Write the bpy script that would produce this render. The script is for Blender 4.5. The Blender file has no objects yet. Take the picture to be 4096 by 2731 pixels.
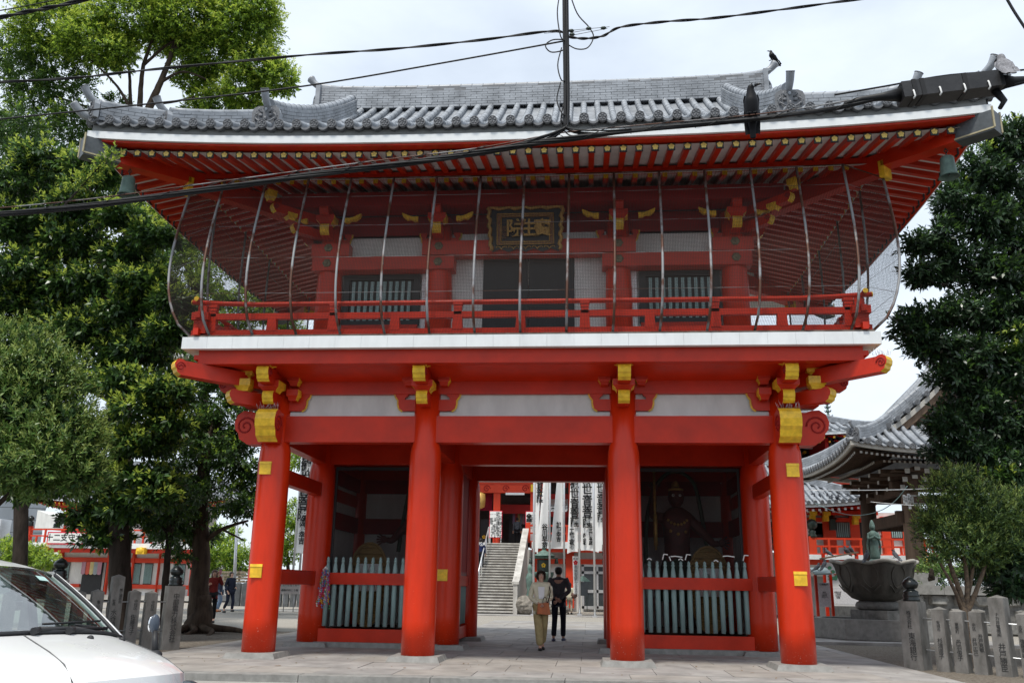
import bpy, math, random
import numpy as np
from mathutils import Vector as V, Matrix as M, Euler
random.seed(7); RNG = np.random.default_rng(7)
R = math.radians; pi = math.pi
S = bpy.context.scene; COL = S.collection

# ---------------------------------------------------------------- camera
cam = bpy.data.cameras.new('camera'); co = bpy.data.objects.new('camera', cam); COL.objects.link(co); S.camera = co
yaw, pitch, roll = 0.0868, 0.272, 0.0155
fw = V((-math.sin(yaw)*math.cos(pitch), math.cos(yaw)*math.cos(pitch), math.sin(pitch)))
rt = V((math.cos(yaw), math.sin(yaw), 0)); up = rt.cross(fw)
r2 = rt*math.cos(roll)+up*math.sin(roll); u2 = -rt*math.sin(roll)+up*math.cos(roll)
co.matrix_world = M((( r2.x,u2.x,-fw.x,1.2268),( r2.y,u2.y,-fw.y,-17.1744),( r2.z,u2.z,-fw.z,1.27),(0,0,0,1)))
cam.sensor_width = 36; cam.lens = 3500.25/4096*36; cam.clip_start = .1; cam.clip_end = 1500

# ---------------------------------------------------------------- sky, sun, exposure
SUN_EL, SUN_AZ = R(66), R(200)      # azimuth measured clockwise from +Y
W = bpy.data.worlds.new('World'); S.world = W; W.use_nodes = True
nt = W.node_tree; N = nt.nodes; L = nt.links; N.clear()
wo = N.new('ShaderNodeOutputWorld'); bg = N.new('ShaderNodeBackground'); L.new(bg.outputs[0], wo.inputs[0])
sk = N.new('ShaderNodeTexSky'); sk.sky_type = 'NISHITA'; sk.sun_disc = False
sk.sun_elevation = SUN_EL; sk.sun_rotation = SUN_AZ; sk.dust_density = .6; sk.air_density = 1.0; sk.ozone_density = 1.0
tc = N.new('ShaderNodeTexCoord'); mp = N.new('ShaderNodeMapping'); mp.inputs['Scale'].default_value = (1.0, 1.0, 2.2)
L.new(tc.outputs['Generated'], mp.inputs[0])
nz = N.new('ShaderNodeTexNoise'); nz.inputs['Scale'].default_value = 1.9; nz.inputs['Detail'].default_value = 7; nz.inputs['Roughness'].default_value = .52
L.new(mp.outputs[0], nz.inputs['Vector'])
cr = N.new('ShaderNodeValToRGB'); cr.color_ramp.elements[0].position = .30; cr.color_ramp.elements[1].position = .62
cr.color_ramp.elements[0].color = (.55,.55,.55,1); cr.color_ramp.elements[1].color = (1,1,1,1)
L.new(nz.outputs['Fac'], cr.inputs[0])
mx = N.new('ShaderNodeMix'); mx.data_type = 'RGBA'
L.new(cr.outputs['Color'], mx.inputs[0]); L.new(sk.outputs[0], mx.inputs[6]); mx.inputs[7].default_value = (8.5, 9.4, 10.5, 1)
L.new(mx.outputs[2], bg.inputs[0]); bg.inputs[1].default_value = .1
sl = bpy.data.lights.new('sun', 'SUN'); sl.energy = 3.0; sl.angle = R(8); sl.color = (1, .95, .87)
so = bpy.data.objects.new('sun', sl); COL.objects.link(so)
sd = V((math.sin(SUN_AZ)*math.cos(SUN_EL), math.cos(SUN_AZ)*math.cos(SUN_EL), math.sin(SUN_EL)))
so.rotation_euler = sd.to_track_quat('Z', 'Y').to_euler(); so.location = (0, -20, 40)
S.view_settings.view_transform = 'Standard'; S.view_settings.look = 'None'; S.view_settings.exposure = .25; S.view_settings.gamma = 1
S.view_settings.use_curve_mapping = False
S.render.engine = 'CYCLES'
S.cycles.max_bounces = 6; S.cycles.diffuse_bounces = 3; S.cycles.glossy_bounces = 3; S.cycles.transmission_bounces = 4; S.cycles.transparent_max_bounces = 12
S.cycles.caustics_reflective = False; S.cycles.caustics_refractive = False

# ---------------------------------------------------------------- materials
MATS = {}
def mat(name, col, rough=.6, spec=.4, metal=0, var=.15, scale=3.0, col2=None, bump=0, bscale=40, stretch=None, coat=0, thr=None):
    """procedural Principled: colour varied by two octaves of noise, optional second colour, optional fine bump"""
    if name in MATS: return MATS[name]
    m = bpy.data.materials.new(name); m.use_nodes = True; t = m.node_tree; n = t.nodes; l = t.links
    b = n['Principled BSDF']; b.inputs['Roughness'].default_value = rough; b.inputs['Metallic'].default_value = metal
    b.inputs['Specular IOR Level'].default_value = spec; b.inputs['Coat Weight'].default_value = coat
    g = n.new('ShaderNodeNewGeometry'); vec = g.outputs['Position']
    if stretch:
        q = n.new('ShaderNodeMapping'); q.inputs['Scale'].default_value = stretch; l.new(vec, q.inputs[0]); vec = q.outputs[0]
    a = n.new('ShaderNodeTexNoise'); a.inputs['Scale'].default_value = scale; a.inputs['Detail'].default_value = 6; a.inputs['Roughness'].default_value = .6
    l.new(vec, a.inputs['Vector'])
    ra = n.new('ShaderNodeValToRGB'); e = ra.color_ramp.elements
    lo, hi = thr or (.32, .68); e[0].position = lo; e[1].position = hi
    c = V(col); d = V(col2) if col2 else c*(1-var)
    if not col2: c = c*(1+var*.6)
    e[0].color = (*d, 1); e[1].color = (*c, 1)
    l.new(a.outputs['Fac'], ra.inputs[0]); l.new(ra.outputs[0], b.inputs['Base Color'])
    mr = n.new('ShaderNodeMapRange'); mr.inputs[3].default_value = max(.02, rough-.08); mr.inputs[4].default_value = min(1, rough+.1)
    l.new(a.outputs['Fac'], mr.inputs[0]); l.new(mr.outputs[0], b.inputs['Roughness'])
    if bump:
        f = n.new('ShaderNodeTexNoise'); f.inputs['Scale'].default_value = bscale; f.inputs['Detail'].default_value = 4; l.new(vec, f.inputs['Vector'])
        k = n.new('ShaderNodeBump'); k.inputs['Strength'].default_value = bump; k.inputs['Distance'].default_value = .02
        l.new(f.outputs['Fac'], k.inputs['Height']); l.new(k.outputs[0], b.inputs['Normal'])
    MATS[name] = m; return m
def chips(m, col, zlo, zhi, scale=38, cut=.70):
    """paint chips: small specks of another colour, denser between two heights (wear with a shape of its own)"""
    t = m.node_tree; n = t.nodes; l = t.links; b = n['Principled BSDF']
    src = b.inputs['Base Color'].links[0].from_socket
    g = n.new('ShaderNodeNewGeometry'); q = n.new('ShaderNodeMapping'); q.inputs['Scale'].default_value = (1.5, 1.5, 1); l.new(g.outputs['Position'], q.inputs[0])
    a = n.new('ShaderNodeTexNoise'); a.inputs['Scale'].default_value = scale; a.inputs['Detail'].default_value = 2; l.new(q.outputs[0], a.inputs['Vector'])
    s = n.new('ShaderNodeSeparateXYZ'); l.new(g.outputs['Position'], s.inputs[0])
    mr = n.new('ShaderNodeMapRange'); mr.inputs[1].default_value = zlo; mr.inputs[2].default_value = zhi; mr.inputs[3].default_value = .05; mr.inputs[4].default_value = -.12; l.new(s.outputs[2], mr.inputs[0])
    ad = n.new('ShaderNodeMath'); ad.operation = 'ADD'; l.new(a.outputs['Fac'], ad.inputs[0]); l.new(mr.outputs[0], ad.inputs[1])
    gt = n.new('ShaderNodeMath'); gt.operation = 'GREATER_THAN'; gt.inputs[1].default_value = cut; l.new(ad.outputs[0], gt.inputs[0])
    x = n.new('ShaderNodeMix'); x.data_type = 'RGBA'; l.new(gt.outputs[0], x.inputs[0]); l.new(src, x.inputs[6]); x.inputs[7].default_value = (*col, 1)
    l.new(x.outputs[2], b.inputs['Base Color']); return m
def glassmat(name, col, rough=.02, alpha=.35):
    m = bpy.data.materials.new(name); m.use_nodes = True; t = m.node_tree; n = t.nodes; l = t.links; n.clear()
    o = n.new('ShaderNodeOutputMaterial'); tr = n.new('ShaderNodeBsdfTransparent'); tr.inputs[0].default_value = (*col, 1)
    gl = n.new('ShaderNodeBsdfGlossy'); gl.inputs['Roughness'].default_value = rough; gl.inputs[0].default_value = (1, 1, 1, 1)
    fr = n.new('ShaderNodeFresnel'); fr.inputs[0].default_value = 1.28
    ml = n.new('ShaderNodeMath'); ml.operation = 'MULTIPLY'; ml.inputs[1].default_value = .30; l.new(fr.outputs[0], ml.inputs[0])
    mi = n.new('ShaderNodeMixShader'); l.new(ml.outputs[0], mi.inputs[0]); l.new(tr.outputs[0], mi.inputs[1]); l.new(gl.outputs[0], mi.inputs[2]); l.new(mi.outputs[0], o.inputs[0])
    MATS[name] = m; return m
def netmat(name, col, cell=.02, wire=.10, metal=.0):
    """woven wire: lines of a hexagon-like voronoi in object space, clear between them"""
    m = bpy.data.materials.new(name); m.use_nodes = True; t = m.node_tree; n = t.nodes; l = t.links; n.clear()
    o = n.new('ShaderNodeOutputMaterial'); tr = n.new('ShaderNodeBsdfTransparent'); df = n.new('ShaderNodeBsdfDiffuse'); df.inputs[0].default_value = (*col, 1)
    c = n.new('ShaderNodeTexCoord'); q = n.new('ShaderNodeMapping'); q.inputs['Scale'].default_value = (1/cell,)*3; l.new(c.outputs['UV'], q.inputs[0])
    v = n.new('ShaderNodeTexVoronoi'); v.feature = 'DISTANCE_TO_EDGE'; v.voronoi_dimensions = '2D'; v.inputs['Randomness'].default_value = .25; v.inputs['Scale'].default_value = 1
    l.new(q.outputs[0], v.inputs['Vector'])
    lt = n.new('ShaderNodeMath'); lt.operation = 'LESS_THAN'; lt.inputs[1].default_value = wire; l.new(v.outputs['Distance'], lt.inputs[0])
    mi = n.new('ShaderNodeMixShader'); l.new(lt.outputs[0], mi.inputs[0]); l.new(tr.outputs[0], mi.inputs[1]); l.new(df.outputs[0], mi.inputs[2]); l.new(mi.outputs[0], o.inputs[0])
    MATS[name] = m; return m

RED = chips(mat('vermilion_paint', (.60, .030, .004), rough=.30, spec=.34, var=.22, scale=2.2, stretch=(1, 1, .22), bump=.03, bscale=40), (.62, .50, .45), -.1, 1.5, cut=.735)
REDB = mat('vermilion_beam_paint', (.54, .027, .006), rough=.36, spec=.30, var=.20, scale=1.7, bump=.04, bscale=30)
REDD = mat('shaded_vermilion', (.30, .014, .012), rough=.6, spec=.25, var=.15, scale=1.3)  # darker copy of the vermilion: shade painted into ceilings, inner beams and whorls
GOLD = mat('gold_yellow_paint', (.82, .50, .03), rough=.36, spec=.4, var=.30, scale=7, bump=.06, bscale=30)
WHITE = mat('white_plaster', (.70, .70, .67), rough=.75, spec=.2, var=.16, scale=2.0, stretch=(1, 1, .4))
WFAS = mat('white_fascia_paint', (.77, .79, .79), rough=.55, spec=.3, var=.10, scale=2.6, stretch=(1, 1, .3))
TILE = mat('silver_grey_roof_tile', (.29, .31, .335), rough=.42, spec=.45, var=.38, scale=2.2, bump=.05, bscale=25)
TILED = mat('dark_fired_tile', (.15, .155, .165), rough=.5, spec=.45, var=.25, scale=9)
GREYB = mat('grey_eave_board', (.22, .225, .22), rough=.7, var=.15, scale=2)
STONE = mat('grey_granite', (.26, .255, .24), rough=.8, spec=.2, var=.25, scale=6, bump=.15, bscale=120)
STONED = mat('weathered_dark_granite', (.17, .165, .155), rough=.85, spec=.15, var=.45, scale=5, bump=.2, bscale=90)
GREEN = mat('verdigris_paint', (.27, .39, .38), rough=.6, spec=.25, var=.18, scale=7, stretch=(1, 1, .2))
BLACK = mat('black_lacquer', (.018, .018, .02), rough=.45, var=.3, scale=4)
IRON = mat('galvanised_pipe', (.26, .265, .27), rough=.55, metal=.3, scale=1.5, col2=(.10, .045, .028), thr=(.44, .54))
WOOD = mat('dark_weathered_wood', (.075, .048, .034), rough=.8, spec=.2, var=.4, scale=5, stretch=(1, 1, .15))
WOODL = mat('brown_post_wood', (.17, .115, .08), rough=.8, spec=.2, var=.35, scale=6, stretch=(1, 1, .12))
BRONZE = mat('green_bronze', (.13, .20, .17), rough=.6, metal=.2, var=.35, scale=6)
BRONZED = mat('dark_bronze', (.05, .065, .055), rough=.4, metal=.5, var=.3, scale=10)
WIRE = mat('black_cable_rubber', (.012, .012, .013), rough=.55, spec=.35, var=.3, scale=8)
STEEL = mat('brushed_steel_pole', (.62, .63, .64), rough=.35, metal=.6, var=.08, scale=5)
CLOTH = mat('white_banner_cloth', (.80, .80, .79), rough=.85, spec=.1, var=.05, scale=3)
INK = mat('black_ink', (.02, .02, .021), rough=.8, spec=.1, var=.1)
REDINK = mat('red_ink', (.60, .02, .03), rough=.8, spec=.1, var=.1)
PINKR = mat('sign_red_border', (.62, .015, .05), rough=.5, var=.08)

# ---------------------------------------------------------------- mesh helpers
class MB:
    """collects faces and links them as ONE mesh object"""
    def __init__(s): s.v = []; s.f = []; s.m = []; s.sm = []
    def add(s, vs, fs, m=0, sm=False):
        o = len(s.v); s.v += [tuple(p) for p in vs]
        for f in fs: s.f.append(tuple(i+o for i in f)); s.m.append(m); s.sm.append(sm)
        return s
    def box(s, x0, x1, y0, y1, z0, z1, m=0):
        vs = [(x, y, z) for z in (z0, z1) for y in (y0, y1) for x in (x0, x1)]
        return s.add(vs, [(0,2,3,1),(4,5,7,6),(0,1,5,4),(1,3,7,5),(3,2,6,7),(2,0,4,6)], m)
    def hexa(s, p, m=0):      # 8 corners, lower ring then upper ring, each counter-clockwise from above
        return s.add(p, [(3,2,1,0),(4,5,6,7),(0,1,5,4),(1,2,6,5),(2,3,7,6),(3,0,4,7)], m)
    def bar(s, a, b, w, h, m=0, up=(0,0,1), roll=0):      # rectangular bar between two points
        a, b = V(a), V(b); d = (b-a).normalized(); x = d.cross(V(up))
        x = x.normalized() if x.length > 1e-6 else V((1,0,0)); y = x.cross(d); x *= w/2; y *= h/2
        return s.hexa([a-x-y, a+x-y, b+x-y, b-x-y, a-x+y, a+x+y, b+x+y, b-x+y], m)
    def prism(s, pts, vec, m=0, side=None, smside=False):      # planar outline pushed along vec
        n = len(pts); vec = V(vec); q = [V(p) for p in pts]; vs = q+[p+vec for p in q]
        s.add(vs, [tuple(reversed(range(n))), tuple(range(n, 2*n))], m)
        return s.add(vs, [(i, (i+1)%n, n+(i+1)%n, n+i) for i in range(n)], m if side is None else side, smside)
    def tube(s, pts, r, n=8, m=0, cap=True, sq=1.0):
        P = [V(p) for p in pts]; rr = r if hasattr(r, '__len__') else [r]*len(P); o = len(s.v); vs = []
        t0 = (P[1]-P[0]).normalized(); a = t0.orthogonal().normalized() if abs(t0.z) > .9 else t0.cross(V((0,0,1))).normalized()
        for i, p in enumerate(P):
            t = (P[min(i+1, len(P)-1)]-P[max(i-1, 0)]).normalized(); a = (a-t*a.dot(t)).normalized(); b = t.cross(a)
            vs += [p+(a*math.cos(2*pi*k/n)+b*math.sin(2*pi*k/n)*sq)*rr[i] for k in range(n)]
        fs = [(i*n+k, i*n+(k+1)%n, (i+1)*n+(k+1)%n, (i+1)*n+k) for i in range(len(P)-1) for k in range(n)]
        s.add(vs, fs, m, True)
        if cap: s.add([], [tuple(o+k-len(s.v) for k in reversed(range(n))), tuple(o+(len(P)-1)*n+k-len(s.v) for k in range(n))], m)
        return s
    def lathe(s, prof, c=(0,0,0), n=16, m=0, sm=True, fx=1, fy=1, wob=None):
        c = V(c); vs = []
        for r, z in prof:
            for k in range(n):
                a = 2*pi*k/n; q = r*(wob(a, z) if wob else 1); vs.append(c+V((q*math.cos(a)*fx, q*math.sin(a)*fy, z)))
        fs = [(i*n+k, i*n+(k+1)%n, (i+1)*n+(k+1)%n, (i+1)*n+k) for i in range(len(prof)-1) for k in range(n)]
        s.add(vs, fs, m, sm)
        L0 = (len(prof)-1)*n
        s.add([], [tuple(k-n*len(prof) for k in reversed(range(n))), tuple(L0+k-n*len(prof) for k in range(n))], m); return s
    def ball(s, c, r, n=10, k=7, m=0):
        rx, ry, rz = r if hasattr(r, '__len__') else (r, r, r)
        return s.lathe([(max(.02, math.sin(pi*i/k)), -math.cos(pi*i/k)*rz) for i in range(k+1)], c, n, m, True, rx, ry)
    def grid(s, fn, nu, nv, m=0, sm=True):
        vs = [fn(i/nu, j/nv) for j in range(nv+1) for i in range(nu+1)]
        return s.add(vs, [(j*(nu+1)+i, j*(nu+1)+i+1, (j+1)*(nu+1)+i+1, (j+1)*(nu+1)+i) for j in range(nv) for i in range(nu)], m, sm)
    def mesh(s, name, mats):
        me = bpy.data.meshes.new(name); me.from_pydata(s.v, [], s.f)
        for q in (mats if isinstance(mats, (list, tuple)) else [mats]): me.materials.append(q)
        me.polygons.foreach_set('material_index', s.m); me.polygons.foreach_set('use_smooth', s.sm); me.update(); return me
    def build(s, name, mats, parent=None, loc=None, rot=None, label=None):
        return link(name, s.mesh(name, mats), parent, loc, rot, label)
def link(name, data, parent=None, loc=None, rot=None, label=None):
    o = bpy.data.objects.new(name, data); COL.objects.link(o)
    if parent: o.parent = parent
    if loc: o.location = loc
    if rot: o.rotation_euler = rot
    if label: o['label'] = label
    return o
def inst(src, parent=None, loc=None, rot=None, scale=None):
    o = src.copy(); COL.objects.link(o)
    if parent: o.parent = parent
    if loc: o.location = loc
    if rot: o.rotation_euler = rot
    if scale: o.scale = scale
    return o
def tag(o, label, cat, group=None):
    o['label'] = label; o['category'] = cat
    if group: o['group'] = group
    return o
def thing(name, label, cat, loc=(0,0,0), rotz=0, group=None):
    o = bpy.data.objects.new(name, None); COL.objects.link(o); o.empty_display_size = .2; o.location = loc; o.rotation_euler = (0,0,rotz)
    return tag(o, label, cat, group)
def kind(o, k='structure'): o['kind'] = k; return o
def dup(root, loc=None, rotz=None, label=None, scale=None):
    r = root.copy(); COL.objects.link(r)
    if loc: r.location = loc
    if rotz is not None: r.rotation_euler = (0,0,rotz)
    if scale: r.scale = (scale,)*3 if not hasattr(scale, '__len__') else scale
    if label: r['label'] = label
    for c in list(root.children):
        d = c.copy(); COL.objects.link(d); d.parent = r
        for g in list(c.children):
            e = g.copy(); COL.objects.link(e); e.parent = d
    return r
def text(s, size, parent, loc, rot=(pi/2,0,0), m=None, name='lettering', vert=False, lead=1.0, ext=.002, sx=1.0, align='CENTER', bold=0):
    c = bpy.data.curves.new(name, 'FONT'); c.body = '\n'.join(s) if vert else s
    c.size = size; c.align_x = align; c.align_y = 'CENTER' if not vert else 'TOP'; c.extrude = ext; c.space_line = lead; c.offset = bold; c.resolution_u = 2
    c.materials.append(m or INK); o = link(name, c, parent, loc, rot); o.scale = (sx, 1, 1); return o
def lerp(a, b, t): return a+(b-a)*t
def polyline(pts, n=6):      # catmull-rom through points
    P = [V(p) for p in pts]; out = []
    for i in range(len(P)-1):
        a, b, c, d = P[max(i-1,0)], P[i], P[i+1], P[min(i+2,len(P)-1)]
        for k in range(n):
            t = k/n; out.append(.5*((2*b)+(c-a)*t+(2*a-5*b+4*c-d)*t*t+(3*b-a-3*c+d)*t**3))
    return out+[P[-1]]

# ================================================================ roof kit (tiled irimoya / pyramid roofs)
def disc_mesh(r=.09, petals=True, mats=None):
    b = MB(); prof = [(r, .07), (r, 0), (r*.98, -.012), (r*.86, -.012), (r*.84, .0), (.001, .0)]
    b.lathe(prof, n=18, sm=False)
    if petals:
        for k in range(5):
            a = pi/2+2*pi*k/5; b.lathe([(r*.25, 0), (r*.24, -.012), (r*.18, -.018), (.001, -.018)], (r*.52*math.cos(a), r*.52*math.sin(a), 0), 10, sm=False)
        b.lathe([(r*.13, 0), (r*.12, -.012), (.001, -.012)], n=8, sm=False)
    b.v = [(x, z, y) for x, y, z in b.v]; b.f = [tuple(reversed(f)) for f in b.f]     # face towards -Y
    return b.mesh('eave_end_tile', TILED)
def pan_end_mesh(sp, r=.09):
    b = MB(); n = 8; w = sp-2*r*.8; pts = []
    for k in range(n+1):
        t = -1+2*k/n; pts.append((t*w/2, -.055*(1-t*t)))
    up_ = [(x, 0, z+.012) for x, z in pts]; lo = [(x, 0, z-.035) for x, z in reversed(pts)]
    b.prism(up_+lo, (0, .12, 0)); return b.mesh('eave_pan_tile', TILED)
def board(b, path, dv, h, m=0):
    n = len(path); dv = V(dv); vs = []
    for p in path: p = V(p); vs += [p, p+dv, p+dv+V((0,0,h)), p+V((0,0,h))]
    fs = [(i*4+k, i*4+(k+1)%4, (i+1)*4+(k+1)%4, (i+1)*4+k) for i in range(n-1) for k in range(4)]+[(3,2,1,0), tuple((n-1)*4+k for k in range(4))]
    b.add(vs, fs, m)
def coursed(b, path, w, h, courses, bl, gap=.012, rnd=random):
    """stacked thin ridge tiles, broken joint, along a path (3-D points)"""
    P = [V(p) for p in path]; cum = [0]
    for i in range(1, len(P)): cum.append(cum[-1]+(P[i]-P[i-1]).length)
    def at_(s):
        s = min(max(s, 0), cum[-1]-1e-5); i = max(k for k in range(len(P)-1) if cum[k] <= s); return P[i].lerp(P[i+1], (s-cum[i])/(cum[i+1]-cum[i]))
    ch = h/courses
    for c in range(courses):
        s = -bl*(.5 if c % 2 else 0)
        while s < cum[-1]:
            a, e = max(s, 0), min(s+bl, cum[-1]); s += bl
            if e-a < .03: continue
            j = rnd.uniform(-.006, .006); p, q = at_(a+gap/2), at_(e-gap/2); d = q-p; x = V((d.y, -d.x, 0)).normalized()*(w/2*(1-.02*c)+j)
            z0, z1 = V((0,0,c*ch)), V((0,0,(c+1)*ch-.012))
            b.hexa([p-x+z0, p+x+z0, q+x+z0, q-x+z0, p-x+z1, p+x+z1, q+x+z1, q-x+z1])
    x_ = w*.42
    for i in range(len(P)-1):      # dark mortar core
        p, q = P[i], P[i+1]; d = q-p; x = V((d.y, -d.x, 0)).normalized()*x_; z1 = V((0,0,h-.02))
        b.hexa([p-x, p+x, q+x, q-x, p-x+z1, p+x+z1, q+x+z1, q-x+z1], 1)
def oni_mesh(s=1.0, face=True):
    b = MB(); pts = [(-.28, 0), (.28, 0), (.29, .34), (.25, .44), (.16, .48), (-.16, .48), (-.25, .44), (-.29, .34)]
    b.prism([(x*s, 0, z*s) for x, z in pts], (0, .12*s, 0), 0, 1)
    for k in range(15):
        t = k/14*pi; b.ball((math.cos(t)*.25*s, -.005, (.14+math.sin(t)**.6*.29)*s), .009*s, 6, 4)
    if face:
        for sx in (-1, 1):
            b.ball((sx*.1*s, -.02, .26*s), (.042*s, .025*s, .036*s)); b.ball((sx*.1*s, -.030, .26*s), .014*s, 6, 4, 1)
            b.tube(polyline([(sx*.07*s, -.01, .33*s), (sx*.13*s, -.05, .36*s), (sx*.12*s, -.04, .42*s)], 3), [.018*s]*6+[.008*s], 6)
            b.tube(polyline([(sx*.03*s, -.03, .10*s), (sx*.12*s, -.05, .12*s), (sx*.2*s, -.02, .2*s)], 3), .016*s, 6)
            b.tube(polyline([(sx*.16*s, -.02, .3*s), (sx*.22*s, -.03, .25*s), (sx*.2*s, -.02, .15*s)], 3), .015*s, 6)
        b.ball((0, -.015, .19*s), (.035*s, .03*s, .05*s)); b.ball((0, -.01, .40*s), (.028*s, .02*s, .045*s), m=1)
        b.box(-.09*s, .09*s, -.015, 0, .045*s, .075*s)
    return b.mesh('demon_tile', [TILED, TILE])
def horn_mesh(s=1.0):      # the tube tile that juts up and out over a demon tile, faces -Y
    b = MB(); b.tube(polyline([(0, .35*s, -.02*s), (0, .1*s, .02*s), (0, -.1*s, .14*s), (0, -.2*s, .3*s)], 5), [s*lerp(.06, .085, i/15) for i in range(16)], 10)
    b.lathe([(.088*s, 0), (.088*s, .02*s), (.07*s, .022*s), (.001, .022*s)], n=12, sm=False, m=1); k = 12*4
    rot = V((0, -.53, .85)).to_track_quat('Z', 'Y').to_matrix()
    for i in range(len(b.v)-k, len(b.v)): b.v[i] = tuple(rot@V(b.v[i])+V((0, -.2*s, .3*s)))
    return b.mesh('upturned_end_tile', [TILE, TILED])

class Roof:
    def __init__(s, root, hx, hy, zE, rise, a1, gx, lift=.3, sp=.35, tr=.075, c=(0,0), pw=2.8, ldec=1.6):
        s.root, s.hx, s.hy, s.zE, s.gx, s.lift, s.sp, s.tr, s.c, s.pw, s.ld = root, hx, hy, zE, gx, lift, sp, tr, c, pw, ldec
        s.a1 = a1; s.a2 = (rise-a1*hy)/hy**2
    def h(s, d): return s.a1*d+s.a2*d*d
    def up(s, al, d): return s.lift*abs(al)**s.pw*math.exp(-d/s.ld)
    def P(s, side, u, d, dz=0):      # side f,b: u = x; l,r: u = y; d = distance in from that eave
        z = s.zE+s.h(d)+dz
        if side in 'fb':
            y = (s.hy-d)*(-1 if side == 'f' else 1); return V((u+s.c[0], y+s.c[1], z+s.up(u/s.hx, d)))
        x = (s.hx-d)*(-1 if side == 'l' else 1); return V((x+s.c[0], u+s.c[1], z+s.up(u/s.hy, d)))
    def dmax(s, side, u):
        if side in 'fb': return s.hy if abs(u) <= s.gx else max(.02, s.hx-abs(u))
        return max(.02, min(s.hy-abs(u), s.hx-s.gx))
    def us(s, side):
        H = (s.hx if side in 'fb' else s.hy)-.1; n = int(2*H/s.sp); return [(-n/2+i)*s.sp for i in range(n+1)]
    def tiles(s, side, separate=True, ends=True, nseg=10, ntub=8, name='round_tile_row'):
        us = s.us(side); pan = MB(); joined = MB()
        W = .5*s.sp
        for u in [us[0]-s.sp]+us:
            ua, ub = u, u+s.sp; lim = (s.hx if side in 'fb' else s.hy); ua, ub = max(ua, -lim+.01), min(ub, lim-.01)
            if ub-ua < .05: continue
            def fn(i, j, ua=ua, ub=ub):
                uu = lerp(ua, ub, i); d = j*min(s.dmax(side, ua+1e-4), s.dmax(side, ub-1e-4)) if abs(abs(ua)-abs(ub)) < 1e-6 else j*s.dmax(side, uu)
                return s.P(side, uu, d-.04*(1-j), -.05*(1-(2*i-1)**2)-.02)
            o = len(pan.f); pan.grid(fn, 4, nseg)
        if side in 'br': pan.f = [tuple(reversed(f)) for f in pan.f]
        if side == 'l': pass
        kind(pan.build('pan_tile_bed', TILE, s.root), 'stuff')
        for u in us:
            D = s.dmax(side, u)
            if D < .15: continue
            n = max(3, int(nseg*D/s.hy)+2); pts = [s.P(side, u, D*i/n, .03) for i in range(n+1)]
            b = MB() if separate else joined; b.tube(pts, s.tr, ntub)
            L_ = D/.32
            for k in range(1, int(L_)): b.tube([s.P(side, u, k*.32-.012, .03), s.P(side, u, k*.32+.012, .03)], s.tr*1.07, ntub)
            if separate: b.build(name, TILE, s.root)
        if not separate: kind(joined.build('round_tile_rows', TILE, s.root), 'stuff')
        if ends:
            dm = disc_mesh(s.tr*1.2); pm = pan_end_mesh(s.sp, s.tr*1.2); rz = {'f': 0, 'b': pi, 'l': -pi/2, 'r': pi/2}[side]
            for u in us: link('eave_end_tile', dm, s.root, s.P(side, u, -.07, .03), (0, 0, rz))
            for u in us[:-1]: link('eave_pan_tile', pm, s.root, s.P(side, u+s.sp/2, -.05, -.02), (0, 0, rz))
    def eave_path(s, side, d=0, dz=0, n=24, inset=0):
        H = (s.hx if side in 'fb' else s.hy)-inset; return [s.P(side, lerp(-H, H, i/n), d, dz) for i in range(n+1)]
    def hip(s, sx, sy, d0, d1, dz=0, n=10):      # along the corner line between two distances from the eave
        out = []
        for i in range(n+1):
            d = lerp(d0, d1, i/n); x, y = sx*(s.hx-d), sy*(s.hy-d); out.append(V((x+s.c[0], y+s.c[1], s.zE+s.h(d)+s.lift*math.exp(-d/s.ld)*(1-d/s.hy)**s.pw+dz)))
        return out
    def ridge(s, path, w, h, courses, bl, cap, name='ridge_tile_courses'):
        b = MB(); coursed(b, path, w, h, courses, bl); kind(b.build(name, [TILE, TILED], s.root), 'stuff')
        b = MB(); b.tube([V(p)+V((0,0,h+cap*.3)) for p in path], cap, 10)
        P = [V(p)+V((0,0,h+cap*.3)) for p in path]; cum = 0
        for i in range(len(P)-1):
            L_ = (P[i+1]-P[i]).length; k = math.ceil(cum/.3)*.3-cum
            while k < L_:
                q = P[i].lerp(P[i+1], k/L_); t = (P[i+1]-P[i]).normalized()*.012; b.tube([q-t, q+t], cap*1.08, 10); k += .3
            cum += L_
        b.build('ridge_cap_tile', TILE, s.root)

# ================================================================ setting: ground
GRAVEL = mat('pale_gravel', (.44, .41, .36), rough=.95, spec=.1, scale=34, col2=(.20, .185, .16), bump=.6, bscale=60)
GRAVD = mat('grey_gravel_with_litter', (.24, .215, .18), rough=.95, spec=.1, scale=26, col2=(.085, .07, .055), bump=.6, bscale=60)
PAVE = mat('worn_paving_stone', (.37, .355, .335), rough=.78, spec=.25, scale=1.6, col2=(.21, .20, .19), bump=.12, bscale=70)
PAVE2 = mat('worn_paving_stone_warm', (.36, .335, .305), rough=.78, spec=.25, scale=1.9, col2=(.23, .215, .195), bump=.12, bscale=70)
JOINT = mat('dark_paving_joint', (.17, .165, .15), rough=.95, var=.3, scale=8)
ROAD = mat('pale_street_concrete', (.37, .355, .33), rough=.9, scale=5, col2=(.29, .28, .26), bump=.2, bscale=90)
def sheet(name, x0, x1, y0, y1, z, m):
    b = MB(); b.add([(x0,y0,z),(x1,y0,z),(x1,y1,z),(x0,y1,z)], [(0,1,2,3)]); return kind(b.build(name, m))
sheet('ground', -600, 600, -600, 900, -.32, mat('far_city_ground', (.10,.10,.095), rough=.95, scale=.3))
street = sheet('street', -60, 60, -40, -2.5, -.215, mat('worn_asphalt', (.085,.083,.08), rough=.9, var=.35, scale=9, bump=.3, bscale=120))
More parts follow.
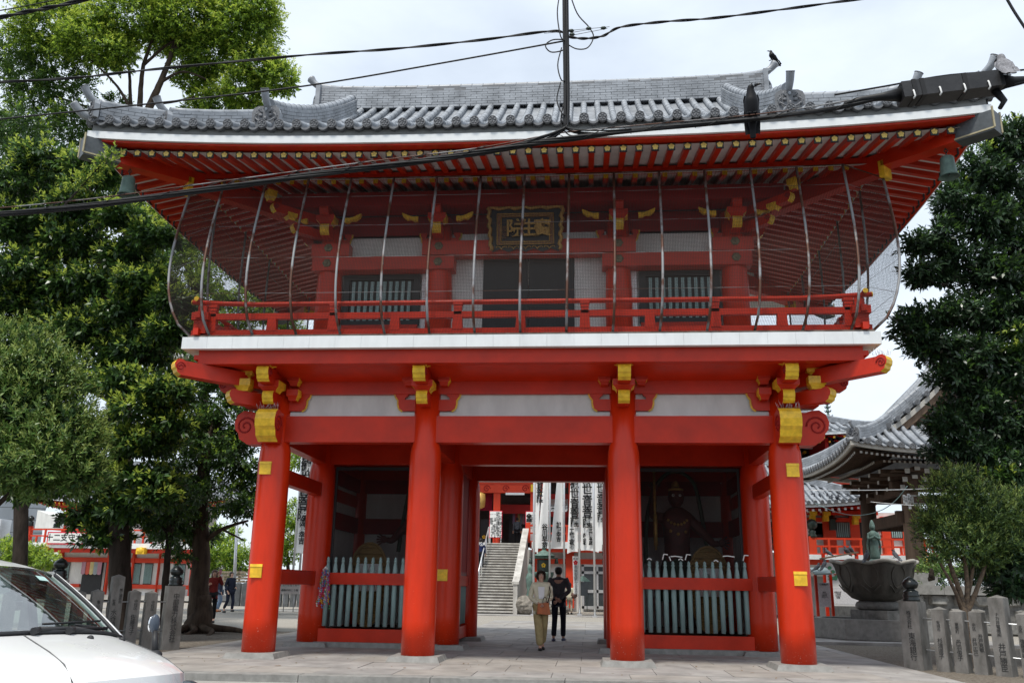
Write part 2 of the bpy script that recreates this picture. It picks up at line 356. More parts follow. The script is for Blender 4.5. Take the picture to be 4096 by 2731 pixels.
sheet('gutter_strip', -60, 60, -4.6, -2.4, -.211, ROAD)
courtyard = MB(); courtyard.box(-70, 70, -1.2, 95, -.316, -.14); kind(courtyard.build('courtyard_gravel', GRAVEL))
# platform: a bed with separate paving slabs laid on it; the front edge runs a little askew, as kerb stones
plat = MB(); plat.hexa([(-7.3,-2.95,-.31),(7.0,-2.3,-.31),(7.0,9.2,-.31),(-7.3,9.2,-.31),(-7.3,-2.95,-.115),(7.0,-2.3,-.115),(7.0,9.2,-.115),(-7.3,9.2,-.115)])
platform = kind(plat.build('stone_platform', JOINT))
def edge_y(x): return -2.63+.049*x
bx = -7.3
kb = random.Random(3)
while bx < 9.0:      # kerb stones
    w = 2.05+kb.uniform(-.05,.05); b = MB(); x0, x1 = bx+.006, min(bx+w, 9.0)-.006
    b.hexa([(x0,edge_y(x0)-.34,-.31),(x1,edge_y(x1)-.34,-.31),(x1,edge_y(x1)-.005,-.31),(x0,edge_y(x0)-.005,-.31),(x0,edge_y(x0)-.34,-.104),(x1,edge_y(x1)-.34,-.104),(x1,edge_y(x1)-.005,-.1),(x0,edge_y(x0)-.005,-.1)])
    b.build('kerb_stone', STONE, platform); bx += w
def slab(x0, x1, y0, y1, parent, z=-.1, t=.03, zb=-.115, j=.006):
    b = MB(); dz = kb.uniform(-.003, .003)
    e0 = max(y0, edge_y(x0)) if parent is platform and y0 < -2 else y0; e1 = max(y0, edge_y(x1)) if parent is platform and y0 < -2 else y0
    b.hexa([(x0+j,e0+j,zb),(x1-j,e1+j,zb),(x1-j,y1-j,zb),(x0+j,y1-j,zb),(x0+j,e0+j,z+dz),(x1-j,e1+j,z+dz),(x1-j,y1-j,z+dz),(x0+j,y1-j,z+dz)])
    return b.build('paving_slab', kb.choice([PAVE, PAVE, PAVE2]), parent)
ys = [-3.2, -1.75, -.55, .65, 1.85, 3.05, 4.25, 5.45, 6.65, 7.9, 9.2]
for r_, (y0, y1) in enumerate(zip(ys, ys[1:])):
    x = -7.2+(.45 if r_ % 2 else 0)-.9
    while x < 7.2:
        x1 = min(x+1.25, 7.2); x0 = max(x, -7.2)
        if x1-x0 > .15: slab(x0, x1, y0, y1, platform)
        x += 1.25
# path from the gate to the hall steps, slabs laid on the gravel
pb = MB(); pb.box(-2.6, 3.2, 9.2, 20.5, -.13, -.118); path = kind(pb.build('stone_path', JOINT))
y = 9.2
while y < 20.4:
    y1 = min(y+1.5, 20.5); x = -2.6+kb.choice([0, -.6])
    while x < 3.2:
        x1 = min(x+1.45, 3.2); x0 = max(x, -2.6)
        if x1-x0 > .15: slab(x0, x1, y, y1, path, z=-.103, zb=-.117)
        x += 1.45
    y = y1
pb = MB(); pb.box(-26, 34, 27.2, 29.2, -.136, -.112); kind(pb.build('stone_cross_path', PAVE))
pb = MB(); pb.box(-2.6, 3.2, 20.8, 27.0, -.137, -.125); kind(pb.build('gravel_strip', GRAVEL))
b = MB(); b.add([(-20, .4, -.134), (-5.9, .4, -.134), (-7.0, 9.4, -.134), (-20, 12, -.134)], [(0,1,2,3)]); kind(b.build('grey_gravel_bed', GRAVD))  # bed of darker grey gravel on the left
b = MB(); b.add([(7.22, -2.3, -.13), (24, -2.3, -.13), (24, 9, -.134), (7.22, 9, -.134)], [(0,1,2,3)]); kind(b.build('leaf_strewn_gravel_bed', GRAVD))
b = MB(); b.add([(7.22, -6, -.128), (7.24, -1.9, -.128), (20, -3.0, -.128), (20, -6, -.128)], [(0,1,2,3)]); kind(b.build('side_pavement', PAVE))

lf = MB(); lr = random.Random(17)      # fallen leaves and grit on the paving
for i in range(150):
    x, y_ = lr.uniform(-7, 7), lr.choice([lr.uniform(-2.2, .5), lr.uniform(-2.4, 8)]); a = lr.uniform(0, 6.3); q = lr.uniform(.02, .05)
    if y_ < edge_y(x)+.1: continue
    d = V((math.cos(a), math.sin(a), 0))*q; e = V((-d.y, d.x, 0))*.4; p = V((x, y_, -.094))
    lf.add([p-d, p+e+V((0,0,.006)), p+d+V((0,0,.01)), p-e+V((0,0,.006))], [(0,1,2,3)])
kind(lf.build('fallen_leaves', mat('dry_fallen_leaf', (.22,.12,.05), rough=.9, col2=(.10,.08,.04), scale=3)), 'stuff')
# ================================================================ the gate
gate = thing('temple_gate', 'two-storey vermilion temple gate with grey tiled roof and gold trimmed brackets', 'gate')
B, A, ROW = 1.954, 5.03, (0, 3.293, 6.586)
CR = .315
cb = MB(); cb.lathe([(CR*1.0, 0), (CR*1.005, .6), (CR, 2.4), (CR*.99, 3.55), (CR*.955, 3.80), (CR*.88, 3.93), (.262, 3.985), (.262, 5.25)], n=36)
colm = cb.mesh('column', RED)
sb = MB(); sb.hexa([(-.5,-.5,-.11),(.5,-.5,-.11),(.5,.5,-.11),(-.5,.5,-.11),(-.45,-.45,-.002),(.45,-.45,-.002),(.45,.45,-.002),(-.45,.45,-.002)])
stm = sb.mesh('base_stone', STONE)
pm_ = MB(); pm_.box(-.115,.115,-.012,.03,-.125,.09); pm_.hexa([(-.12,-.022,.075),(.12,-.022,.075),(.12,.03,.075),(-.12,.03,.075),(-.12,-.012,.125),(.12,-.012,.125),(.12,.03,.125),(-.12,.03,.125)])
plm = pm_.mesh('cover_plate', GOLD)
for yi, Y in enumerate(ROW):
    for X in (-A, -B, B, A):
        c = link('column', colm, gate, (X, Y, 0)); link('base_stone', stm, c)
        if yi == 0 and abs(X) > 3:
            for z in (3.44, 1.475): link('cover_plate', plm, c, (-.06 if X < 0 else .06, -CR-.01, z), (0, 0, 0))
        if yi == 1 and X == -B: link('cover_plate', plm, c, (-.06, -CR-.01, 1.48))
def bm(name, x0, x1, y0, y1, z0, z1, m=REDB, p=gate): b = MB(); b.box(x0, x1, y0, y1, z0, z1); return b.build(name, m, p)
# tie beams of the three rows, white panels, upper beams
for yi, Y in enumerate(ROW):
    for x0, x1 in ((-A, -B), (-B, B), (B, A)):
        bm('tie_beam', x0+.2, x1-.2, Y-.15, Y+.15, 3.98, 4.506)
        bm('white_panel', x0+.2, x1-.2, Y-.02, Y+.04, 4.508, 4.960, WHITE)
        if yi == 0: bm('panel_rail', x0+.24, x1-.24, Y-.05, Y-.022, 4.512, 4.60, WHITE)
    bm('head_beam', -A-.25, A+.25, Y-.13, Y+.13, 4.962, 5.213)
for X in (-A, -B, B, A):      # beams running front to back
    for a, e in zip(ROW, ROW[1:]):
        bm('tie_beam', X-.13, X+.13, a+.26, e-.26, 3.985, 4.50)
        bm('white_panel', X-.02, X+.03, a+.26, e-.26, 4.502, 4.96, WHITE)
    bm('head_beam', X-.12, X+.12, .135, 6.45, 4.965, 5.21)
for X in (-A, A):
    for z0, z1 in ((3.22, 3.52), (1.23, 1.53)):
        for a, e in zip(ROW, ROW[1:]): bm('side_rail', X-.10, X+.10, a+.28, e-.28, z0, z1)
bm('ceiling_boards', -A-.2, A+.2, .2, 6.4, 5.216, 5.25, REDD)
# slanting soffit to the outer purlin, purlin, white balcony slab with its fascia panels
for sgn, Y0 in ((1, 0), (-1, 6.586)):
    f = lambda y: Y0+sgn*y
    b = MB(); b.add([(-A-.24, f(-.13), 5.214), (A+.24, f(-.13), 5.214), (6.2, f(-1.0), 5.40), (-6.2, f(-1.0), 5.40)], [(0,1,2,3)]); b.build('soffit_board', REDB, gate)
    b = MB(); b.box(-6.30, 6.30, min(f(-1.2), f(-.98)), max(f(-1.2), f(-.98)), 5.335, 5.606); b.build('outer_purlin', REDB, gate)
for sx in (-1, 1):
    b = MB(); b.box(min(sx*6.08, sx*6.29), max(sx*6.08, sx*6.29), -.975, 7.56, 5.34, 5.60); b.build('outer_purlin', REDB, gate)
    b = MB(); b.add([(sx*(A+.24), -.13, 5.212), (sx*6.2, -1.0, 5.398), (sx*6.2, 7.58, 5.398), (sx*(A+.24), 6.7, 5.212)], [(0,1,2,3)]); b.build('soffit_board', REDB, gate)
bm('balcony_floor', -6.56, 6.56, -1.31, 7.90, 5.609, 5.82, WFAS)
n = 26; w = 13.2/n; fb = MB(); fb.box(-w/2+.0016, w/2-.0016, -.045, 0, 0, .236); fpm = fb.mesh('fascia_panel', WFAS)
for i in range(n): link('fascia_panel', fpm, gate, (-6.6+w*(i+.5), -1.312, 5.603))
for sx in (-1, 1): bm('side_fascia', min(sx*6.562, sx*6.6), max(sx*6.562, sx*6.6), -1.31, 7.9, 5.604, 5.838, WFAS)
bm('floor_edge_angle', -6.5, 6.5, -1.33, -1.18, 5.841, 5.88, mat('rusty_steel_angle', (.09, .06, .045), rough=.85, scale=4, col2=(.20,.17,.14)))

# ---- bracket noses: an arm with a scrolled end, gold rim round its end, red cheeks with a carved whorl
def nose_profile(L_, H_, scroll=1.0):      # side view in (along, z); the nose points to +along
    a = [(0, 0), (L_-.30*H_, 0), (L_-.22*H_, .06*H_), (L_-.05*H_, .16*H_), (L_, .34*H_), (L_+.10*H_, .45*H_), (L_+.14*H_, .68*H_), (L_+.06*H_, .9*H_), (L_-.12*H_, 1.03*H_), (L_-.34*H_, 1.02*H_), (L_-.5*H_, .96*H_), (0, .96*H_)]
    return a
def spiral(b, c, ax, az, r, turns=1.6, rad=.012, m=0, n=26, sgn=1, side=V((0,0,0))):
    pts = []
    for i in range(n):
        t = i/(n-1); a = sgn*2*pi*turns*t; q = r*(1-t*.85); pts.append(V(c)+V(ax)*q*math.cos(a)+V(az)*q*math.sin(a))
    b.tube(pts, rad, 5, m)
def nose(name, origin, direc, L_, H_, w, parent, gold=True, whorl=True, z_up=0.0):
    """arm from origin along direc (horizontal unit vector), height H_, width w"""
    o = V(origin); d = V(direc).normalized(); x = V((d.y, -d.x, 0)); pr = nose_profile(L_, H_); b = MB()
    P = [o+d*a+V((0,0,z+z_up*(a/L_)**2)) for a, z in pr]; q = [p-x*w/2 for p in P]; nn = len(q)
    vs = q+[p+x*w for p in q]; b.add(vs, [tuple(range(nn)), tuple(reversed(range(nn, 2*nn)))], 0)
    for i in range(nn):
        g = 1 if gold and 1 <= i <= 9 else 0
        b.add([q[i], q[(i+1)%nn], q[(i+1)%nn]+x*w, q[i]+x*w], [(3,2,1,0)], g, False)
    if whorl:
        for s in (-1, 1):
            c = o+d*(L_-.22*H_)+V((0,0,.55*H_+z_up))+x*s*(w/2+.002); spiral(b, c, d*-1, V((0,0,1)), .30*H_, 1.7, .014*max(H_,.5)/.5, 2, sgn=1)
    return b.build(name, [REDB, GOLD, REDD], parent)
def block(name, c, sx, sy, h, parent, rot=0, gold=(0,0,0,0)):
    """bearing block: straight top half, curved foot; gold = faces -y,+x,+y,-x"""
    b = MB(); prof = [(.62, 0), (.66, .12), (.78, .30), (1, .45), (1, 1)]
    for i in range(4):
        for (r0, z0), (r1, z1) in zip(prof, prof[1:]):
            k = [(-1,-1),(1,-1),(1,1),(-1,1)]; p, q = k[i], k[(i+1)%4]
            b.add([(p[0]*sx/2*r0, p[1]*sy/2*r0, z0*h), (q[0]*sx/2*r0, q[1]*sy/2*r0, z0*h), (q[0]*sx/2*r1, q[1]*sy/2*r1, z1*h), (p[0]*sx/2*r1, p[1]*sy/2*r1, z1*h)], [(0,1,2,3)], gold[i])
    for z, r in ((0, .62), (h, 1)): b.add([(-sx/2*r,-sy/2*r,z),(sx/2*r,-sy/2*r,z),(sx/2*r,sy/2*r,z),(-sx/2*r,sy/2*r,z)], [(0,1,2,3) if z else (3,2,1,0)])
    return b.build(name, [REDB, GOLD], parent, c, (0,0,rot))
def wing(c, sx, parent, s=1.0, m=REDB):
    """short bracket arm beside a column on the white panel: stem that curves out under a small block"""
    b = MB(); pts = [(0, 0), (.25, 0), (.32, .05), (.345, .14), (.345, .22), (.41, .31), (.41, .45), (.15, .45), (.15, .32), (.21, .27), (.22, .23), (0, .23)]
    P = [(x*s*sx, 0, z*s) for x, z in pts]
    if sx < 0: P = P[::-1]
    b.prism(P, (0, .08, 0)); g = [(x+.006, z) for x, z in pts[1:7]]
    for (xa, za), (xb, zb) in zip(g, g[1:]): b.bar((xa*s*sx, .03, za*s), (xb*s*sx, .03, zb*s), .06, .011, 1, up=(0,1,0))
    return b.build('bracket_wing', [m, GOLD], parent, c)
for X in (-B, B):
    nose('bracket_nose', (X, -.2, 4.66), (0,-1,0), .50, .25, .22, gate, whorl=False)
    block('bearing_block', (X, -.52, 4.90), .42, .42, .22, gate, gold=(0,1,0,1))
    nose('bracket_nose', (X, -.2, 5.03), (0,-1,0), .88, .31, .24, gate)
    block('bearing_block', (X, -.98, 5.30), .36, .30, .12, gate, gold=(0,1,0,1))
    for s in (-1, 1): block('bearing_block', (X+s*.36, -.22, 5.10), .24, .24, .22, gate, gold=(0,1,0,1))
for X in (-A, A):
    sg = 1 if X > 0 else -1
    nose('tie_beam_nose', (X, -.25, 3.93), (0,-1,0), .42, .62, .40, gate)
    nose('tie_beam_nose', (X+sg*.25, 0, 3.93), (sg,0,0), .50, .66, .34, gate)
    nose('bracket_nose', (X, -.2, 4.66), (0,-1,0), .50, .25, .22, gate, whorl=False)
    block('bearing_block', (X, -.52, 4.90), .42, .42, .22, gate, gold=(0,1,0,1))
    nose('bracket_nose', (X, -.2, 5.03), (0,-1,0), .88, .31, .24, gate)
    block('bearing_block', (X, -.98, 5.30), .36, .30, .12, gate, gold=(0,1,0,1))
    nose('bracket_nose', (X+sg*.2, 0, 4.66), (sg,0,0), .50, .25, .22, gate, whorl=False)
    nose('bracket_nose', (X+sg*.2, 0, 5.0), (sg,0,0), 1.05, .28, .22, gate)
    nose('bracket_nose', (X+sg*.15, -.15, 5.0), (sg*.74,-.67,0), 1.95, .30, .24, gate, z_up=.06)
    nose('bracket_nose', (X+sg*.15, -.15, 4.66), (sg*.74,-.67,0), .85, .27, .24, gate, whorl=False)
    block('bearing_block', (X+sg*.55, -.55, 4.92), .34, .34, .24, gate, gold=(1,1,1,1), rot=.0)
    block('bearing_block', (X+sg*.55, -.5, 5.17), .34, .30, .2, gate, gold=(1,1,1,1))
    block('bearing_block', (X+sg*1.18, -1.0, 5.36), .38, .38, .16, gate, gold=(0,1,0,1))
    block('bearing_block', (X-sg*.36, -.22, 5.10), .24, .24, .22, gate, gold=(0,1,0,1))
    block('bearing_block', (X-sg*.36, -.22, 4.80), .24, .24, .22, gate, gold=(0,1,0,1))
for X in (-A, -B, B, A):
    for s in (-1, 1):
        if abs(X+s*.5) < A: wing((X+s*.24, -.10, 4.62), s, gate)

# ---- balcony railing
for nm, z, h_, y_, x_ in (('top_rail', 6.545, .045, -1.18, 6.55), ('middle_rail', 6.29, .06, -1.18, 6.5), ('ground_rail', 5.945, .065, -1.18, 6.5)):
    for (p, q) in (((-x_, y_), (x_, y_)), ((-x_+.17, -1.4), (-x_+.17, 7.75)), ((x_-.17, -1.4), (x_-.17, 7.75))):
        b = MB(); rise = 0 if nm != 'top_rail' else .06
        P = [V((lerp(p[0], q[0], i/20), lerp(p[1], q[1], i/20), z+rise*max(0, abs(i/10-1)*6-5)+(.09 if p[0] == q[0] and nm == 'top_rail' else 0)*0)) for i in range(21)]
        if nm == 'top_rail': b.tube(P, .048, 10)
        else: b.bar(P[0], P[-1], .10, h_*2)
        r = b.build(nm, REDB, gate)
        if nm == 'top_rail':
            for e, nb in ((P[0], P[1]), (P[-1], P[-2])):
                c = MB(); dd = (e-nb).normalized(); c.tube([e+dd*.002, e+dd*.02], .05, 10); c.build('rail_end_cap', GOLD, r)
big = MB(); big.hexa([(-.10,-.06,0),(.10,-.06,0),(.10,.06,0),(-.10,.06,0),(-.085,-.06,.30),(.085,-.06,.30),(.085,.06,.30),(-.085,.06,.30)]); big.box(-.08,.08,-.058,.058,.42,.47); big.box(-.075,.075,-.05,.05,.30,.42); big.box(-.09,.09,-.06,.06,.49,.54)
bigm = big.mesh('rail_post', REDB)
sm = MB(); sm.hexa([(-.10,-.055,0),(.10,-.055,0),(.10,.055,0),(-.10,.055,0),(-.085,-.055,.25),(.085,-.055,.25),(.085,.055,.25),(-.085,.055,.25)]); smm = sm.mesh('rail_strut', REDB)
for i in range(-5, 6):
    x = i*1.222
    if i % 2: link('rail_post', bigm, gate, (x, -1.18, 5.99))
    else: link('rail_strut', smm, gate, (x, -1.18, 5.99))
cp = MB(); cp.box(-.13,.13,-.13,.13,0,.27); cp.box(-.17,.17,-.17,.17,.27,.42); cp.box(-.09,.09,-.09,.09,.42,.58); cpm = cp.mesh('corner_post', REDB)
for sx in (-1, 1):
    for y in (-1.18, 7.6): link('corner_post', cpm, gate, (sx*6.30, y, 5.93))
    for j in range(1, 7): link('rail_post' if j % 2 else 'rail_strut', bigm if j % 2 else smm, gate, (sx*6.33, -1.18+j*1.26, 5.99), (0,0,pi/2))

# ---- upper storey: columns, beams, walls, windows, doors
UC = 4.42; UY = .8; UB = 5.8
ub = MB(); ub.lathe([(.285, 0), (.285, 1.6), (.26, 2.1), (.25, 2.35), (.25, 3.3)], n=30); ucm = ub.mesh('upper_column', RED)
for Y in (UY, UB):
    for X in (-UC, -B, B, UC): link('upper_column', ucm, gate, (X, Y, 5.835))
fl = MB(); fl.lathe([(.10, 0), (.10, -.012), (.075, -.03), (.04, -.035), (.03, -.06), (.001, -.065)], n=6, sm=False)
fl.v = [(x, z, y) for x, y, z in fl.v]; fl.f = [tuple(reversed(f)) for f in fl.f]; flm = fl.mesh('nail_cover', mat('tarnished_brass', (.20, .17, .10), rough=.5, metal=.5, var=.4, scale=12))
for sx in (-1, 1):
    k = bm('lower_wall_beam', min(sx*1.60, sx*4.75), max(sx*1.60, sx*4.75), UY-.32, UY+.05, 7.87, 8.17)
    link('nail_cover', flm, k, (sx*B, UY-.322, 8.03)); link('nail_cover', flm, k, (sx*UC, UY-.322, 8.03))
k = bm('upper_wall_beam', -2.32, 2.32, UY-.30, UY+.05, 8.20, 8.52)
for sx in (-1, 1):
    link('nail_cover', flm, k, (sx*B, UY-.302, 8.40))
    k2 = bm('upper_wall_beam', min(sx*3.95, sx*4.8), max(sx*3.95, sx*4.8), UY-.29, UY+.05, 8.20, 8.50); link('nail_cover', flm, k2, (sx*UC, UY-.292, 8.40))
    bm('white_panel', min(sx*1.0, sx*1.72), max(sx*1.0, sx*1.72), UY+.08, UY+.14, 5.836, 8.24, WHITE)
    bm('white_panel', min(sx*2.15, sx*4.25), max(sx*2.15, sx*4.25), UY+.0, UY+.06, 8.172, 8.72, WHITE)
    bm('white_panel', min(sx*2.15, sx*4.25), max(sx*2.15, sx*4.25), UY+.10, UY+.16, 5.838, 7.87, WHITE)
bm('white_panel', -1.7, 1.7, UY-.02, UY+.06, 8.522, 8.78, WHITE)
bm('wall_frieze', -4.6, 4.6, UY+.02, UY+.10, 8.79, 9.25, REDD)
door = bm('door', -1.0, -.006, UY+.06, UY+.13, 5.84, 8.22, BLACK); bm('door', .006, 1.0, UY+.06, UY+.13, 5.84, 8.22, BLACK)
for sx in (-1, 1):
    fr = MB(); cx_ = sx*3.25
    for x0, x1, z0, z1 in ((-.86,-.72,6.70,7.86),(.72,.86,6.70,7.86),(-.72,.72,7.74,7.86),(-.72,.72,6.70,6.80)): fr.box(cx_+x0, cx_+x1, UY+.0, UY+.09, z0, z1)
    w_ = fr.build('lattice_window', BLACK, gate); bk = MB(); bk.box(cx_-.72, cx_+.72, UY+.07, UY+.098, 6.80, 7.74); bk.build('window_backing', BLACK, w_)
    lb = MB(); lb.box(-.035,.035,UY-.0,UY+.04,6.80,7.70); lbm = lb.mesh('window_bar', GREEN)
    for i in range(10): link('window_bar', lbm, w_, (cx_-.62+i*.138, 0, 0))
    bm('window_sill', cx_-.84, cx_+.84, UY-.02, UY+.06, 6.60, 6.695, REDB); bm('side_jamb', cx_-sx*.97-.06, cx_-sx*.97+.06, UY+.0, UY+.09, 6.0, 7.86, WFAS)
for sx in (-1, 1):      # side walls
    b = MB(); b.box(min(sx*UC, sx*(UC-.08)), max(sx*UC, sx*(UC-.08)), UY+.2, UB-.2, 5.84, 9.2); b.build('side_wall', WHITE, gate)
    bm('lower_wall_beam', sx*UC-.15, sx*UC+.15, UY+.2, UB-.2, 7.9, 8.2)
bm('back_wall', -UC+.2, UC-.2, UB-.05, UB+.05, 5.84, 9.2, WHITE)
# brackets under the upper eaves
for X in (-UC, -B, B, UC):
    sg = 1 if X > 0 else -1; out = abs(X) > 3
    nose('upper_bracket_nose', (X, UY-.25, 8.58), (0,-1,0), .42, .24, .20, gate, whorl=False)
    block('bearing_block', (X, UY-.52, 8.82), .40, .34, .20, gate, gold=(0,1,0,1))
    nose('upper_bracket_nose', (X, UY-.25, 9.0), (0,-1,0), .55, .18, .20, gate, gold=False, whorl=False)
    for s in (-1, 1):
        b = MB(); P = [(.42,0),(.50,.0),(.58,.05),(.66,.04),(.76,.12),(.78,.20),(.70,.17),(.62,.13),(.52,.10),(.42,.11)]
        b.prism([(x*s, 0, z) for x, z in (P if s > 0 else P[::-1])], (0, .09, 0)); b.build('gilded_arm_tip', GOLD, gate, (X-s*.0, UY-.62, 8.86))
        wing((X+s*.22, UY-.10, 8.54), s, gate, .55)
    if out:
        nose('upper_bracket_nose', (X+sg*.1, UY-.1, 8.62), (sg*.707,-.707,0), .85, .20, .17, gate)
        nose('upper_bracket_nose', (X+sg*.1, UY-.1, 8.95), (sg*.707,-.707,0), 1.35, .20, .17, gate)
        nose('upper_bracket_nose', (X+sg*.2, UY, 8.58), (sg,0,0), .45, .24, .2, gate, whorl=False)
        block('bearing_block', (X+sg*.75, UY-.75, 8.86), .22, .22, .16, gate, gold=(1,1,1,1), rot=pi/4)
        block('bearing_block', (X+sg*1.1, UY-1.1, 9.17), .20, .20, .24, gate, gold=(1,1,1,1), rot=pi/4)
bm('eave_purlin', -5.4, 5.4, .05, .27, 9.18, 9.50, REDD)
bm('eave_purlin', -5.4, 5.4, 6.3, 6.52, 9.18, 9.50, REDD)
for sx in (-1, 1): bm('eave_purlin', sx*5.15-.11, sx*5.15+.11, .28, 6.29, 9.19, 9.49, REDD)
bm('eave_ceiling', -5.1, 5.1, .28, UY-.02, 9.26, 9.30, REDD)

# ---- roof
RF = Roof(gate, 8.76, 5.78, 9.93, 3.78, .44, 5.35, lift=.30, sp=.353, tr=.078, c=(0, 3.72))
RF.tiles('f'); RF.tiles('l', nseg=8); RF.tiles('r', nseg=8); RF.tiles('b', separate=False, ends=False, ntub=6)
for sd, dv in (('f', (0,1,0)), ('b', (0,-1,0)), ('l', (1,0,0)), ('r', (-1,0,0))):
    dv = V(dv); ins = .0 if sd in 'fb' else .36
    for nm, d, dz, dep, h_, m in (('eave_board', .06, -.232, .3, .17, GREYB), ('white_fascia', .0, -.388, .25, .154, WFAS), ('red_fascia', .06, -.430, .28, .040, REDB)):
        b = MB(); board(b, RF.eave_path(sd, 0, dz, 26, inset=ins+max(d, 0)), dv*dep, h_)
        o = b.build(nm, m, gate); o.location = dv*d
# rafters
fx = [(-26.5+i)*.3055 for i in range(54)]
frm = MB(); frm.hexa([(-.055,0,-.055),(.055,0,-.055),(.055,1.35,.235),(-.055,1.35,.235),(-.055,0,.055),(.055,0,.055),(.055,1.35,.345),(-.055,1.35,.345)])
fcap = MB(); fcap.box(-.072,.072,-.012,.02,-.074,.074); fcm = fcap.mesh('rafter_cap', BLACK)
ff = MB()
for k in range(5):
    a = pi/2+2*pi*k/5; ff.lathe([(.028, 0), (.026, .006), (.001, .008)], (.034*math.cos(a), .034*math.sin(a), 0), 8)
ff.lathe([(.012, .0), (.012, .011), (.001, .011)], n=6); ff.v = [(x, -.012-z, y) for x, y, z in ff.v]
ffm = ff.mesh('gilded_blossom', mat('bright_gilding', (.80, .62, .18), rough=.4, metal=.1, var=.1))
gc = MB(); gc.box(-.050,.050,-.012,-.001,-.050,.050); gcm = gc.mesh('gilded_rafter_cap', GOLD)
def raf(side, u, d0, z0, L_, slope, mcap, blossom, w=.055, name='flying_rafter'):
    H = RF.hx if side in 'fb' else RF.hy; D = H-abs(u)      # reach to the corner line
    Le = min(L_, D-d0-.12)
    if Le < .12: return
    b = MB(); b.hexa([(-w,0,-w),(w,0,-w),(w,Le,Le*slope-w),(-w,Le,Le*slope-w),(-w,0,w),(w,0,w),(w,Le,Le*slope+w),(-w,Le,Le*slope+w)])
    rz = {'f': 0, 'b': pi, 'l': -pi/2, 'r': pi/2}[side]; p = RF.P(side, u, d0, 0); zz = z0+RF.lift*.9*abs(u/H)**2.8*math.exp(-d0/3)
    o = b.build(name, RED if False else REDB, gate, (p.x, p.y, zz), (0,0,rz))
    link('rafter_cap' if blossom else 'gilded_rafter_cap', fcm if blossom else gcm, o)
    if blossom: link('gilded_blossom', ffm, o)
for u in fx:
    raf('f', u, .26, 9.42, 1.42, .215, fcm, True); raf('f', u, 1.66, 9.53, 1.3, .25, gcm, False, .052, 'base_rafter')
sy = [(-18.5+i)*.3055 for i in range(38)]
for sd in 'lr':
    for u in sy:
        raf(sd, u, .26, 9.42, 1.42, .215, fcm, True); raf(sd, u, 1.66, 9.53, 1.9, .25, gcm, False, .052, 'base_rafter')
# white boards above the rafters, cross beam (kioi), hip beams
for sd, dv in (('f', (0,1,0)), ('b', (0,-1,0)), ('l', (1,0,0)), ('r', (-1,0,0))):
    b = MB()
    def q(u, d, z):
        H = RF.hx if sd in 'fb' else RF.hy; p = RF.P(sd, u, d, 0); return V((p.x, p.y, z+RF.lift*.9*abs(u/H)**2.8*math.exp(-d/3)))
    H = RF.hx if sd in 'fb' else RF.hy
    for (d0, z0, d1, z1) in ((.24, 9.460, 1.72, 9.778), (1.60, 9.560, 3.6, 10.06)):
        n = 30
        for i in range(n):
            t0, t1 = -1+2*i/n, -1+2*(i+1)/n
            b.add([q(t0*(H-d0), d0, z0), q(t1*(H-d0), d0, z0), q(t1*(H-d1), d1, z1), q(t0*(H-d1), d1, z1)], [(0,1,2,3)])
    b.build('soffit_boards', WHITE, gate)
    b = MB(); n = 30; board(b, [q(t*(H-1.62), 1.62, 9.592) for t in [-1+2*i/n for i in range(n+1)]], V(dv)*.14, .12); b.build('eave_cross_beam', REDB, gate)
for sx in (-1, 1):
    for sy_, yb in ((-1, UY), (1, UB+.85)):
        cy = 3.72; e = V((sx*8.80, cy+sy_*5.82, 9.62)); a = V((sx*(8.76-4.0), cy+sy_*(5.78-4.0), 9.42)); a.z = 9.50
        mid = e.lerp(a, .38)
        b = MB(); b.bar(mid, a, .26, .42); b.build('hip_beam', REDB, gate)
        b = MB(); b.bar(mid+V((0,0,.10)), e.lerp(mid, .30)+V((0,0,.02)), .30, .38); hb = b.build('hip_beam', REDB, gate)
        b = MB(); b.bar(e.lerp(mid, .32)+V((0,0,.02)), e+V((0,0,-.02)), .33, .40); sh = b.build('hip_beam_sheath', mat('lead_grey_sheathing', (.10,.11,.115), rough=.5, metal=.3, var=.3, scale=6), gate)
        dd = (e-mid).normalized(); xx = V((dd.y,-dd.x,0)).normalized(); b = MB()
        for s in (-1, 1): b.bar(e+xx*s*.168+V((0,0,-.18)), e+xx*s*.168+V((0,0,.24)), .03, .03); b.bar(e+xx*s*.168+V((0,0,-.18)), e.lerp(mid,.33)+xx*s*.168+V((0,0,-.14)), .025, .03)
        b.build('sheath_edging', mat('pale_brass_edging', (.40,.35,.22), rough=.5, metal=.4, var=.2), sh)
        b = MB(); b.lathe([(.06,0),(.05,.02),(.001,.02)], n=12); o = b.build('sheath_boss', RED, sh, e.lerp(mid,.28)+xx*(-sx*sy_*-1)*.17+V((0,0,.08)), V(xx*(-sx*sy_*-1)).to_track_quat('Z','Y').to_euler())
        p = V((sx*7.27, cy+sy_*4.29, 9.43)); b = MB(); b.bar(p-dd*.06, p+dd*.05, .30, .34); b.build('hip_beam_gold_end', GOLD, gate)
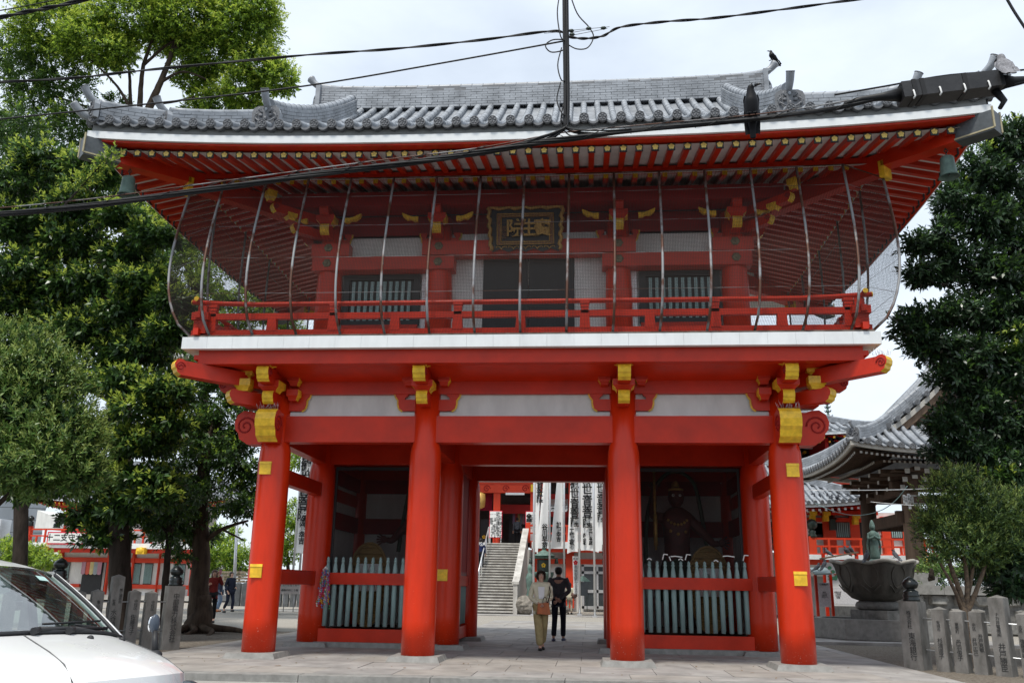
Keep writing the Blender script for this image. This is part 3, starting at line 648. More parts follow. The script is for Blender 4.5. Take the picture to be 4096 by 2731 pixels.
# ridges
zr = 13.60
rp = [V((lerp(-5.98, 5.98, i/20), 3.72, zr+.10*abs(-1+i/10)**4)) for i in range(21)]
RF.ridge(rp, .46, .66, 9, .30, .10)
om = oni_mesh(1.0); hm = horn_mesh(1.0)
def oni(p, rz, s=1.0, hs=1.0):
    o = link('demon_tile', om, gate, p, (0,0,rz)); o.scale = (s,)*3
    h_ = link('upturned_end_tile', hm, o, (0, .02, .46)); h_.scale = (hs,)*3
for sx in (-1, 1):
    # ridge ends: stepped scroll tiles
    b = MB(); b.box(sx*5.98-.06, sx*5.98+.06, 3.42, 4.02, zr-.02, zr+.80)
    for z, l, r in ((zr+.02,.50,.12),(zr+.22,.36,.09),(zr+.38,.36,.09),(zr+.58,.26,.14),(zr+.80,.22,.13)):
        b.tube([(sx*6.03, 3.72, z), (sx*(5.8+l), 3.72, z+.02)], r, 12, 0, True, 1.6)
    b.build('ridge_end_scroll', TILE, gate)
    b = MB(); b.tube(polyline([(sx*5.25,3.72,zr+.74),(sx*6.035,3.72,zr+.88),(sx*6.30,3.72,zr+1.12)],5), [.09]*8+[.10,.11,.12], 10); b.build('ridge_cap_tile', TILE, gate)
    for s_, sd in ((-1, 'f'), (1, 'b')):
        dp = [RF.P(sd, sx*lerp(5.18, 4.85, i/14), lerp(.42, 5.0, i/14), .02) for i in range(15)]
        RF.ridge(dp, .30, .50, 6, .27, .095)
        oni(RF.P(sd, sx*5.2, .28, 0), 0 if s_ < 0 else pi, 1.0)
        hp = RF.hip(sx, s_, 1.10, 3.40, .0); RF.ridge(hp, .28, .46, 6, .27, .085)
        hp2 = RF.hip(sx, s_, .10, 1.06, .0); RF.ridge(hp2, .26, .40, 5, .27, .08)
        ang = math.atan2(s_*1.0, sx*1.0)+pi/2
        oni(RF.hip(sx, s_, 1.0, 1.1, .0)[0], ang, .9, 1.15); oni(RF.hip(sx, s_, .0, .1, .0)[0], ang, .85, 1.15)
        c0 = RF.hip(sx, s_, 0, .3, .06)
        b = MB(); d_ = V((sx, s_, 0)).normalized(); b.tube(polyline([c0[0]-d_*.35, c0[0]+d_*.05, c0[0]+d_*.22+V((0,0,.08)), c0[0]+d_*.34+V((0,0,.20))], 4), .085, 10); b.build('corner_tip_tile', TILE, gate)
    # gable wall and verge tiles
    gz = RF.zE+RF.h(8.76-5.35); b = MB(); b.prism([(sx*5.30, 3.72-2.4, gz-.1), (sx*5.30, 3.72+2.4, gz-.1), (sx*5.30, 3.72, zr)], (-sx*.1, 0, 0)); b.build('gable_board', REDB, gate)

# ---- red picket screens with their dark net frames in the two side bays, boarded shrines behind
pk = MB(); pk.lathe([(.052,-.92),(.056,0),(.06,.20),(.057,.28),(.046,.38),(.03,.46),(.03,.47),(.042,.485),(.042,.505),(.028,.52),(.035,.545),(.028,.575),(.001,.60)], n=8)
pkm = pk.mesh('picket', GREEN)
for sx in (-1, 1):
    scr = thing('picket_screen', 'red and grey-green picket screen closing the %s bay of the gate' % ('left, crane-hung' if sx < 0 else 'right, paper-knotted'), 'fence', (sx*3.48, 3.15, 0))
    b = MB(); b.box(-1.36, 1.36, -.08, .08, .01, .29); b.build('bottom_rail', REDB, scr)
    b = MB(); b.box(-1.36, 1.36, -.10, .10, 1.245, 1.50); b.build('middle_rail', REDB, scr)
    for i in range(15): link('picket', pkm, scr, (-1.22+i*.174, 0, 1.26))
    b = MB(); b.box(-1.4, 1.4, -.22, .22, -.112, .008); kind(b.build('stone_sill', STONE, gate, (sx*3.48, 3.2, 0)), 'structure')
    fr = MB(); fr.box(-1.24,-1.18,.12,.16,1.3,3.94); fr.box(1.18,1.24,.12,.16,1.3,3.94); fr.box(-1.18,1.18,.12,.16,3.86,3.94); f_ = fr.build('net_frame', BLACK, gate, (sx*3.48, 3.2, 0))
    nb = MB(); nb.add([(-1.18,.14,1.3),(1.18,.14,1.3),(1.18,.14,3.86),(-1.18,.14,3.86)], [(0,1,2,3)]); nm_ = nb.mesh('bay_net', netmat('dark_bay_net%d' % sx, (.03,.03,.03), .02, .09))
    uv = nm_.uv_layers.new(name='UVMap')
    for li, c_ in zip(range(4), ((0,0),(2.36,0),(2.36,2.56),(0,2.56))): uv.data[li].uv = c_
    link('bay_net', nm_, f_)
    # shrine walls
    bm('shrine_back_wall', min(sx*B, sx*A), max(sx*B, sx*A), 6.50, 6.56, -.05, 4.9, WHITE)
    for z0, z1 in ((2.55, 2.95), (3.62, 3.98)): bm('shrine_beam', min(sx*2.2, sx*4.75), max(sx*2.2, sx*4.75), 6.38, 6.499, z0, z1, REDD)
    bm('shrine_side_wall', sx*A-.06, sx*A+.06, 3.6, 6.3, -.05, 3.985, WHITE)
    for z0, z1 in ((2.55, 2.95), (3.62, 3.97)): bm('shrine_beam', sx*A-.15 if sx > 0 else sx*A+.07, sx*A-.07 if sx > 0 else sx*A+.15, 3.6, 6.3, z0, z1, REDD)
    bm('shrine_inner_wall', sx*B-.05, sx*B+.05, 3.6, 6.3, 1.5, 3.985, REDD)
    bm('inner_rail', sx*B-.08, sx*B+.08, 3.6, 6.28, .01, .29); bm('inner_rail', sx*B-.10, sx*B+.10, 3.6, 6.28, 1.245, 1.495)
    for i in range(14): link('picket', pkm, gate, (sx*B, 3.75+i*.185, 1.26))
    bm('shrine_ceiling', min(sx*2.1, sx*4.9), max(sx*2.1, sx*4.9), 3.5, 6.4, 4.52, 4.56, REDD)
    bm('shrine_floor', min(sx*2.1, sx*4.9), max(sx*2.1, sx*4.9), 3.45, 6.49, -.09, .25, WOOD)

# ================================================================ things on and in the gate
PIPE = IRON; NETM = netmat('dark_chicken_wire', (.045, .04, .036), .03, .085)  # wire near-black and thick, to add shade over the upper storey
cage = thing('bird_net_cage', 'bulging cage of rusty pipes and chicken wire round the upper balcony', 'bird net', (0, 0, 5.84))
def npath(x0, y0, x1, y1, bx_, by_, zt=9.52):      # from floor edge (x0,y0) to eave (x1,y1), bellied out by (bx_,by_)
    pts = []
    for i in range(15):
        t = i/14; k = math.sin(pi*min(1, t*1.15)**.62)*(.55+.45*(1-t)) if t < .87 else 0; k = max(0, math.sin(pi*t**.62))
        pts.append(V((lerp(x0, x1, t)+bx_*k, lerp(y0, y1, t)+by_*k, lerp(.04, zt-5.84, t))))
    return pts
prows = []
for i in range(15):
    x = (i-7)*.871; xx = x*1.055; P = npath(x, -1.27, xx, -.62, xx*.012, -.42, 9.50+.06*abs(x/6.1)**2.5); prows.append(P)
    b = MB(); b.tube(P, .027, 6); b.build('net_post', PIPE, cage)
cl = npath(-6.5, -1.2, -7.22, -.55, -.36, -.22, 9.28); cr_ = npath(6.5, -1.2, 7.22, -.55, .36, -.22, 9.28)
for P in (cl, cr_): b = MB(); b.tube(P, .027, 6); b.build('net_post', PIPE, cage)
front = [cl]+prows+[cr_]; sides = {-1: [cl], 1: [cr_]}
for sx in (-1, 1):
    for y in (.55, 2.3, 4.0, 5.7, 7.4):
        P = npath(sx*6.52, y, sx*7.1, y+.1*(y > 5), sx*.34, .1*(1 if y > 5 else 0), 9.62); sides[sx].append(P)
        b = MB(); b.tube(P, .025, 6); b.build('net_post', PIPE, cage)
def netsheet(rows):
    b = MB(); n = len(rows[0]); o = []
    for r_ in rows: o += r_
    b.add(o, [(i*n+j, (i+1)*n+j, (i+1)*n+j+1, i*n+j+1) for i in range(len(rows)-1) for j in range(n-1)], 0, True)
    me = b.mesh('wire_net', NETM); uv = me.uv_layers.new(name='UVMap'); us = [0]
    for i in range(1, len(rows)): us.append(us[-1]+(rows[i][6]-rows[i-1][6]).length)
    vs = [0]
    for j in range(1, n): vs.append(vs[-1]+(rows[0][j]-rows[0][j-1]).length)
    for l_ in me.loops: uv.data[l_.index].uv = (us[l_.vertex_index//n], vs[l_.vertex_index % n])
    link('wire_net', me, cage)
netsheet(front); netsheet(sides[-1]); netsheet(sides[1])
for j in (3, 6, 9, 12):      # stay wires
    for rows in (front, sides[-1], sides[1]):
        b = MB(); b.tube([r_[j] for r_ in rows], .0035, 4); b.build('stay_wire', PIPE, cage)
b = MB(); b.tube([r_[-1] for r_ in front], .014, 5); b.build('stay_wire', PIPE, cage)

# plaque over the door
pq = thing('name_plaque', 'carved black and gold name plaque hanging over the upper door', 'plaque', (-.045, .34, 8.70)); pq.rotation_euler = (R(9), 0, 0)
GILT = mat('worn_gilding', (.50, .30, .08), rough=.5, metal=.3, var=.35, scale=14); REDL = mat('carved_red_lacquer', (.13, .02, .015), rough=.5, var=.5, scale=40, col2=(.30,.17,.05))
b = MB(); b.box(-.66, .66, .0, .05, -.36, .36); b.build('plaque_board', BLACK, pq)
def wav(side, n=15):
    o = []
    for i in range(n):
        t = -1+2*i/(n-1); w_ = .025*math.sin(i*2.1)
        o.append({'t': (.82*t, 0, .47+w_), 'b': (.74*t, 0, -.47-.03*math.cos(i*1.9)), 'l': (-.80+.06*(1-t)/2+w_, 0, .47*t), 'r': (.80-.06*(1-t)/2+w_, 0, .47*t)}[side])
    return o
for sd in 'tlr':
    b = MB(); b.tube(wav(sd), .045, 6); b.build('carved_border', GILT, pq)
b = MB(); b.prism([(-.80,-.0,.44),(.80,0,.44),(.72,0,-.50),(.55,0,-.43),(.36,0,-.50),(.18,0,-.43),(0,0,-.50),(-.18,0,-.43),(-.36,0,-.50),(-.55,0,-.43),(-.72,0,-.50)][::-1], (0,.03,0)); b.build('plaque_back', BLACK, pq, (0, .03, 0))
for x0, x1, z0, z1 in ((-.60,.60,.25,.32),(-.60,.60,-.34,-.27),(-.60,-.53,-.27,.25),(.53,.60,-.27,.25)):
    b = MB(); b.box(x0, x1, -.03, .0, z0, z1); f_ = b.build('carved_frame', REDL, pq)
for s in (1, .86):
    b = MB(); Z = [(-.61*s,0,-.345*s),(.61*s,0,-.345*s),(.61*s,0,.325*s),(-.61*s,0,.325*s)]
    for i in range(4): b.tube([V(Z[i])+V((0,-.035,0)), V(Z[(i+1)%4])+V((0,-.035,0))], .013, 5)
    b.build('gilt_fillet', GILT, pq)
for i in range(5):
    b = MB(); x = -.52+i*.26
    for s in (-1, 1): b.tube(polyline([(x,-.0,-.45),(x+s*.03,-.0,-.40),(x+s*.10,-.0,-.385),(x+s*.11,0,-.41)],4), .011, 5)
    b.build('gilt_scroll', GILT, pq)
for ch, x in (('院', -.22), ('生', .08), ('寶', .37)): text(ch, .40, pq, (x, -.045, -.02), m=GILT, name='carved_character', ext=.02, bold=.008)
text('鑁啓', .15, pq, (-.46, -.04, .06), m=REDL, name='carved_signature', vert=True)

# wind bells under the eave corners
bl = MB(); bl.lathe([(.02,.03),(.10,.0),(.125,-.03),(.135,-.20),(.14,-.21),(.15,-.34),(.19,-.42),(.185,-.42),(.14,-.34),(.12,-.05),(.001,-.04)], n=20); blm = bl.mesh('bell_body', BRONZE)
for sx, lab in ((1, 'green bronze wind bell hanging under the right eave corner before the dark tree'), (-1, 'green bronze wind bell under the left eave corner, half hidden in leaves')):
    wb = thing('wind_bell', lab, 'bell', (sx*8.12, -1.42, 9.26)); link('bell_body', blm, wb)
    b = MB(); b.tube([(0,0,.02),(0,0,.10)], .012, 6); b.tube([(.03*math.cos(a),0,.13+.03*math.sin(a)) for a in [k*pi/5 for k in range(11)]], .01, 5); b.tube([(0,0,.16),(0,0,.24)], .012, 6); b.build('hanging_ring', BRONZED, wb)
    b = MB(); b.ball((0,0,-.36), .03, 8, 6); b.tube([(0,0,-.05),(0,0,-.36)], .006, 5); b.build('clapper', BRONZED, wb)
# bird spikes on the bracket noses
def spikes(c, w, parent, axis=(1,0,0), n=16, h=.16):
    b = MB(); rr = random.Random(int(c[0]*100))
    for i in range(n):
        p = V(c)+V(axis)*(-w/2+w*i/(n-1)); b.tube([p, p+V((rr.uniform(-.07,.07), rr.uniform(-.07,.07), h*rr.uniform(.7,1.1)))], .0035, 3)
    kind(b.build('bird_spikes', STEEL, parent), 'stuff')
for sg in (-1, 1):
    spikes((sg*A, -.62, 4.55), .40, gate); spikes((sg*(A+1.5), -1.45, 5.36), .3, gate, h=.13); spikes((sg*A, -.95, 5.34), .24, gate, n=10, h=.12)
spikes((-B, -.98, 5.40), .3, gate, n=8, h=.08); spikes((B, -.98, 5.40), .3, gate, n=8, h=.08)

# straw sandals, string of paper cranes, knotted fortune papers
STRAW = mat('dry_straw', (.30, .19, .07), rough=.9, var=.5, scale=14, stretch=(1,1,6), bump=.5, bscale=40)
PAPER = mat('white_paper', (.78, .78, .76), rough=.8, var=.05)
for sx, lab in ((-1, 'giant round straw sandal behind the crane-hung picket screen'), (1, 'giant round straw sandal with a paper notice behind the right screen')):
    sd_ = thing('straw_sandal', lab, 'straw sandal', (sx*3.48+(.55 if sx > 0 else -.50), 4.1, .25))
    b = MB(); n = 26; outl = [(.47*math.cos(2*pi*k/n)*(1 if math.sin(2*pi*k/n) > 0 else .9), 0, 1.2+(.78 if math.sin(2*pi*k/n) > 0 else 1.18)*math.sin(2*pi*k/n)) for k in range(n)]
    b.prism(outl, (0, .10, 0)); b.build('sole', STRAW, sd_)
    b = MB()
    for k in range(11): z = .35+k*.15; w_ = .43*math.sqrt(max(.05, 1-((z-1.2)/(.8 if z > 1.2 else 1.2))**2)); b.tube([(-w_, -.015, z), (w_, -.015, z+.02)], .022, 5)
    b.tube([(.46*math.cos(2*pi*k/n), -.01, 1.2+(.76 if math.sin(2*pi*k/n) > 0 else 1.15)*math.sin(2*pi*k/n)) for k in range(n+1)], .035, 6); b.build('straw_binding', STRAW, sd_)
    b = MB(); b.box(-.22, .28, -.06, -.045, .85, 1.48); nb_ = b.build('paper_notice', PAPER, sd_)
    text('奉納\n大わらじ\n健脚祈願', .12, nb_, (.03, -.063, 1.17), vert=False)
cr = thing('paper_crane_string', 'string of multicoloured folded paper cranes hung on the left picket screen', 'paper cranes', (-4.70, 2.98, 1.60))
cols = [((.70,.08,.25)), ((.75,.45,.05)), ((.10,.25,.60)), ((.65,.05,.06)), ((.15,.45,.20)), ((.75,.72,.68)), ((.75,.30,.45)), ((.25,.50,.70)), ((.40,.12,.45))]
cms = [mat('crane_paper_%d' % i, c, rough=.6, var=.1) for i, c in enumerate(cols)]; rc = random.Random(5)
for s in range(9):
    b = MB(); x0 = (s-4)*.032; L_ = .78+rc.uniform(-.08,.1); nn = 17
    for k in range(nn):
        z = -.06-L_*k/nn; w_ = .6+.6*k/nn; x = x0*w_+rc.uniform(-.006,.006); y = rc.uniform(-.05,.03); q = .026
        b.add([(x-q,y,z),(x+q,y-.01,z),(x,y-.025,z+.022),(x,y+.02,z-.028)], [(0,1,2),(0,3,1),(1,3,2),(0,2,3)], (s*2+k//3+rc.randint(0,1)) % 9)
    b.tube([(0,0,.04),(x0*.6,0,-.05)], .004, 3, 5); b.build('crane_strand', cms, cr)
for i, (x, k) in enumerate(((2.36,0),(2.56,1),(2.90,2),(3.08,0),(3.25,1),(3.40,2),(4.02,1),(4.32,3),(4.66,2),(3.18,3))):
    b = MB(); z = 1.86+.02*(i % 3); P = [[(0,0,0),(-.03,0,.09)],[(0,0,0),(.05,-.01,.03),(.10,0,-.01)],[(0,0,-.02),(.03,-.02,.10),(.12,-.02,.09)],[(-.10,0,.09),(.0,-.02,.10),(.16,0,.08)]][k]
    for p, q in zip(P, P[1:]): b.bar(p, q, .022, .004, up=(0,1,0))
    tag(b.build('fortune_paper', PAPER, None, (x, 3.09, z)), 'narrow white fortune paper knotted %s from the left on the right picket screen' % ('first second third fourth sixth seventh eighth ninth tenth fifth'.split()[i]), 'fortune paper', 'fortune papers tied to the pickets')
# the two guardian statues inside the bays
SKINR = mat('dark_red_lacquered_wood', (.09, .018, .014), rough=.55, var=.4, scale=6); ROBE = mat('old_green_robe', (.05, .075, .05), rough=.7, var=.5, scale=6)
def skin(name, pts, edges, radii, mats, parent, root=0, sub=2, loc=None, rot=None):
    me = bpy.data.meshes.new(name); me.from_pydata([tuple(p) for p in pts], edges, []); o = link(name, me, parent, loc, rot)
    sk_ = o.modifiers.new('Skin', 'SKIN'); sk_.use_smooth_shade = True
    for i, v in enumerate(me.skin_vertices[0].data): r = radii[i]; v.radius = (r, r) if not hasattr(r, '__len__') else r; v.use_root = i == root
    ss = o.modifiers.new('Subsurf', 'SUBSURF'); ss.levels = sub; ss.render_levels = sub
    me.materials.append(mats); return o
def guardian(x, lab, mir):
    g = thing('guardian_statue', lab, 'statue', (x, 5.0, .25)); m = mir
    pts = [(0,0,1.55),(0,-.02,1.95),(0,-.05,2.35),(0,-.06,2.72),(0,-.08,3.0),
           (.30*m,-.05,2.66),(.62*m,-.05,2.35),(.85*m,-.25,2.05),(.98*m,-.34,2.08),
           (-.30*m,-.05,2.66),(-.58*m,-.02,2.75),(-.56*m,-.25,3.15),(-.54*m,-.3,3.3),
           (.18*m,0,1.45),(.26*m,-.03,.85),(.28*m,.0,.2),(.30*m,-.2,.1),(-.18*m,0,1.45),(-.26*m,-.05,.85),(-.26*m,0,.2),(-.26*m,-.2,.1)]
    ed = [(0,1),(1,2),(2,3),(3,4),(3,5),(5,6),(6,7),(7,8),(3,9),(9,10),(10,11),(11,12),(0,13),(13,14),(14,15),(15,16),(0,17),(17,18),(18,19),(19,20)]
    ra = [.30,.32,.36,.22,.12,.16,.12,.09,.07,.16,.12,.09,.07,.2,.15,.10,.09,.2,.15,.10,.09]
    skin('body', pts, ed, ra, SKINR, g)
    b = MB(); b.ball((0,-.12,3.18), (.20,.22,.26), 16, 10); b.ball((0,-.33,3.15), (.05,.06,.06), 8, 6); b.tube([(-.09,-.31,3.05),(.09,-.31,3.05)], .03, 6); b.tube([(-.12,-.29,3.28),(0,-.33,3.24),(.12,-.29,3.28)], .03, 6); b.build('head', SKINR, g)
    b = MB()
    for s in (-1, 1): b.ball((s*.08,-.31,3.21), .035, 8, 6); b.ball((s*.08,-.34,3.21), .015, 6, 4, 1)
    b.build('eyes', [PAPER, INK], g)
    b = MB(); b.ball((0,-.05,3.45), (.10,.10,.14), 10, 7); b.tube([(.165*math.cos(a),-.12+.185*math.sin(a),3.36) for a in [k*pi/8 for k in range(17)]], .03, 6); b.build('gilded_crown', GILT, g)
    b = MB(); b.tube(polyline([(-.75*m,.1,1.6),(-.7*m,.15,2.7),(-.45*m,.15,3.5),(0,.2,3.85),(.45*m,.15,3.6),(.62*m,.15,2.9),(.75*m,.1,1.8)],6), .05, 6, sq=1); b.build('floating_scarf', ROBE, g)
    b = MB(); b.lathe([(.30,1.85),(.40,1.55),(.42,1.2),(.50,.75),(.46,.72),(.001,.9)], n=20, fy=.8, wob=lambda a, z: 1+.06*math.sin(a*7+z*4)); b.build('robe_skirt', ROBE, g)
    b = MB()
    for k in range(9): a = -pi*.85+k*pi*.7/8; b.ball((.3*math.cos(a)*1.0, -.05+.36*math.sin(a), 2.62+.12*math.cos((k-4)*.5)*-1), .035, 6, 5)
    for dx, dz in ((-.18,2.35),(.18,2.33),(0,2.28)): b.ball((dx,-.39,dz), .04, 6, 5)
    b.build('gilded_necklace', GILT, g)
    hb = MB()
    for hx, hy, hz, dx, dz in ((.98*m,-.34,2.08,m,0),(-.54*m,-.3,3.3,0,1)):
        hb.ball((hx+dx*.05,hy,hz+dz*.05), (.09,.07,.09), 8, 6)
        for k in range(5):
            a = (k-2)*.35+(0 if dz else (0 if m > 0 else pi)); v_ = V((math.cos(a),-.3,math.sin(a))) if not dz else V((math.sin(a),-.3,math.cos(a))); hb.tube([V((hx,hy,hz))+v_*.08, V((hx,hy,hz))+v_*.22], .022, 5)
    hb.build('hands', SKINR, g)
    b = MB(); b.tube([(-.54*m,-.36,1.9),(-.54*m,-.36,3.75)], .03, 8); b.ball((-.54*m,-.36,3.8), .06, 8, 6); b.tube([(-.54*m,-.36,2.0),(-.54*m,-.36,2.75)], .05, 8); b.build('gilded_staff', GILT, g)
    b = MB(); b.box(-.6,.6,-.4,.4,0,.12); b.build('plinth', WOOD, g)
guardian(3.42, 'dark red guardian statue with a gilded staff in the right bay', 1)
guardian(-2.75, 'dark guardian statue in the left bay, half behind the inner column', -1)

# ================================================================ people
SKN = mat('skin', (.55, .33, .24), rough=.6, var=.08, scale=20); HAIRB = mat('dark_brown_hair', (.03, .018, .012), rough=.5, var=.4, scale=60, stretch=(1,1,.2))
HAIRK = mat('black_hair', (.012, .011, .011), rough=.45, var=.4, scale=60); HAIRG = mat('grey_hair', (.3, .3, .3), rough=.6, var=.3, scale=50)
LIP = mat('lips', (.40, .10, .09), rough=.5, var=.1)
def clothm(n, c, **k): return mat(n, c, rough=.85, spec=.15, var=k.get('var', .18), scale=k.get('scale', 9), bump=.25, bscale=50)
def person(label, loc, rotz, H, pose, top, topm, legm, hairm, hair, shoes, sleeves=True, extra=None, group=None, topname='jacket', hips=1.0, shoulder=1.0, inner=None, tail=.0, wide=(.0,.05)):
    r = thing('person', label, 'person', loc, rotz, group); s = H/1.70
    J = dict(pel=(0,0,.93), spi=(0,0,1.10), che=(0,-.0,1.30), nec=(0,.005,1.455), jaw=(0,-.015,1.535), sku=(0,.005,1.61), top=(0,.01,1.66),
             sl=(.17*shoulder,0,1.395), el=(.235,.02,1.12), wl=(.25,-.05,.88), sr=(-.17*shoulder,0,1.395), er=(-.235,.02,1.12), wr=(-.25,-.05,.88),
             hl=(.09*hips,0,.90), kl=(.10,-.02,.49), al=(.10,.03,.09), tl=(.11,-.10,.035), hr=(-.09*hips,0,.90), kr=(-.10,-.02,.49), ar=(-.10,.03,.09), tr=(-.11,-.10,.035))
    J.update(pose); J = {k: V(v) for k, v in J.items()}
    RA = dict(pel=(.15*hips,.105), spi=(.125,.095), che=(.145*shoulder,.10), nec=.05, jaw=(.062,.07), sku=(.078,.092), top=.05, sl=.066, el=.042, wl=.029, sr=.066, er=.042, wr=.029, hl=.085, kl=.056, al=.038, tl=.034, hr=.085, kr=.056, ar=.038, tr=.034)
    E_ = [('pel','spi'),('spi','che'),('che','nec'),('nec','jaw'),('jaw','sku'),('sku','top'),('che','sl'),('sl','el'),('el','wl'),('che','sr'),('sr','er'),('er','wr'),('pel','hl'),('hl','kl'),('kl','al'),('al','tl'),('pel','hr'),('hr','kr'),('kr','ar'),('ar','tr')]
    def mk(nm, keys, m, k=1.0, add=.0, extra=(), over={}):
        ks = [q for q in J if q in keys]; P = [J[q]*s for q in ks]; rr = []
        for q in ks:
            a = over.get(q, RA[q]); a = a if isinstance(a, tuple) else (a, a); rr.append(tuple((x*k+add)*s for x in a))
        ed = [(ks.index(a), ks.index(b)) for a, b in E_ if a in ks and b in ks]
        for p, q, ra in extra:
            P.append(V(p)*s); rr.append((ra*s, ra*s)); ed.append((ks.index(q) if isinstance(q, str) else len(ks)+q, len(P)-1))
        return skin(nm, P, ed, rr, m, r, ks.index('pel') if 'pel' in ks else 0, 2)
    ex = []
    for w, e in (('wl','el'),('wr','er')):      # palm, four fingers and a thumb
        d = (J[w]-J[e]).normalized(); sd = d.cross(V((0,1,0))).normalized(); base = len(ex); palm = J[w]+d*.07; ex.append((palm, w, .026))
        for f in range(4):
            o = sd*(f-1.5)*.018; L_ = (.055,.066,.062,.048)[f]; i0 = len(ex); ex.append((palm+d*.035+o, base, .009)); ex.append((palm+d*(.035+L_)+o*1.1+V((0,-.02,0)), i0, .0075))
        i0 = len(ex); ex.append((J[w]+d*.04+sd*.035+V((0,-.012,0)), base, .010)); ex.append((J[w]+d*.085+sd*.045+V((0,-.02,0)), i0, .008))
    mk('body', list(J), SKN, extra=ex)
    tk = ['spi','che','sl','sr','pel']+(['el','er','wl','wr'] if sleeves else ['el','er'])
    tex = [(J['che']+V((0,.004,.085)), 'che', .115), (J['che']+V((0,.010,.150)), 0, .068)]+([(J['pel']+V((0,0,-.12-tail)), 'pel', .15)] if top == 'long' else [])
    o = mk(topname, tk, topm, 1.08, .012, extra=tex, over={'wl': .034, 'wr': .034, 'pel': (.155, .115)} if sleeves else {})
    cb_ = MB(); cz = J['nec']; cb_.lathe([(.085,-.075),(.078,-.03),(.066,.012),(.060,.012),(.062,-.05)], (cz+V((0,.008,0)))*s, 16, 0, True, s, s*.95); cb_.v = [(x, y, cz.z*s+(z-cz.z*s)*s) for x, y, z in cb_.v]; q_ = MB(); q_.ball((0,.022*s,1.405*s), (.145*shoulder*s,.078*s,.055*s), 14, 8)
    if topname != 'cardigan': cb_.add(q_.v, q_.f, 0, True)
    cb_.build('collar', topm, r)
    mk('trousers', ['pel','hl','kl','al','hr','kr','ar'], legm, 1.10, .010, over={'al': wide[1], 'ar': wide[1], **({'kl': wide[0], 'kr': wide[0]} if wide[0] else {})})
    b = MB()
    for a, t in (('al','tl'),('ar','tr')):
        A_, T_ = J[a]*s, J[t]*s; d = (T_-A_); d.z = 0; d = d.normalized() if d.length > .01 else V((0,-1,0)); c = V((A_.x, A_.y, min(A_.z, T_.z)-.015*s))+d*.05*s; rz = math.atan2(d.y, d.x)
        q = MB(); q.ball((0,0,0), (.135*s, .05*s, .05*s), 12, 8, 0); q.ball((0,0,-.03*s), (.14*s, .053*s, .02*s), 12, 6, 1); b.add([M.Rotation(rz, 3, 'Z')@V(v)+c for v in q.v], q.f, 0, True); b.m[-len(q.f):] = q.m
    b.build('shoes', shoes, r)
    hd = J['sku']*s; face = V((0,-1,0)); b = MB()      # face
    for sx in (-1, 1):
        b.ball(hd+V((sx*.032,-.083,.002))*s, (.014*s,.008*s,.007*s), 8, 5, 0); b.ball(hd+V((sx*.032,-.089,.002))*s, .006*s, 6, 4, 1); b.bar(hd+V((sx*.018,-.088,.022))*s, hd+V((sx*.048,-.080,.021))*s, .006*s, .005*s, 1)
        b.ball(hd+V((sx*.079,.01,-.01))*s, (.012*s,.02*s,.03*s), 6, 5, 2)
    b.prism([hd+V((-.012,-.085,-.03))*s, hd+V((.012,-.085,-.03))*s, hd+V((0,-.084,.012))*s], V((0,-.016,-.004))*s, 2)
    b.ball(hd+V((0,-.079,-.052))*s, (.022*s,.008*s,.007*s), 8, 4, 3); b.build('face', [PAPER, INK, SKN, LIP], r)
    b = MB(); hh = hd+V((0,.012,.018))*s
    def hw(a, z): return 1+.05*math.sin(5*a+z*40)
    if hair == 'bob': b.lathe([(.07,-.12),(.105,-.10),(.112,-.03),(.108,.03),(.085,.075),(.045,.095),(.001,.10)], hh+V((0,.014,0))*s, 20, 0, True, s, s, hw)
    elif hair == 'long': b.lathe([(.06,-.32),(.10,-.28),(.112,-.10),(.113,0),(.095,.06),(.05,.088),(.001,.092)], hh+V((0,.025,0))*s, 20, 0, True, s, s*.9, hw)
    else: b.lathe([(.055,-.12),(.078,-.085),(.088,-.045),(.092,.0),(.086,.04),(.06,.072),(.03,.082),(.001,.084)], hh+V((0,.008,0))*s, 18, 0, True, s, s*1.08, hw)
    if hair in ('bob', 'long', 'short'):      # open the hair over the face
        keep = []
        for i, f in enumerate(b.f):
            c = sum((V(b.v[k]) for k in f), V())/len(f)-hd
            if c.y < -.045*s and c.z < .048*s and abs(c.x) < .068*s: continue
            if hair == 'short' and c.y < -.03*s and c.z < .045*s: continue
            keep.append(i)
        b.f = [b.f[i] for i in keep]; b.m = [b.m[i] for i in keep]; b.sm = [b.sm[i] for i in keep]
        n0 = len(b.v); o2 = [(tuple(hd+V((0,.006,0))*s+(V(v)-hd)*.93)) for v in b.v]; b.add(o2, [tuple(reversed(f)) for f in list(b.f)], 0, True)
    b.build('hair', hairm, r)
    return r, J, s
CREAM = clothm('cream_knit', (.74, .69, .52)); KHAKI = clothm('khaki_cotton', (.38, .30, .15)); WHT = clothm('white_cotton', (.78, .77, .78), var=.06)
GREYJ = clothm('charcoal_jacket', (.085, .088, .10), var=.35); JEAN = clothm('dark_navy_jeans', (.014, .016, .026)); LEATH = mat('tan_leather', (.40, .11, .03), rough=.5, spec=.4, var=.25, scale=8)
SHOEW = [mat('navy_sneaker', (.03, .04, .10), rough=.6), mat('white_rubber_sole', (.7, .7, .7), rough=.7)]; SHOEB = [mat('black_shoe', (.015, .015, .016), rough=.4), mat('black_sole', (.01, .01, .01), rough=.6)]
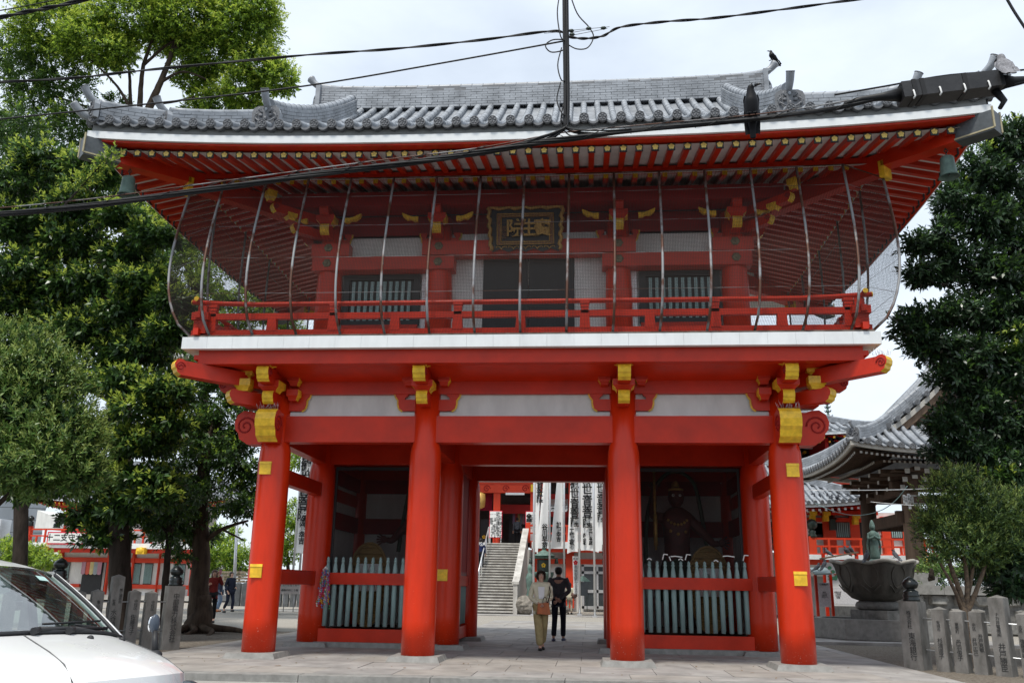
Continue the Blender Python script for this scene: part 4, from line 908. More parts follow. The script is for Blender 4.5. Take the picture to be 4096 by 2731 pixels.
# woman walking out of the gate
w, J, s = person('woman in a cream cardigan and khaki trousers walking out of the gate', (.18, 3.45, -.1), R(6), 1.70,
    dict(el=(.235,.05,1.12), wl=(.10,-.16,1.02), er=(-.24,.06,1.12), wr=(-.06,-.20,1.0), kl=(.06,.02,.50), al=(.05,.20,.14), tl=(.055,.12,.04), kr=(-.05,-.12,.50), ar=(-.02,-.10,.09), tr=(-.02,-.24,.04)), 'long', CREAM, KHAKI, HAIRB, 'bob', SHOEB, topname='cardigan', hips=1.08, tail=.02, wide=(.085,.066))
b = MB(); b.prism([(-.055,-.165,1.10),(.055,-.165,1.10),(.075,-.155,1.36),(-.075,-.155,1.36)], (0,.05,0)); b.v = [tuple(V(v)*s) for v in b.v]; b.build('white_top', WHT, w)
b = MB(); b.hexa([(-.10,-.30,.78),(.20,-.30,.76),(.20,-.16,.76),(-.10,-.16,.78),(-.08,-.28,1.0),(.16,-.28,1.02),(.16,-.18,1.02),(-.08,-.18,1.0)]); b.v = [tuple(V(v)*s) for v in b.v]
bag = tag(b.build('handbag', LEATH, None, (.18, 3.45, -.1), (0,0,R(6))), 'tan leather tote bag held in front by the woman in cream', 'handbag')
b = MB(); b.tube([V(p)*s for p in polyline([(.02,-.23,1.0),(.05,-.24,1.12),(.10,-.23,1.12),(.13,-.23,1.0)], 4)], .008, 5); b.tube([V(p)*s for p in polyline([(.14,-.2,1.0),(.20,-.12,1.25),(.16,-.02,1.43),(.18,.08,1.25)], 4)], .012, 5); b.build('strap', INK, bag)
# man walking in, hands behind his back
person('man in a charcoal jacket and dark jeans seen from behind, hands clasped behind him', (.47, 7.0, -.1), R(176), 1.88,
    dict(el=(.27,.10,1.14), wl=(.05,.17,.98), er=(-.27,.10,1.14), wr=(-.03,.20,.95), kl=(.10,-.06,.50), al=(.11,.10,.10), tl=(.12,.0,.035), kr=(-.10,-.10,.50), ar=(-.10,-.06,.09), tr=(-.11,-.18,.04)), 'long', GREYJ, JEAN, HAIRK, 'short', SHOEW, shoulder=1.12)
# people seen left of the gate
person('woman in a dark red top raising a phone beside the rooted tree trunk', (-10.516,10.600,0.040), R(20), 1.56,
    dict(el=(.30,-.02,1.22), wl=(.17,-.12,1.52), er=(-.26,.02,1.14), wr=(-.14,-.16,1.22), kr=(-.10,-.02,.49)), 'long', clothm('dark_red_blouse', (.16,.022,.02)), clothm('black_leggings', (.012,.012,.014)), mat('long_brown_hair', (.07,.035,.02), rough=.5, var=.4, scale=50), 'long', SHOEB, topname='blouse')
ph = MB(); ph.box(-.04,.04,-.006,.006,-.07,.07); tag(ph.build('phone', mat('pink_phone_case', (.5,.2,.25), rough=.4), None, V((-10.516,10.600,0.040))+V((.19,-.02,1.50))), 'pink phone held up by the woman in dark red', 'phone')
SUIT = clothm('navy_suit', (.018, .022, .038))
p_ = (-14.348,21.500,-0.032)
person('man in a navy suit walking past the votive rack, reading his phone', p_, R(55), 1.70, dict(el=(.22,.06,1.13), wl=(.14,-.18,1.05), er=(-.23,.05,1.13), wr=(-.2,-.1,.9), kl=(.10,-.14,.50), al=(.10,-.10,.12), tl=(.1,-.2,.1), ar=(-.1,.22,.16), tr=(-.1,.14,.05)), 'long', SUIT, SUIT, HAIRK, 'short', SHOEB)
person('grey-haired walker in pale jeans just behind the man in the suit', V(p_)+V((-.75,.7,.02)), R(115), 1.58, dict(kl=(.10,-.10,.50), ar=(-.1,.14,.1)), 'long', clothm('navy_windbreaker', (.03,.035,.06)), clothm('pale_jeans', (.20,.27,.38)), HAIRG, 'short', [mat('orange_shoe', (.4,.12,.03)), SHOEB[1]])
b = MB(); b.ball((0,0,0), (.17,.13,.24), 12, 9); bp = tag(b.build('backpack', mat('black_nylon', (.015,.015,.017), rough=.7), None, V(p_)+V((-.92,.74,1.15))), 'black backpack worn by the grey-haired walker', 'backpack')

# ================================================================ stone fences
KANJI = mat('black_filled_carving', (.03, .03, .03), rough=.8, var=.2); POSTM = mat('weathered_granite_post', (.24, .23, .215), rough=.85, spec=.15, scale=5, col2=(.115,.11,.10), bump=.25, bscale=110, stretch=(1,1,.5))
gb = MB(); gb.lathe([(.13,0),(.135,.03),(.115,.05),(.125,.08),(.125,.10),(.11,.115),(.12,.14),(.105,.16),(.07,.175),(.065,.19),(.10,.205),(.125,.25),(.12,.29),(.08,.335),(.03,.37),(.001,.385)], n=20); gbm = gb.mesh('jewel_finial', mat('black_bronze_finial', (.012,.016,.015), rough=.3, spec=.6, metal=.3, var=.3, scale=10))
def post(label, p, rz, w, h, lines, fin=False, pyr=.05, group='engraved stone fence posts'):
    t = thing('stone_fence_post', label, 'stone post', p, rz, group)
    b = MB(); a = w/2; b.hexa([(-a*1.04,-a*1.04,-.2),(a*1.04,-a*1.04,-.2),(a*1.04,a*1.04,-.2),(-a*1.04,a*1.04,-.2),(-a,-a,h-pyr),(a,-a,h-pyr),(a,a,h-pyr),(-a,a,h-pyr)])
    b.add([(-a,-a,h-pyr),(a,-a,h-pyr),(a,a,h-pyr),(-a,a,h-pyr),(0,0,h)] if not fin else [(-a,-a,h-pyr),(a,-a,h-pyr),(a,a,h-pyr),(-a,a,h-pyr),(0,0,h-pyr+.001)], [(0,1,4),(1,2,4),(2,3,4),(3,0,4)]); b.build('shaft', POSTM, t)
    if fin: f = link('jewel_finial', gbm, t, (0,0,h-pyr)); f.scale = (w/.30,)*3
    for s_, x, z, sz in lines: text(s_, sz, t, (x, -a*1.03-.004, z), m=KANJI, name='inscription', vert=True, lead=.92, ext=.001)
    return t
RL, RR = R(40), R(-43)
P0 = V((-7.62, 1.75, -.12)); dl = V((-.72, -.62, 0))
Ls = [(0, .34, 1.33, [('中部電力株式会社', 0, 1.13, .135)], 1, 'tall finial-topped stone post nearest the left gate column, lettered for a power company'),
 (.50, .22, 1.18, [('中村区', .02, .98, .075), ('山田', 0, .66, .10)], 0, 'slim stone post left of the power company post'),
 (.86, .22, 1.20, [('中村区', .02, 1.0, .075), ('佐藤洋子', 0, .70, .11)], 0, 'slim stone post between the taller square-topped post and the mirror'),
 (1.24, .23, 1.50, [('㈱三浦商会', .06, 1.22, .065), ('社長', -.05, 1.0, .065), ('水谷鎮', -.03, .80, .125)], 0, 'taller plain-topped stone post with two columns of lettering, left fence'),
 (1.62, .22, 1.20, [('亀山市', .02, .98, .075), ('内田', 0, .66, .11)], 0, 'slim stone post just left of the taller plain-topped post'),
 (1.98, .22, 1.18, [('名東区', 0, .95, .08)], 0, 'slim stone post right beside the van windscreen pillar'),
 (2.42, .34, 1.42, [('名工㈱', 0, 1.05, .14)], 1, 'finial-topped stone post before the striped curtain, left fence'),
 (2.92, .22, 1.16, [('㈱伊藤造園', 0, 1.0, .085)], 0, 'slim stone post seen through the windscreen pillar side'),
 (3.28, .22, 1.14, [('中区', 0, .95, .08)], 0, 'slim dark stone post seen through the middle of the windscreen'),
 (3.64, .22, 1.16, [('株式会社', 0, .95, .075)], 0, 'slim stone post seen through the windscreen next to the big lettered one'),
 (4.14, .36, 1.36, [('東邦ガス', 0, 1.10, .15)], 1, 'big lettered stone post seen through the windscreen, farthest left')]
for d, w, h, ln, fin, lab in Ls: post(lab, P0+dl*d, RL, w, h, ln, fin)
Q0 = V((7.44, .95, -.15)); dr = V((.74, -.67, 0))
Rs = [(0, .36, 1.30, [('株式会社', -.0, 1.08, .09), ('東海銀行', .02, .68, .135)], 1, 'finial-topped stone post nearest the right gate column, lettered for a bank'),
 (.50, .22, 1.18, [('安城市', 0, .93, .07), ('杉浦道子', .0, .62, .10)], 0, 'slim stone post next to the bank post, right fence'),
 (.83, .22, 1.16, [('東郷町', 0, .92, .07), ('丹羽俊子', 0, .62, .10)], 0, 'second slim stone post right of the bank post'),
 (1.16, .22, 1.17, [('中区', -.03, .93, .07), ('井戸広己', -.05, .68, .085), ('井戸克敏', .06, .75, .085)], 0, 'slim stone post with two columns of lettering left of the tall one, right fence'),
 (1.55, .26, 1.44, [('ナカ井電機㈱', -.0, 1.14, .075), ('井戸勝臣', .02, .62, .13)], 0, 'tall plain-topped stone post, right fence'),
 (1.96, .22, 1.18, [('天白区', .05, .95, .065), ('山北明太郎', .06, .72, .085), ('北区', -.06, .95, .065), ('後藤幸雄', -.05, .72, .085)], 0, 'slim stone post right of the tall one with four lettered groups'),
 (2.32, .22, 1.16, [('寿司栄', 0, .92, .10)], 0, 'slim stone post cut by the right edge of the picture'),
 (2.70, .22, 1.16, [], 0, 'slim blank stone post beyond the right end')]
for d, w, h, ln, fin, lab in Rs: post(lab, Q0+dr*d-V((0,0,.03*d)), RR, w, h, ln, fin)
for nm, O_, dv, L_, lab in (('fence_rail', P0, dl, 4.2, 'steel rods threaded through the left stone posts'), ('fence_rail', Q0, dr, 2.75, 'steel rods threaded through the right stone posts')):
    t = thing(nm, lab, 'rail', O_)
    for z in (.95, .38): b = MB(); b.tube([dv*.05+V((0,0,z)), dv*L_+V((0,0,z-.03*(L_ if dv.x > 0 else 0)))], .014, 6); b.build('rod', STEEL, t)
b = MB(); a_ = Q0+dr*-.35; e_ = Q0+dr*3.2; b.bar(a_+V((0,0,-.10)), e_+V((0,0,-.20)), .42, .16); tag(b.build('stone_kerb', STONED, None), 'dark stone footing under the right stone posts', 'kerb')

# ================================================================ the white van
VP = mat('white_car_paint', (.80, .80, .79), rough=.28, spec=.5, var=.02, scale=1, coat=.6); BLKP = mat('black_plastic_trim', (.018, .018, .02), rough=.55, var=.2)
DASH = mat('grey_dashboard_vinyl', (.10, .115, .13), rough=.7, var=.15); GLS = glassmat('tinted_windscreen_glass', (.62, .74, .70))
van = thing('parked_van', 'white van nose cut by the lower left corner of the picture', 'van', (-2.577, -11.134, -.215), R(-25))
c_, hw = -.12, .83
def xf(y): t = (y-c_)/hw; return .74+.42*(1-abs(t)**2.4)
def hood(u, v):
    y = c_+hw*(-1+2*v); t = abs(-1+2*v); xb = .0+.10*(1-t*t); x = lerp(xb, xf(y), u); z = 1.085+.035*(1-t*t)-.15*u-.07*u**5-.03*t**8
    return V((x, y, z))
b = MB(); b.grid(lambda i, j: hood(i*.985, j), 16, 24); b.build('bonnet', VP, van)
def nosef(u, v):
    p = hood(.985, v); q = V((xf(c_+hw*(-1+2*v))+.03, p.y*1.0, .34)); k = V((xf(c_+hw*(-1+2*v))+.05, p.y, .70)); t = u
    return (p*(1-t)**2+k*2*t*(1-t)+q*t*t)
b = MB(); b.grid(nosef, 10, 24); b.build('front_bumper', VP, van)
b = MB()      # sides below the windows, roof, pillars
for sy_ in (-1, 1):
    Y_ = c_+sy_*hw; pr = [(-4.0,.30),(xf(Y_)-.02,.30),(xf(Y_)-.01,.86),(.40,.985),(0,1.06),(-4.0,1.10)]
    b.prism([(x, Y_-sy_*.002, z) for x, z in pr], (0, -sy_*.05, 0))
b.box(-4.05,-4.0,c_-hw,c_+hw,.3,1.7); b.build('side_panel', VP, van)
def roof(u, v): y = c_+(hw-.08)*(-1+2*v); t = abs(-1+2*v); x = lerp(-.80+.16*(1-t*t), -4.0, u); return V((x, y, 1.545+.10*(1-(1-min(1,u*3))**2)+.03*(1-t*t)-.04*t**6))
b = MB(); b.grid(roof, 12, 14); b.grid(lambda u, v: roof(u, v)-V((0,0,.05)), 12, 14); b.build('roof', VP, van)
def glass(u, v): y_ = -1+2*v; p = hood(0, v)+V((-.02,0,.0)); q = roof(0, v)+V((0,0,-.01)); s_ = p.lerp(q, u); s_ += V((.012*math.sin(pi*u),0,.012*math.sin(pi*u))); return s_
b = MB(); b.grid(glass, 8, 16); b.build('windscreen', GLS, van)
for v in (0, 1):
    b = MB(); b.tube([glass(i/8, v) for i in range(9)], .035, 8); b.build('windscreen_pillar', VP, van)
    b = MB(); b.tube([glass(i/8, abs(v-.015))+V((.02,0,.012)) for i in range(9)], .013, 6); b.build('rubber_seal', BLKP, van)
    b = MB(); Y_ = c_+(-1+2*v)*hw; b.hexa([(-1.12,Y_-.02,1.08),(-1.06,Y_-.02,1.08),(-1.06,Y_+.02,1.08),(-1.12,Y_+.02,1.08),(-1.25,Y_*.95-.02,1.56),(-1.19,Y_*.95-.02,1.56),(-1.19,Y_*.95+.02,1.56),(-1.25,Y_*.95+.02,1.56)]); b.build('door_pillar', BLKP, van)
    b = MB(); b.add([(-.05,Y_,1.085),(-4,Y_,1.1),(-4,c_+(-1+2*v)*(hw-.08),1.56),(-.82,c_+(-1+2*v)*(hw-.08),1.54)], [(0,1,2,3)]); b.build('side_window', GLS, van)
b = MB(); b.tube([hood(.0, i/16)+V((-.01,0,.012)) for i in range(17)], .028, 6, sq=.6); b.grid(lambda i, j: hood(-.10+i*.12, j)+V((0,0,.004)), 2, 16); b.build('cowl', BLKP, van)
for y0, y1, x in ((-.02,.62,.02), (.25,.80,.04)):
    b = MB(); P = [hood(0, (y0-c_+hw)/(2*hw))+V((.0,0,.03)), hood(0, (y1-c_+hw)/(2*hw))+V((-.05,-.02,.055))]; b.tube(P, [.022,.012], 8); b.tube([P[0], P[0]+V((.05,-.07,-.005))], [.02,.026], 8); b.tube([P[0].lerp(P[1], .1)+V((-.05,0,.035)), P[1]+V((-.09,0,.05))], .008, 5); b.build('wiper', BLKP, van)
for y in (.28, .60): b = MB(); p = hood(.16, (y-c_+hw)/(2*hw)); b.ball((p.x, p.y, p.z), (.028,.022,.022), 10, 7); b.build('washer_nozzle', BLKP, van)
GAPM = mat('dark_panel_gap', (.10, .10, .10), rough=.9)
for vs in ([.49,.45,.41,.37,.32],[.965,.955,.95,.945,.94]): b = MB(); b.tube([hood(u, v)+V((0,0,.001)) for u, v in zip((.02,.25,.5,.75,.98), vs)], .0055, 4); b.build('bonnet_gap', GAPM, van)
b = MB(); b.box(-.75,.0,c_-.72,c_+.72,.70,1.04); b.v = [(x, y, z-.06*abs(x)) for x, y, z in b.v]; b.grid(lambda u, v: V((lerp(.02,-.78,u), c_+.74*(-1+2*v), 1.055+.02*math.sin(3*v)-.06*u)), 6, 8); b.build('dashboard', DASH, van)
b = MB(); b.box(-.40,-.28,.20,.36,1.08,1.12); b.box(-.36,-.30,.26,.30,1.04,1.08); b.build('dashboard_receiver', BLKP, van)
b = MB(); b.tube([V((-.62+.06*math.cos(a), -.42+.17*math.sin(a), 1.10+.16*math.cos(a))) for a in [k*pi/10 for k in range(21)]], .016, 6); b.build('steering_wheel', BLKP, van)
for y in (-.48, .24): b = MB(); b.box(-1.5,-1.0,y-.22,y+.22,.6,.85); b.box(-1.55,-1.42,y-.22,y+.22,.85,1.28); b.ball((-1.5,y,1.36), (.06,.12,.10), 10, 7); b.build('seat', DASH, van)
b = MB(); b.add([V(glass(.80,.80))+V((.006,0,.004)), V(glass(.80,.86))+V((.006,0,.004)), V(glass(.88,.86))+V((.006,0,.004)), V(glass(.88,.80))+V((.006,0,.004))], [(0,1,2,3)]); b.build('windscreen_sticker', mat('pale_green_sticker', (.45,.65,.62), rough=.5), van)
b = MB(); p = hood(.55, .985); b.ball((p.x+.0, p.y, p.z-.01), (.06,.05,.035), 10, 7); b.tube([p, p+V((-.05,.02,.15))], [.026,.018], 8); b.build('mirror_stalk', BLKP, van)
b = MB(); q = MB(); q.ball((0,0,0), (.026,.040,.068), 14, 9); b.add([V(v)+p+V((-.06,.02,.20)) for v in q.v], q.f, 0, True); mh = b.build('mirror_head', mat('dark_blue_grey_plastic', (.06,.075,.10), rough=.35), van)
b = MB(); q = MB(); q.ball((0,0,0), (.010,.032,.056), 12, 8); b.add([V(v)+p+V((-.082,.008,.197)) for v in q.v], q.f, 0, True); b.build('mirror_glass', mat('mirror_face', (.75,.76,.77), rough=.08, metal=.9, var=.02), mh)
for sy_ in (-1, 1): b = MB(); y = c_+sy_*(hw-.12); b.ball((xf(y)+.03, y, .74), (.06,.14,.09), 12, 8); b.build('headlamp', mat('dark_headlamp_glass', (.05,.06,.07), rough=.1, spec=.8), van)
for x in (.25, -2.9):
    for sy_ in (-1, 1): b = MB(); b.tube([(x, c_+sy_*(hw-.02), .30), (x, c_+sy_*(hw-.22), .30)], .30, 20); wl = b.build('wheel', mat('black_tyre', (.015,.015,.015), rough=.9), van)

# ================================================================ trees
LEAFN = []
def leafmat(name, c, c2, rough=.45, trans=.25, spec=.3):
    m = mat(name, c, rough=rough, spec=spec, col2=c2, scale=3.5, thr=(.3, .7)); t = m.node_tree; n = t.nodes; l = t.links; b = n['Principled BSDF']
    tr = n.new('ShaderNodeBsdfTranslucent'); src = b.inputs['Base Color'].links[0].from_socket
    hs = n.new('ShaderNodeHueSaturation'); hs.inputs['Value'].default_value = 1.5; hs.inputs['Hue'].default_value = .485; l.new(src, hs.inputs['Color']); l.new(hs.outputs[0], tr.inputs[0])
    mi = n.new('ShaderNodeMixShader'); mi.inputs[0].default_value = trans; l.new(b.outputs[0], mi.inputs[1]); l.new(tr.outputs[0], mi.inputs[2]); l.new(mi.outputs[0], n['Material Output'].inputs[0]); return m
EVG = leafmat('dark_glossy_leaf', (.048, .10, .034), (.028, .062, .024), .36, .15, .42)
EVM = leafmat('mid_green_leaf', (.085, .18, .032), (.055, .12, .025), .42, .25)
EVY = leafmat('young_yellow_green_leaf', (.38, .47, .085), (.27, .39, .055), .45, .35)
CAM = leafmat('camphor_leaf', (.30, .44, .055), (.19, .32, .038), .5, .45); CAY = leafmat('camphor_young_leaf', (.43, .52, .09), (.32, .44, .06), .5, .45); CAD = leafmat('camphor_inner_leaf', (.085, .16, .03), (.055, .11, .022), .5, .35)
OLV = leafmat('olive_shrub_leaf', (.18, .27, .065), (.11, .18, .045), .42, .15, .45); OLY = leafmat('pale_olive_leaf', (.32, .40, .11), (.24, .32, .08), .45, .2)
RDK = leafmat('blackish_evergreen_leaf', (.044, .082, .040), (.024, .050, .027), .3, .08, .55)
BARK = mat('brown_bark', (.10, .075, .055), rough=.95, spec=.1, col2=(.04, .03, .024), scale=7, stretch=(1, 1, .25), bump=.8, bscale=18)
BARKD = mat('dark_bark', (.045, .036, .03), rough=.95, spec=.1, var=.5, scale=7, stretch=(1, 1, .25), bump=.8, bscale=18)
def leaves(name, blobs, parent, mats, size, asp=.42, per=9, dens=1.0, young=.25, tw=.22, up=.35, droop=.25, seed=1, gap=.18, shell=.55, clump=1.3, orient=.5):
    """leaf rosettes on twig tips filling ellipsoids: blobs = (centre, (rx,ry,rz)); the third material goes to tips"""
    g = np.random.default_rng(seed); Ps = []; As = []; Ys = []
    for c, r in blobs:
        r = np.array(r if hasattr(r, '__len__') else (r, r, r), float); n = max(6, int(dens*138*((r[0]*r[1]+r[1]*r[2]+r[0]*r[2])/3)/(.20*.20)*.22))
        d = g.normal(size=(n, 3)); d /= np.linalg.norm(d, axis=1)[:, None]; q = (shell+(1-shell)*g.random(n)**.7)*(1+.16*g.normal(size=n)); p = np.array(c)+d*r*q[:, None]
        f = np.sin(p[:, 0]*3.1*clump+1.7*np.sin(p[:, 2]*2.3*clump))+np.sin(p[:, 1]*2.7*clump+p[:, 2]*3.3*clump)+np.sin(p[:, 2]*4.1*clump-p[:, 0]*1.9)
        k = f > -3*(1-2*gap); p, d, q = p[k], d[k], q[k]
        a = d*1.0+np.array([0, 0, up])+g.normal(size=d.shape)*.35; a /= np.linalg.norm(a, axis=1)[:, None]
        Ps.append(p); As.append(a); Ys.append((g.random(len(p)) < young*(1.3*(d[:, 2] > -.2)+.2)*(q > .72)))
    P = np.concatenate(Ps); A_ = np.concatenate(As); Y = np.concatenate(Ys); n = len(P)
    t = np.cross(A_, g.normal(size=A_.shape)); t /= np.linalg.norm(t, axis=1)[:, None]; b_ = np.cross(A_, t)
    N_ = n*per; idx = np.repeat(np.arange(n), per); j = np.tile(np.arange(per), n)
    ang = j*2.4+np.repeat(g.random(n)*6.28, per); h = j/(per-1)
    base = P[idx]+A_[idx]*((h-.5)*tw)[:, None]; th = .30+.95*(1-h)+.2*g.normal(size=N_)
    rad = t[idx]*np.cos(ang)[:, None]+b_[idx]*np.sin(ang)[:, None]
    D = A_[idx]*np.cos(th)[:, None]+rad*np.sin(th)[:, None]; D[:, 2] -= droop*(1-h); D /= np.linalg.norm(D, axis=1)[:, None]
    nr = np.cross(D, np.cross(np.array([0, 0, 1.0])*orient+A_[idx]*(1-orient)+g.normal(size=D.shape)*.25, D)); nr /= np.linalg.norm(nr, axis=1)[:, None]+1e-9; s_ = np.cross(D, nr)
    L_ = size*(.7+.5*g.random(N_))*(1-.35*h*Y[idx]); W_ = L_*asp
    v = np.empty((N_, 4, 3)); v[:, 0] = base; m_ = base+D*(L_*.5)[:, None]
    v[:, 1] = m_+s_*(W_/2)[:, None]+nr*(W_*.14)[:, None]; v[:, 2] = base+D*L_[:, None]-nr*(L_*.10)[:, None]; v[:, 3] = m_-s_*(W_/2)[:, None]+nr*(W_*.14)[:, None]
    mi = np.where(Y[idx] & (h > .45), 2, (g.random(N_) < .42).astype(int)).astype(np.int32)
    me = bpy.data.meshes.new(name); me.vertices.add(N_*4); me.vertices.foreach_set('co', v.reshape(-1)); me.loops.add(N_*4); me.loops.foreach_set('vertex_index', np.arange(N_*4, dtype=np.int32))
    me.polygons.add(N_); me.polygons.foreach_set('loop_start', np.arange(0, N_*4, 4, dtype=np.int32)); me.polygons.foreach_set('loop_total', np.full(N_, 4, np.int32))
    for q in mats: me.materials.append(q)
    me.polygons.foreach_set('material_index', mi); me.update(); LEAFN.append(N_); return link(name, me, parent)
def trunk(parent, limbs, m, name='trunk', n=10, seed=0):
    rr = random.Random(seed); b = MB()
    for pts, r0, r1 in limbs:
        q = polyline(pts, 6); N_ = len(q)-1; b.tube([p+V((rr.uniform(-1,1), rr.uniform(-1,1), 0))*.12*lerp(r0, r1, i/N_) for i, p in enumerate(q)], [lerp(r0, r1, (i/N_)**.8) for i in range(N_+1)], n)
    return b.build(name, m, parent)
def blobs_near(c, n, r, spread, seed):
    rr = random.Random(seed); return [(tuple(V(c)+V((rr.gauss(0,spread), rr.gauss(0,spread), rr.gauss(0,spread*.7)))), r*rr.uniform(.7,1.2)) for _ in range(n)]
def twigs(parent, base_pts, blobs, r=.03, m=None, seed=1):
    """limbs that reach from the nearest point of the trunk into each leaf mass"""
    L_ = []
    for c, _ in blobs:
        c = V(c); p = min(base_pts, key=lambda q: (V(q)-c).length+max(0, V(q).z-c.z)*1.5); p = V(p); mid = p.lerp(c, .5)+V((0,0,-.12*(c-p).length)); L_.append(([p, mid, c], r*(1+.25*(c-p).length), r*.25))
    return trunk(parent, L_, m or BARKD, 'limb', 6, seed)
def XYZ(l): return [(p, r) for p, r in l]

# bright camphor behind the left end of the gate
t1 = thing('camphor_tree', 'tall bright green camphor rising behind the left roof tip of the gate', 'tree', (-15.288,14.000,0.315))
Y1 = [((-13.156,14.000,24.125),(1.59,1.48,1.48)),((-12.387,13.400,24.402),1.0),((-14.845,14.600,23.218),(1.38,1.38,1.17)),((-12.276,14.000,22.086),(1.17,1.06,0.95)),((-11.323,13.800,21.406),(0.85,0.85,0.74)),((-12.931,14.200,21.101),(0.95,0.95,0.85)),((-14.096,14.600,20.766),(0.85,0.85,0.64)),((-15.691,14.000,24.453),(1.70,1.59,1.38)),
 ((-18.002,13.600,24.376),(1.80,1.59,1.27)),((-19.449,13.400,23.126),(1.59,1.48,1.06)),((-21.814,13.800,24.255),(1.70,1.48,1.38)),((-18.280,13.200,22.419),(0.95,0.95,0.64)),((-14.561,14.000,26.481),(1.91,1.70,1.27)),((-17.957,14.000,26.875),(2.12,1.91,1.27)),((-22.204,14.000,27.089),(2.12,1.91,1.27)),((-12.398,14.500,20.238),(0.48,0.53,0.42)),((-15.305,15.000,20.627),(0.64,0.64,0.42)),((-15.588,15.000,22.222),(0.85,0.85,0.74)),((-16.800,15.000,24.113),(0.85,0.85,0.64))]
leaves('crown', Y1, t1, [CAM, CAD, CAY], .17, .42, 9, .75, .95, .24, .2, .45, 11, .22, .5)
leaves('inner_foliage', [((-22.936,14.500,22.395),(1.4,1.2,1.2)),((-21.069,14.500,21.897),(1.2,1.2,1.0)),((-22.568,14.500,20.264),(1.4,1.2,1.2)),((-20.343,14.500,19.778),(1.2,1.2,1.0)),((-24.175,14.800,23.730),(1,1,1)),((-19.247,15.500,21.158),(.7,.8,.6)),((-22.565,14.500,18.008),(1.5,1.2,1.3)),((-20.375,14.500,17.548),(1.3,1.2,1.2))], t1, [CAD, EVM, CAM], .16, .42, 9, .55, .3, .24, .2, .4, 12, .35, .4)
T0 = V((-15.288,14.000,0.315)); k1 = (-17.160,14.000,19.195); 
trunk(t1, [([T0, V((-16.474,14.000,9.843)), V(k1)], .40, .26), ([k1, (-16.811,14.000,20.399), (-16.507,14.000,21.417), (-16.174,14.000,22.869), (-15.925,14.000,24.788)], .20, .07), ([k1, (-17.336,14.100,20.682), (-17.346,14.000,22.283), (-16.988,14.000,23.970)], .16, .05), ([k1, (-17.789,14.200,20.551), (-18.098,14.200,22.231), (-18.690,14.000,23.613)], .11, .04), ([(-16.507,14.000,21.417), (-15.578,14.000,21.901), (-14.490,14.200,21.571)], .08, .03), ([(-16.811,14.000,20.399), (-15.630,14.400,20.802), (-13.744,14.300,21.295)], .07, .03), ([(-17.346,14.000,22.283), (-16.143,14.000,23.399), (-15.116,14.000,22.827)], .07, .03), ([(-17.432,14.000,19.809), (-18.296,13.900,21.213), (-19.598,13.500,22.463)], .09, .03), ([(-16.174,14.000,22.869), (-14.878,14.000,24.094), (-13.189,14.000,24.449)], .07, .03), ([(-17.079,14.000,18.593), (-18.658,14.500,20.137), (-21.560,14.500,21.279)], .10, .04)], BARK, seed=2)
# lower camphor seen through the balcony net, left of the upper storey
t1b = thing('camphor_tree', 'leafy tree showing through the bird net left of the upper storey', 'tree', (-12.784,15.000,0.563))
Yb = [((-16.494,14.500,16.077),(.9,.9,.9)),((-15.418,14.800,14.458),(.9,.9,.9)),((-16.145,14.500,13.414),(.9,.9,.8)),((-15.323,14.800,12.216),(.9,.9,.8)),((-16.738,14.500,11.770),(.9,.9,.8)),((-15.656,14.800,10.589),(.9,.9,.8)),((-15.059,15.000,15.300),(1.15,1.15,1.26)),((-14.693,15.000,13.767),(0.92,1.03,0.80)),((-13.514,15.000,12.999),(1.15,1.15,0.92)),((-12.462,15.300,12.163),(1.03,1.03,0.57)),((-11.407,15.500,11.663),(0.80,0.92,0.46)),((-12.976,15.000,11.342),(1.26,1.15,0.57)),((-14.316,15.000,12.087),(1.03,1.03,1.03)),((-14.662,15.000,10.458),(1.15,1.15,1.15)),((-10.649,15.500,11.198),(0.69,0.69,0.34)),((-15.786,15.000,16.682),(0.80,0.92,1.03)),((-15.864,14.500,15.485),(0.69,0.92,1.03))]
leaves('crown', Yb, t1b, [CAM, CAD, CAY], .15, .42, 9, .65, .3, .24, .2, .4, 13, .40, .45)
trunk(t1b, [([(-12.784,15.000,0.563), (-13.407,15.000,6.634), (-13.810,15.000,10.809)], .24, .18), ([(-13.810,15.000,10.809), (-14.605,15.000,13.015), (-15.477,15.000,14.923), (-15.811,15.000,16.880)], .18, .08), ([(-14.605,15.000,13.015), (-13.778,15.000,13.751), (-12.560,15.000,14.296)], .09, .04), ([(-14.204,15.000,11.902), (-12.694,15.000,12.067), (-11.010,15.400,11.627)], .09, .03), ([(-15.477,15.000,14.923), (-14.316,15.000,15.284)], .07, .04)], BARKD, seed=3)

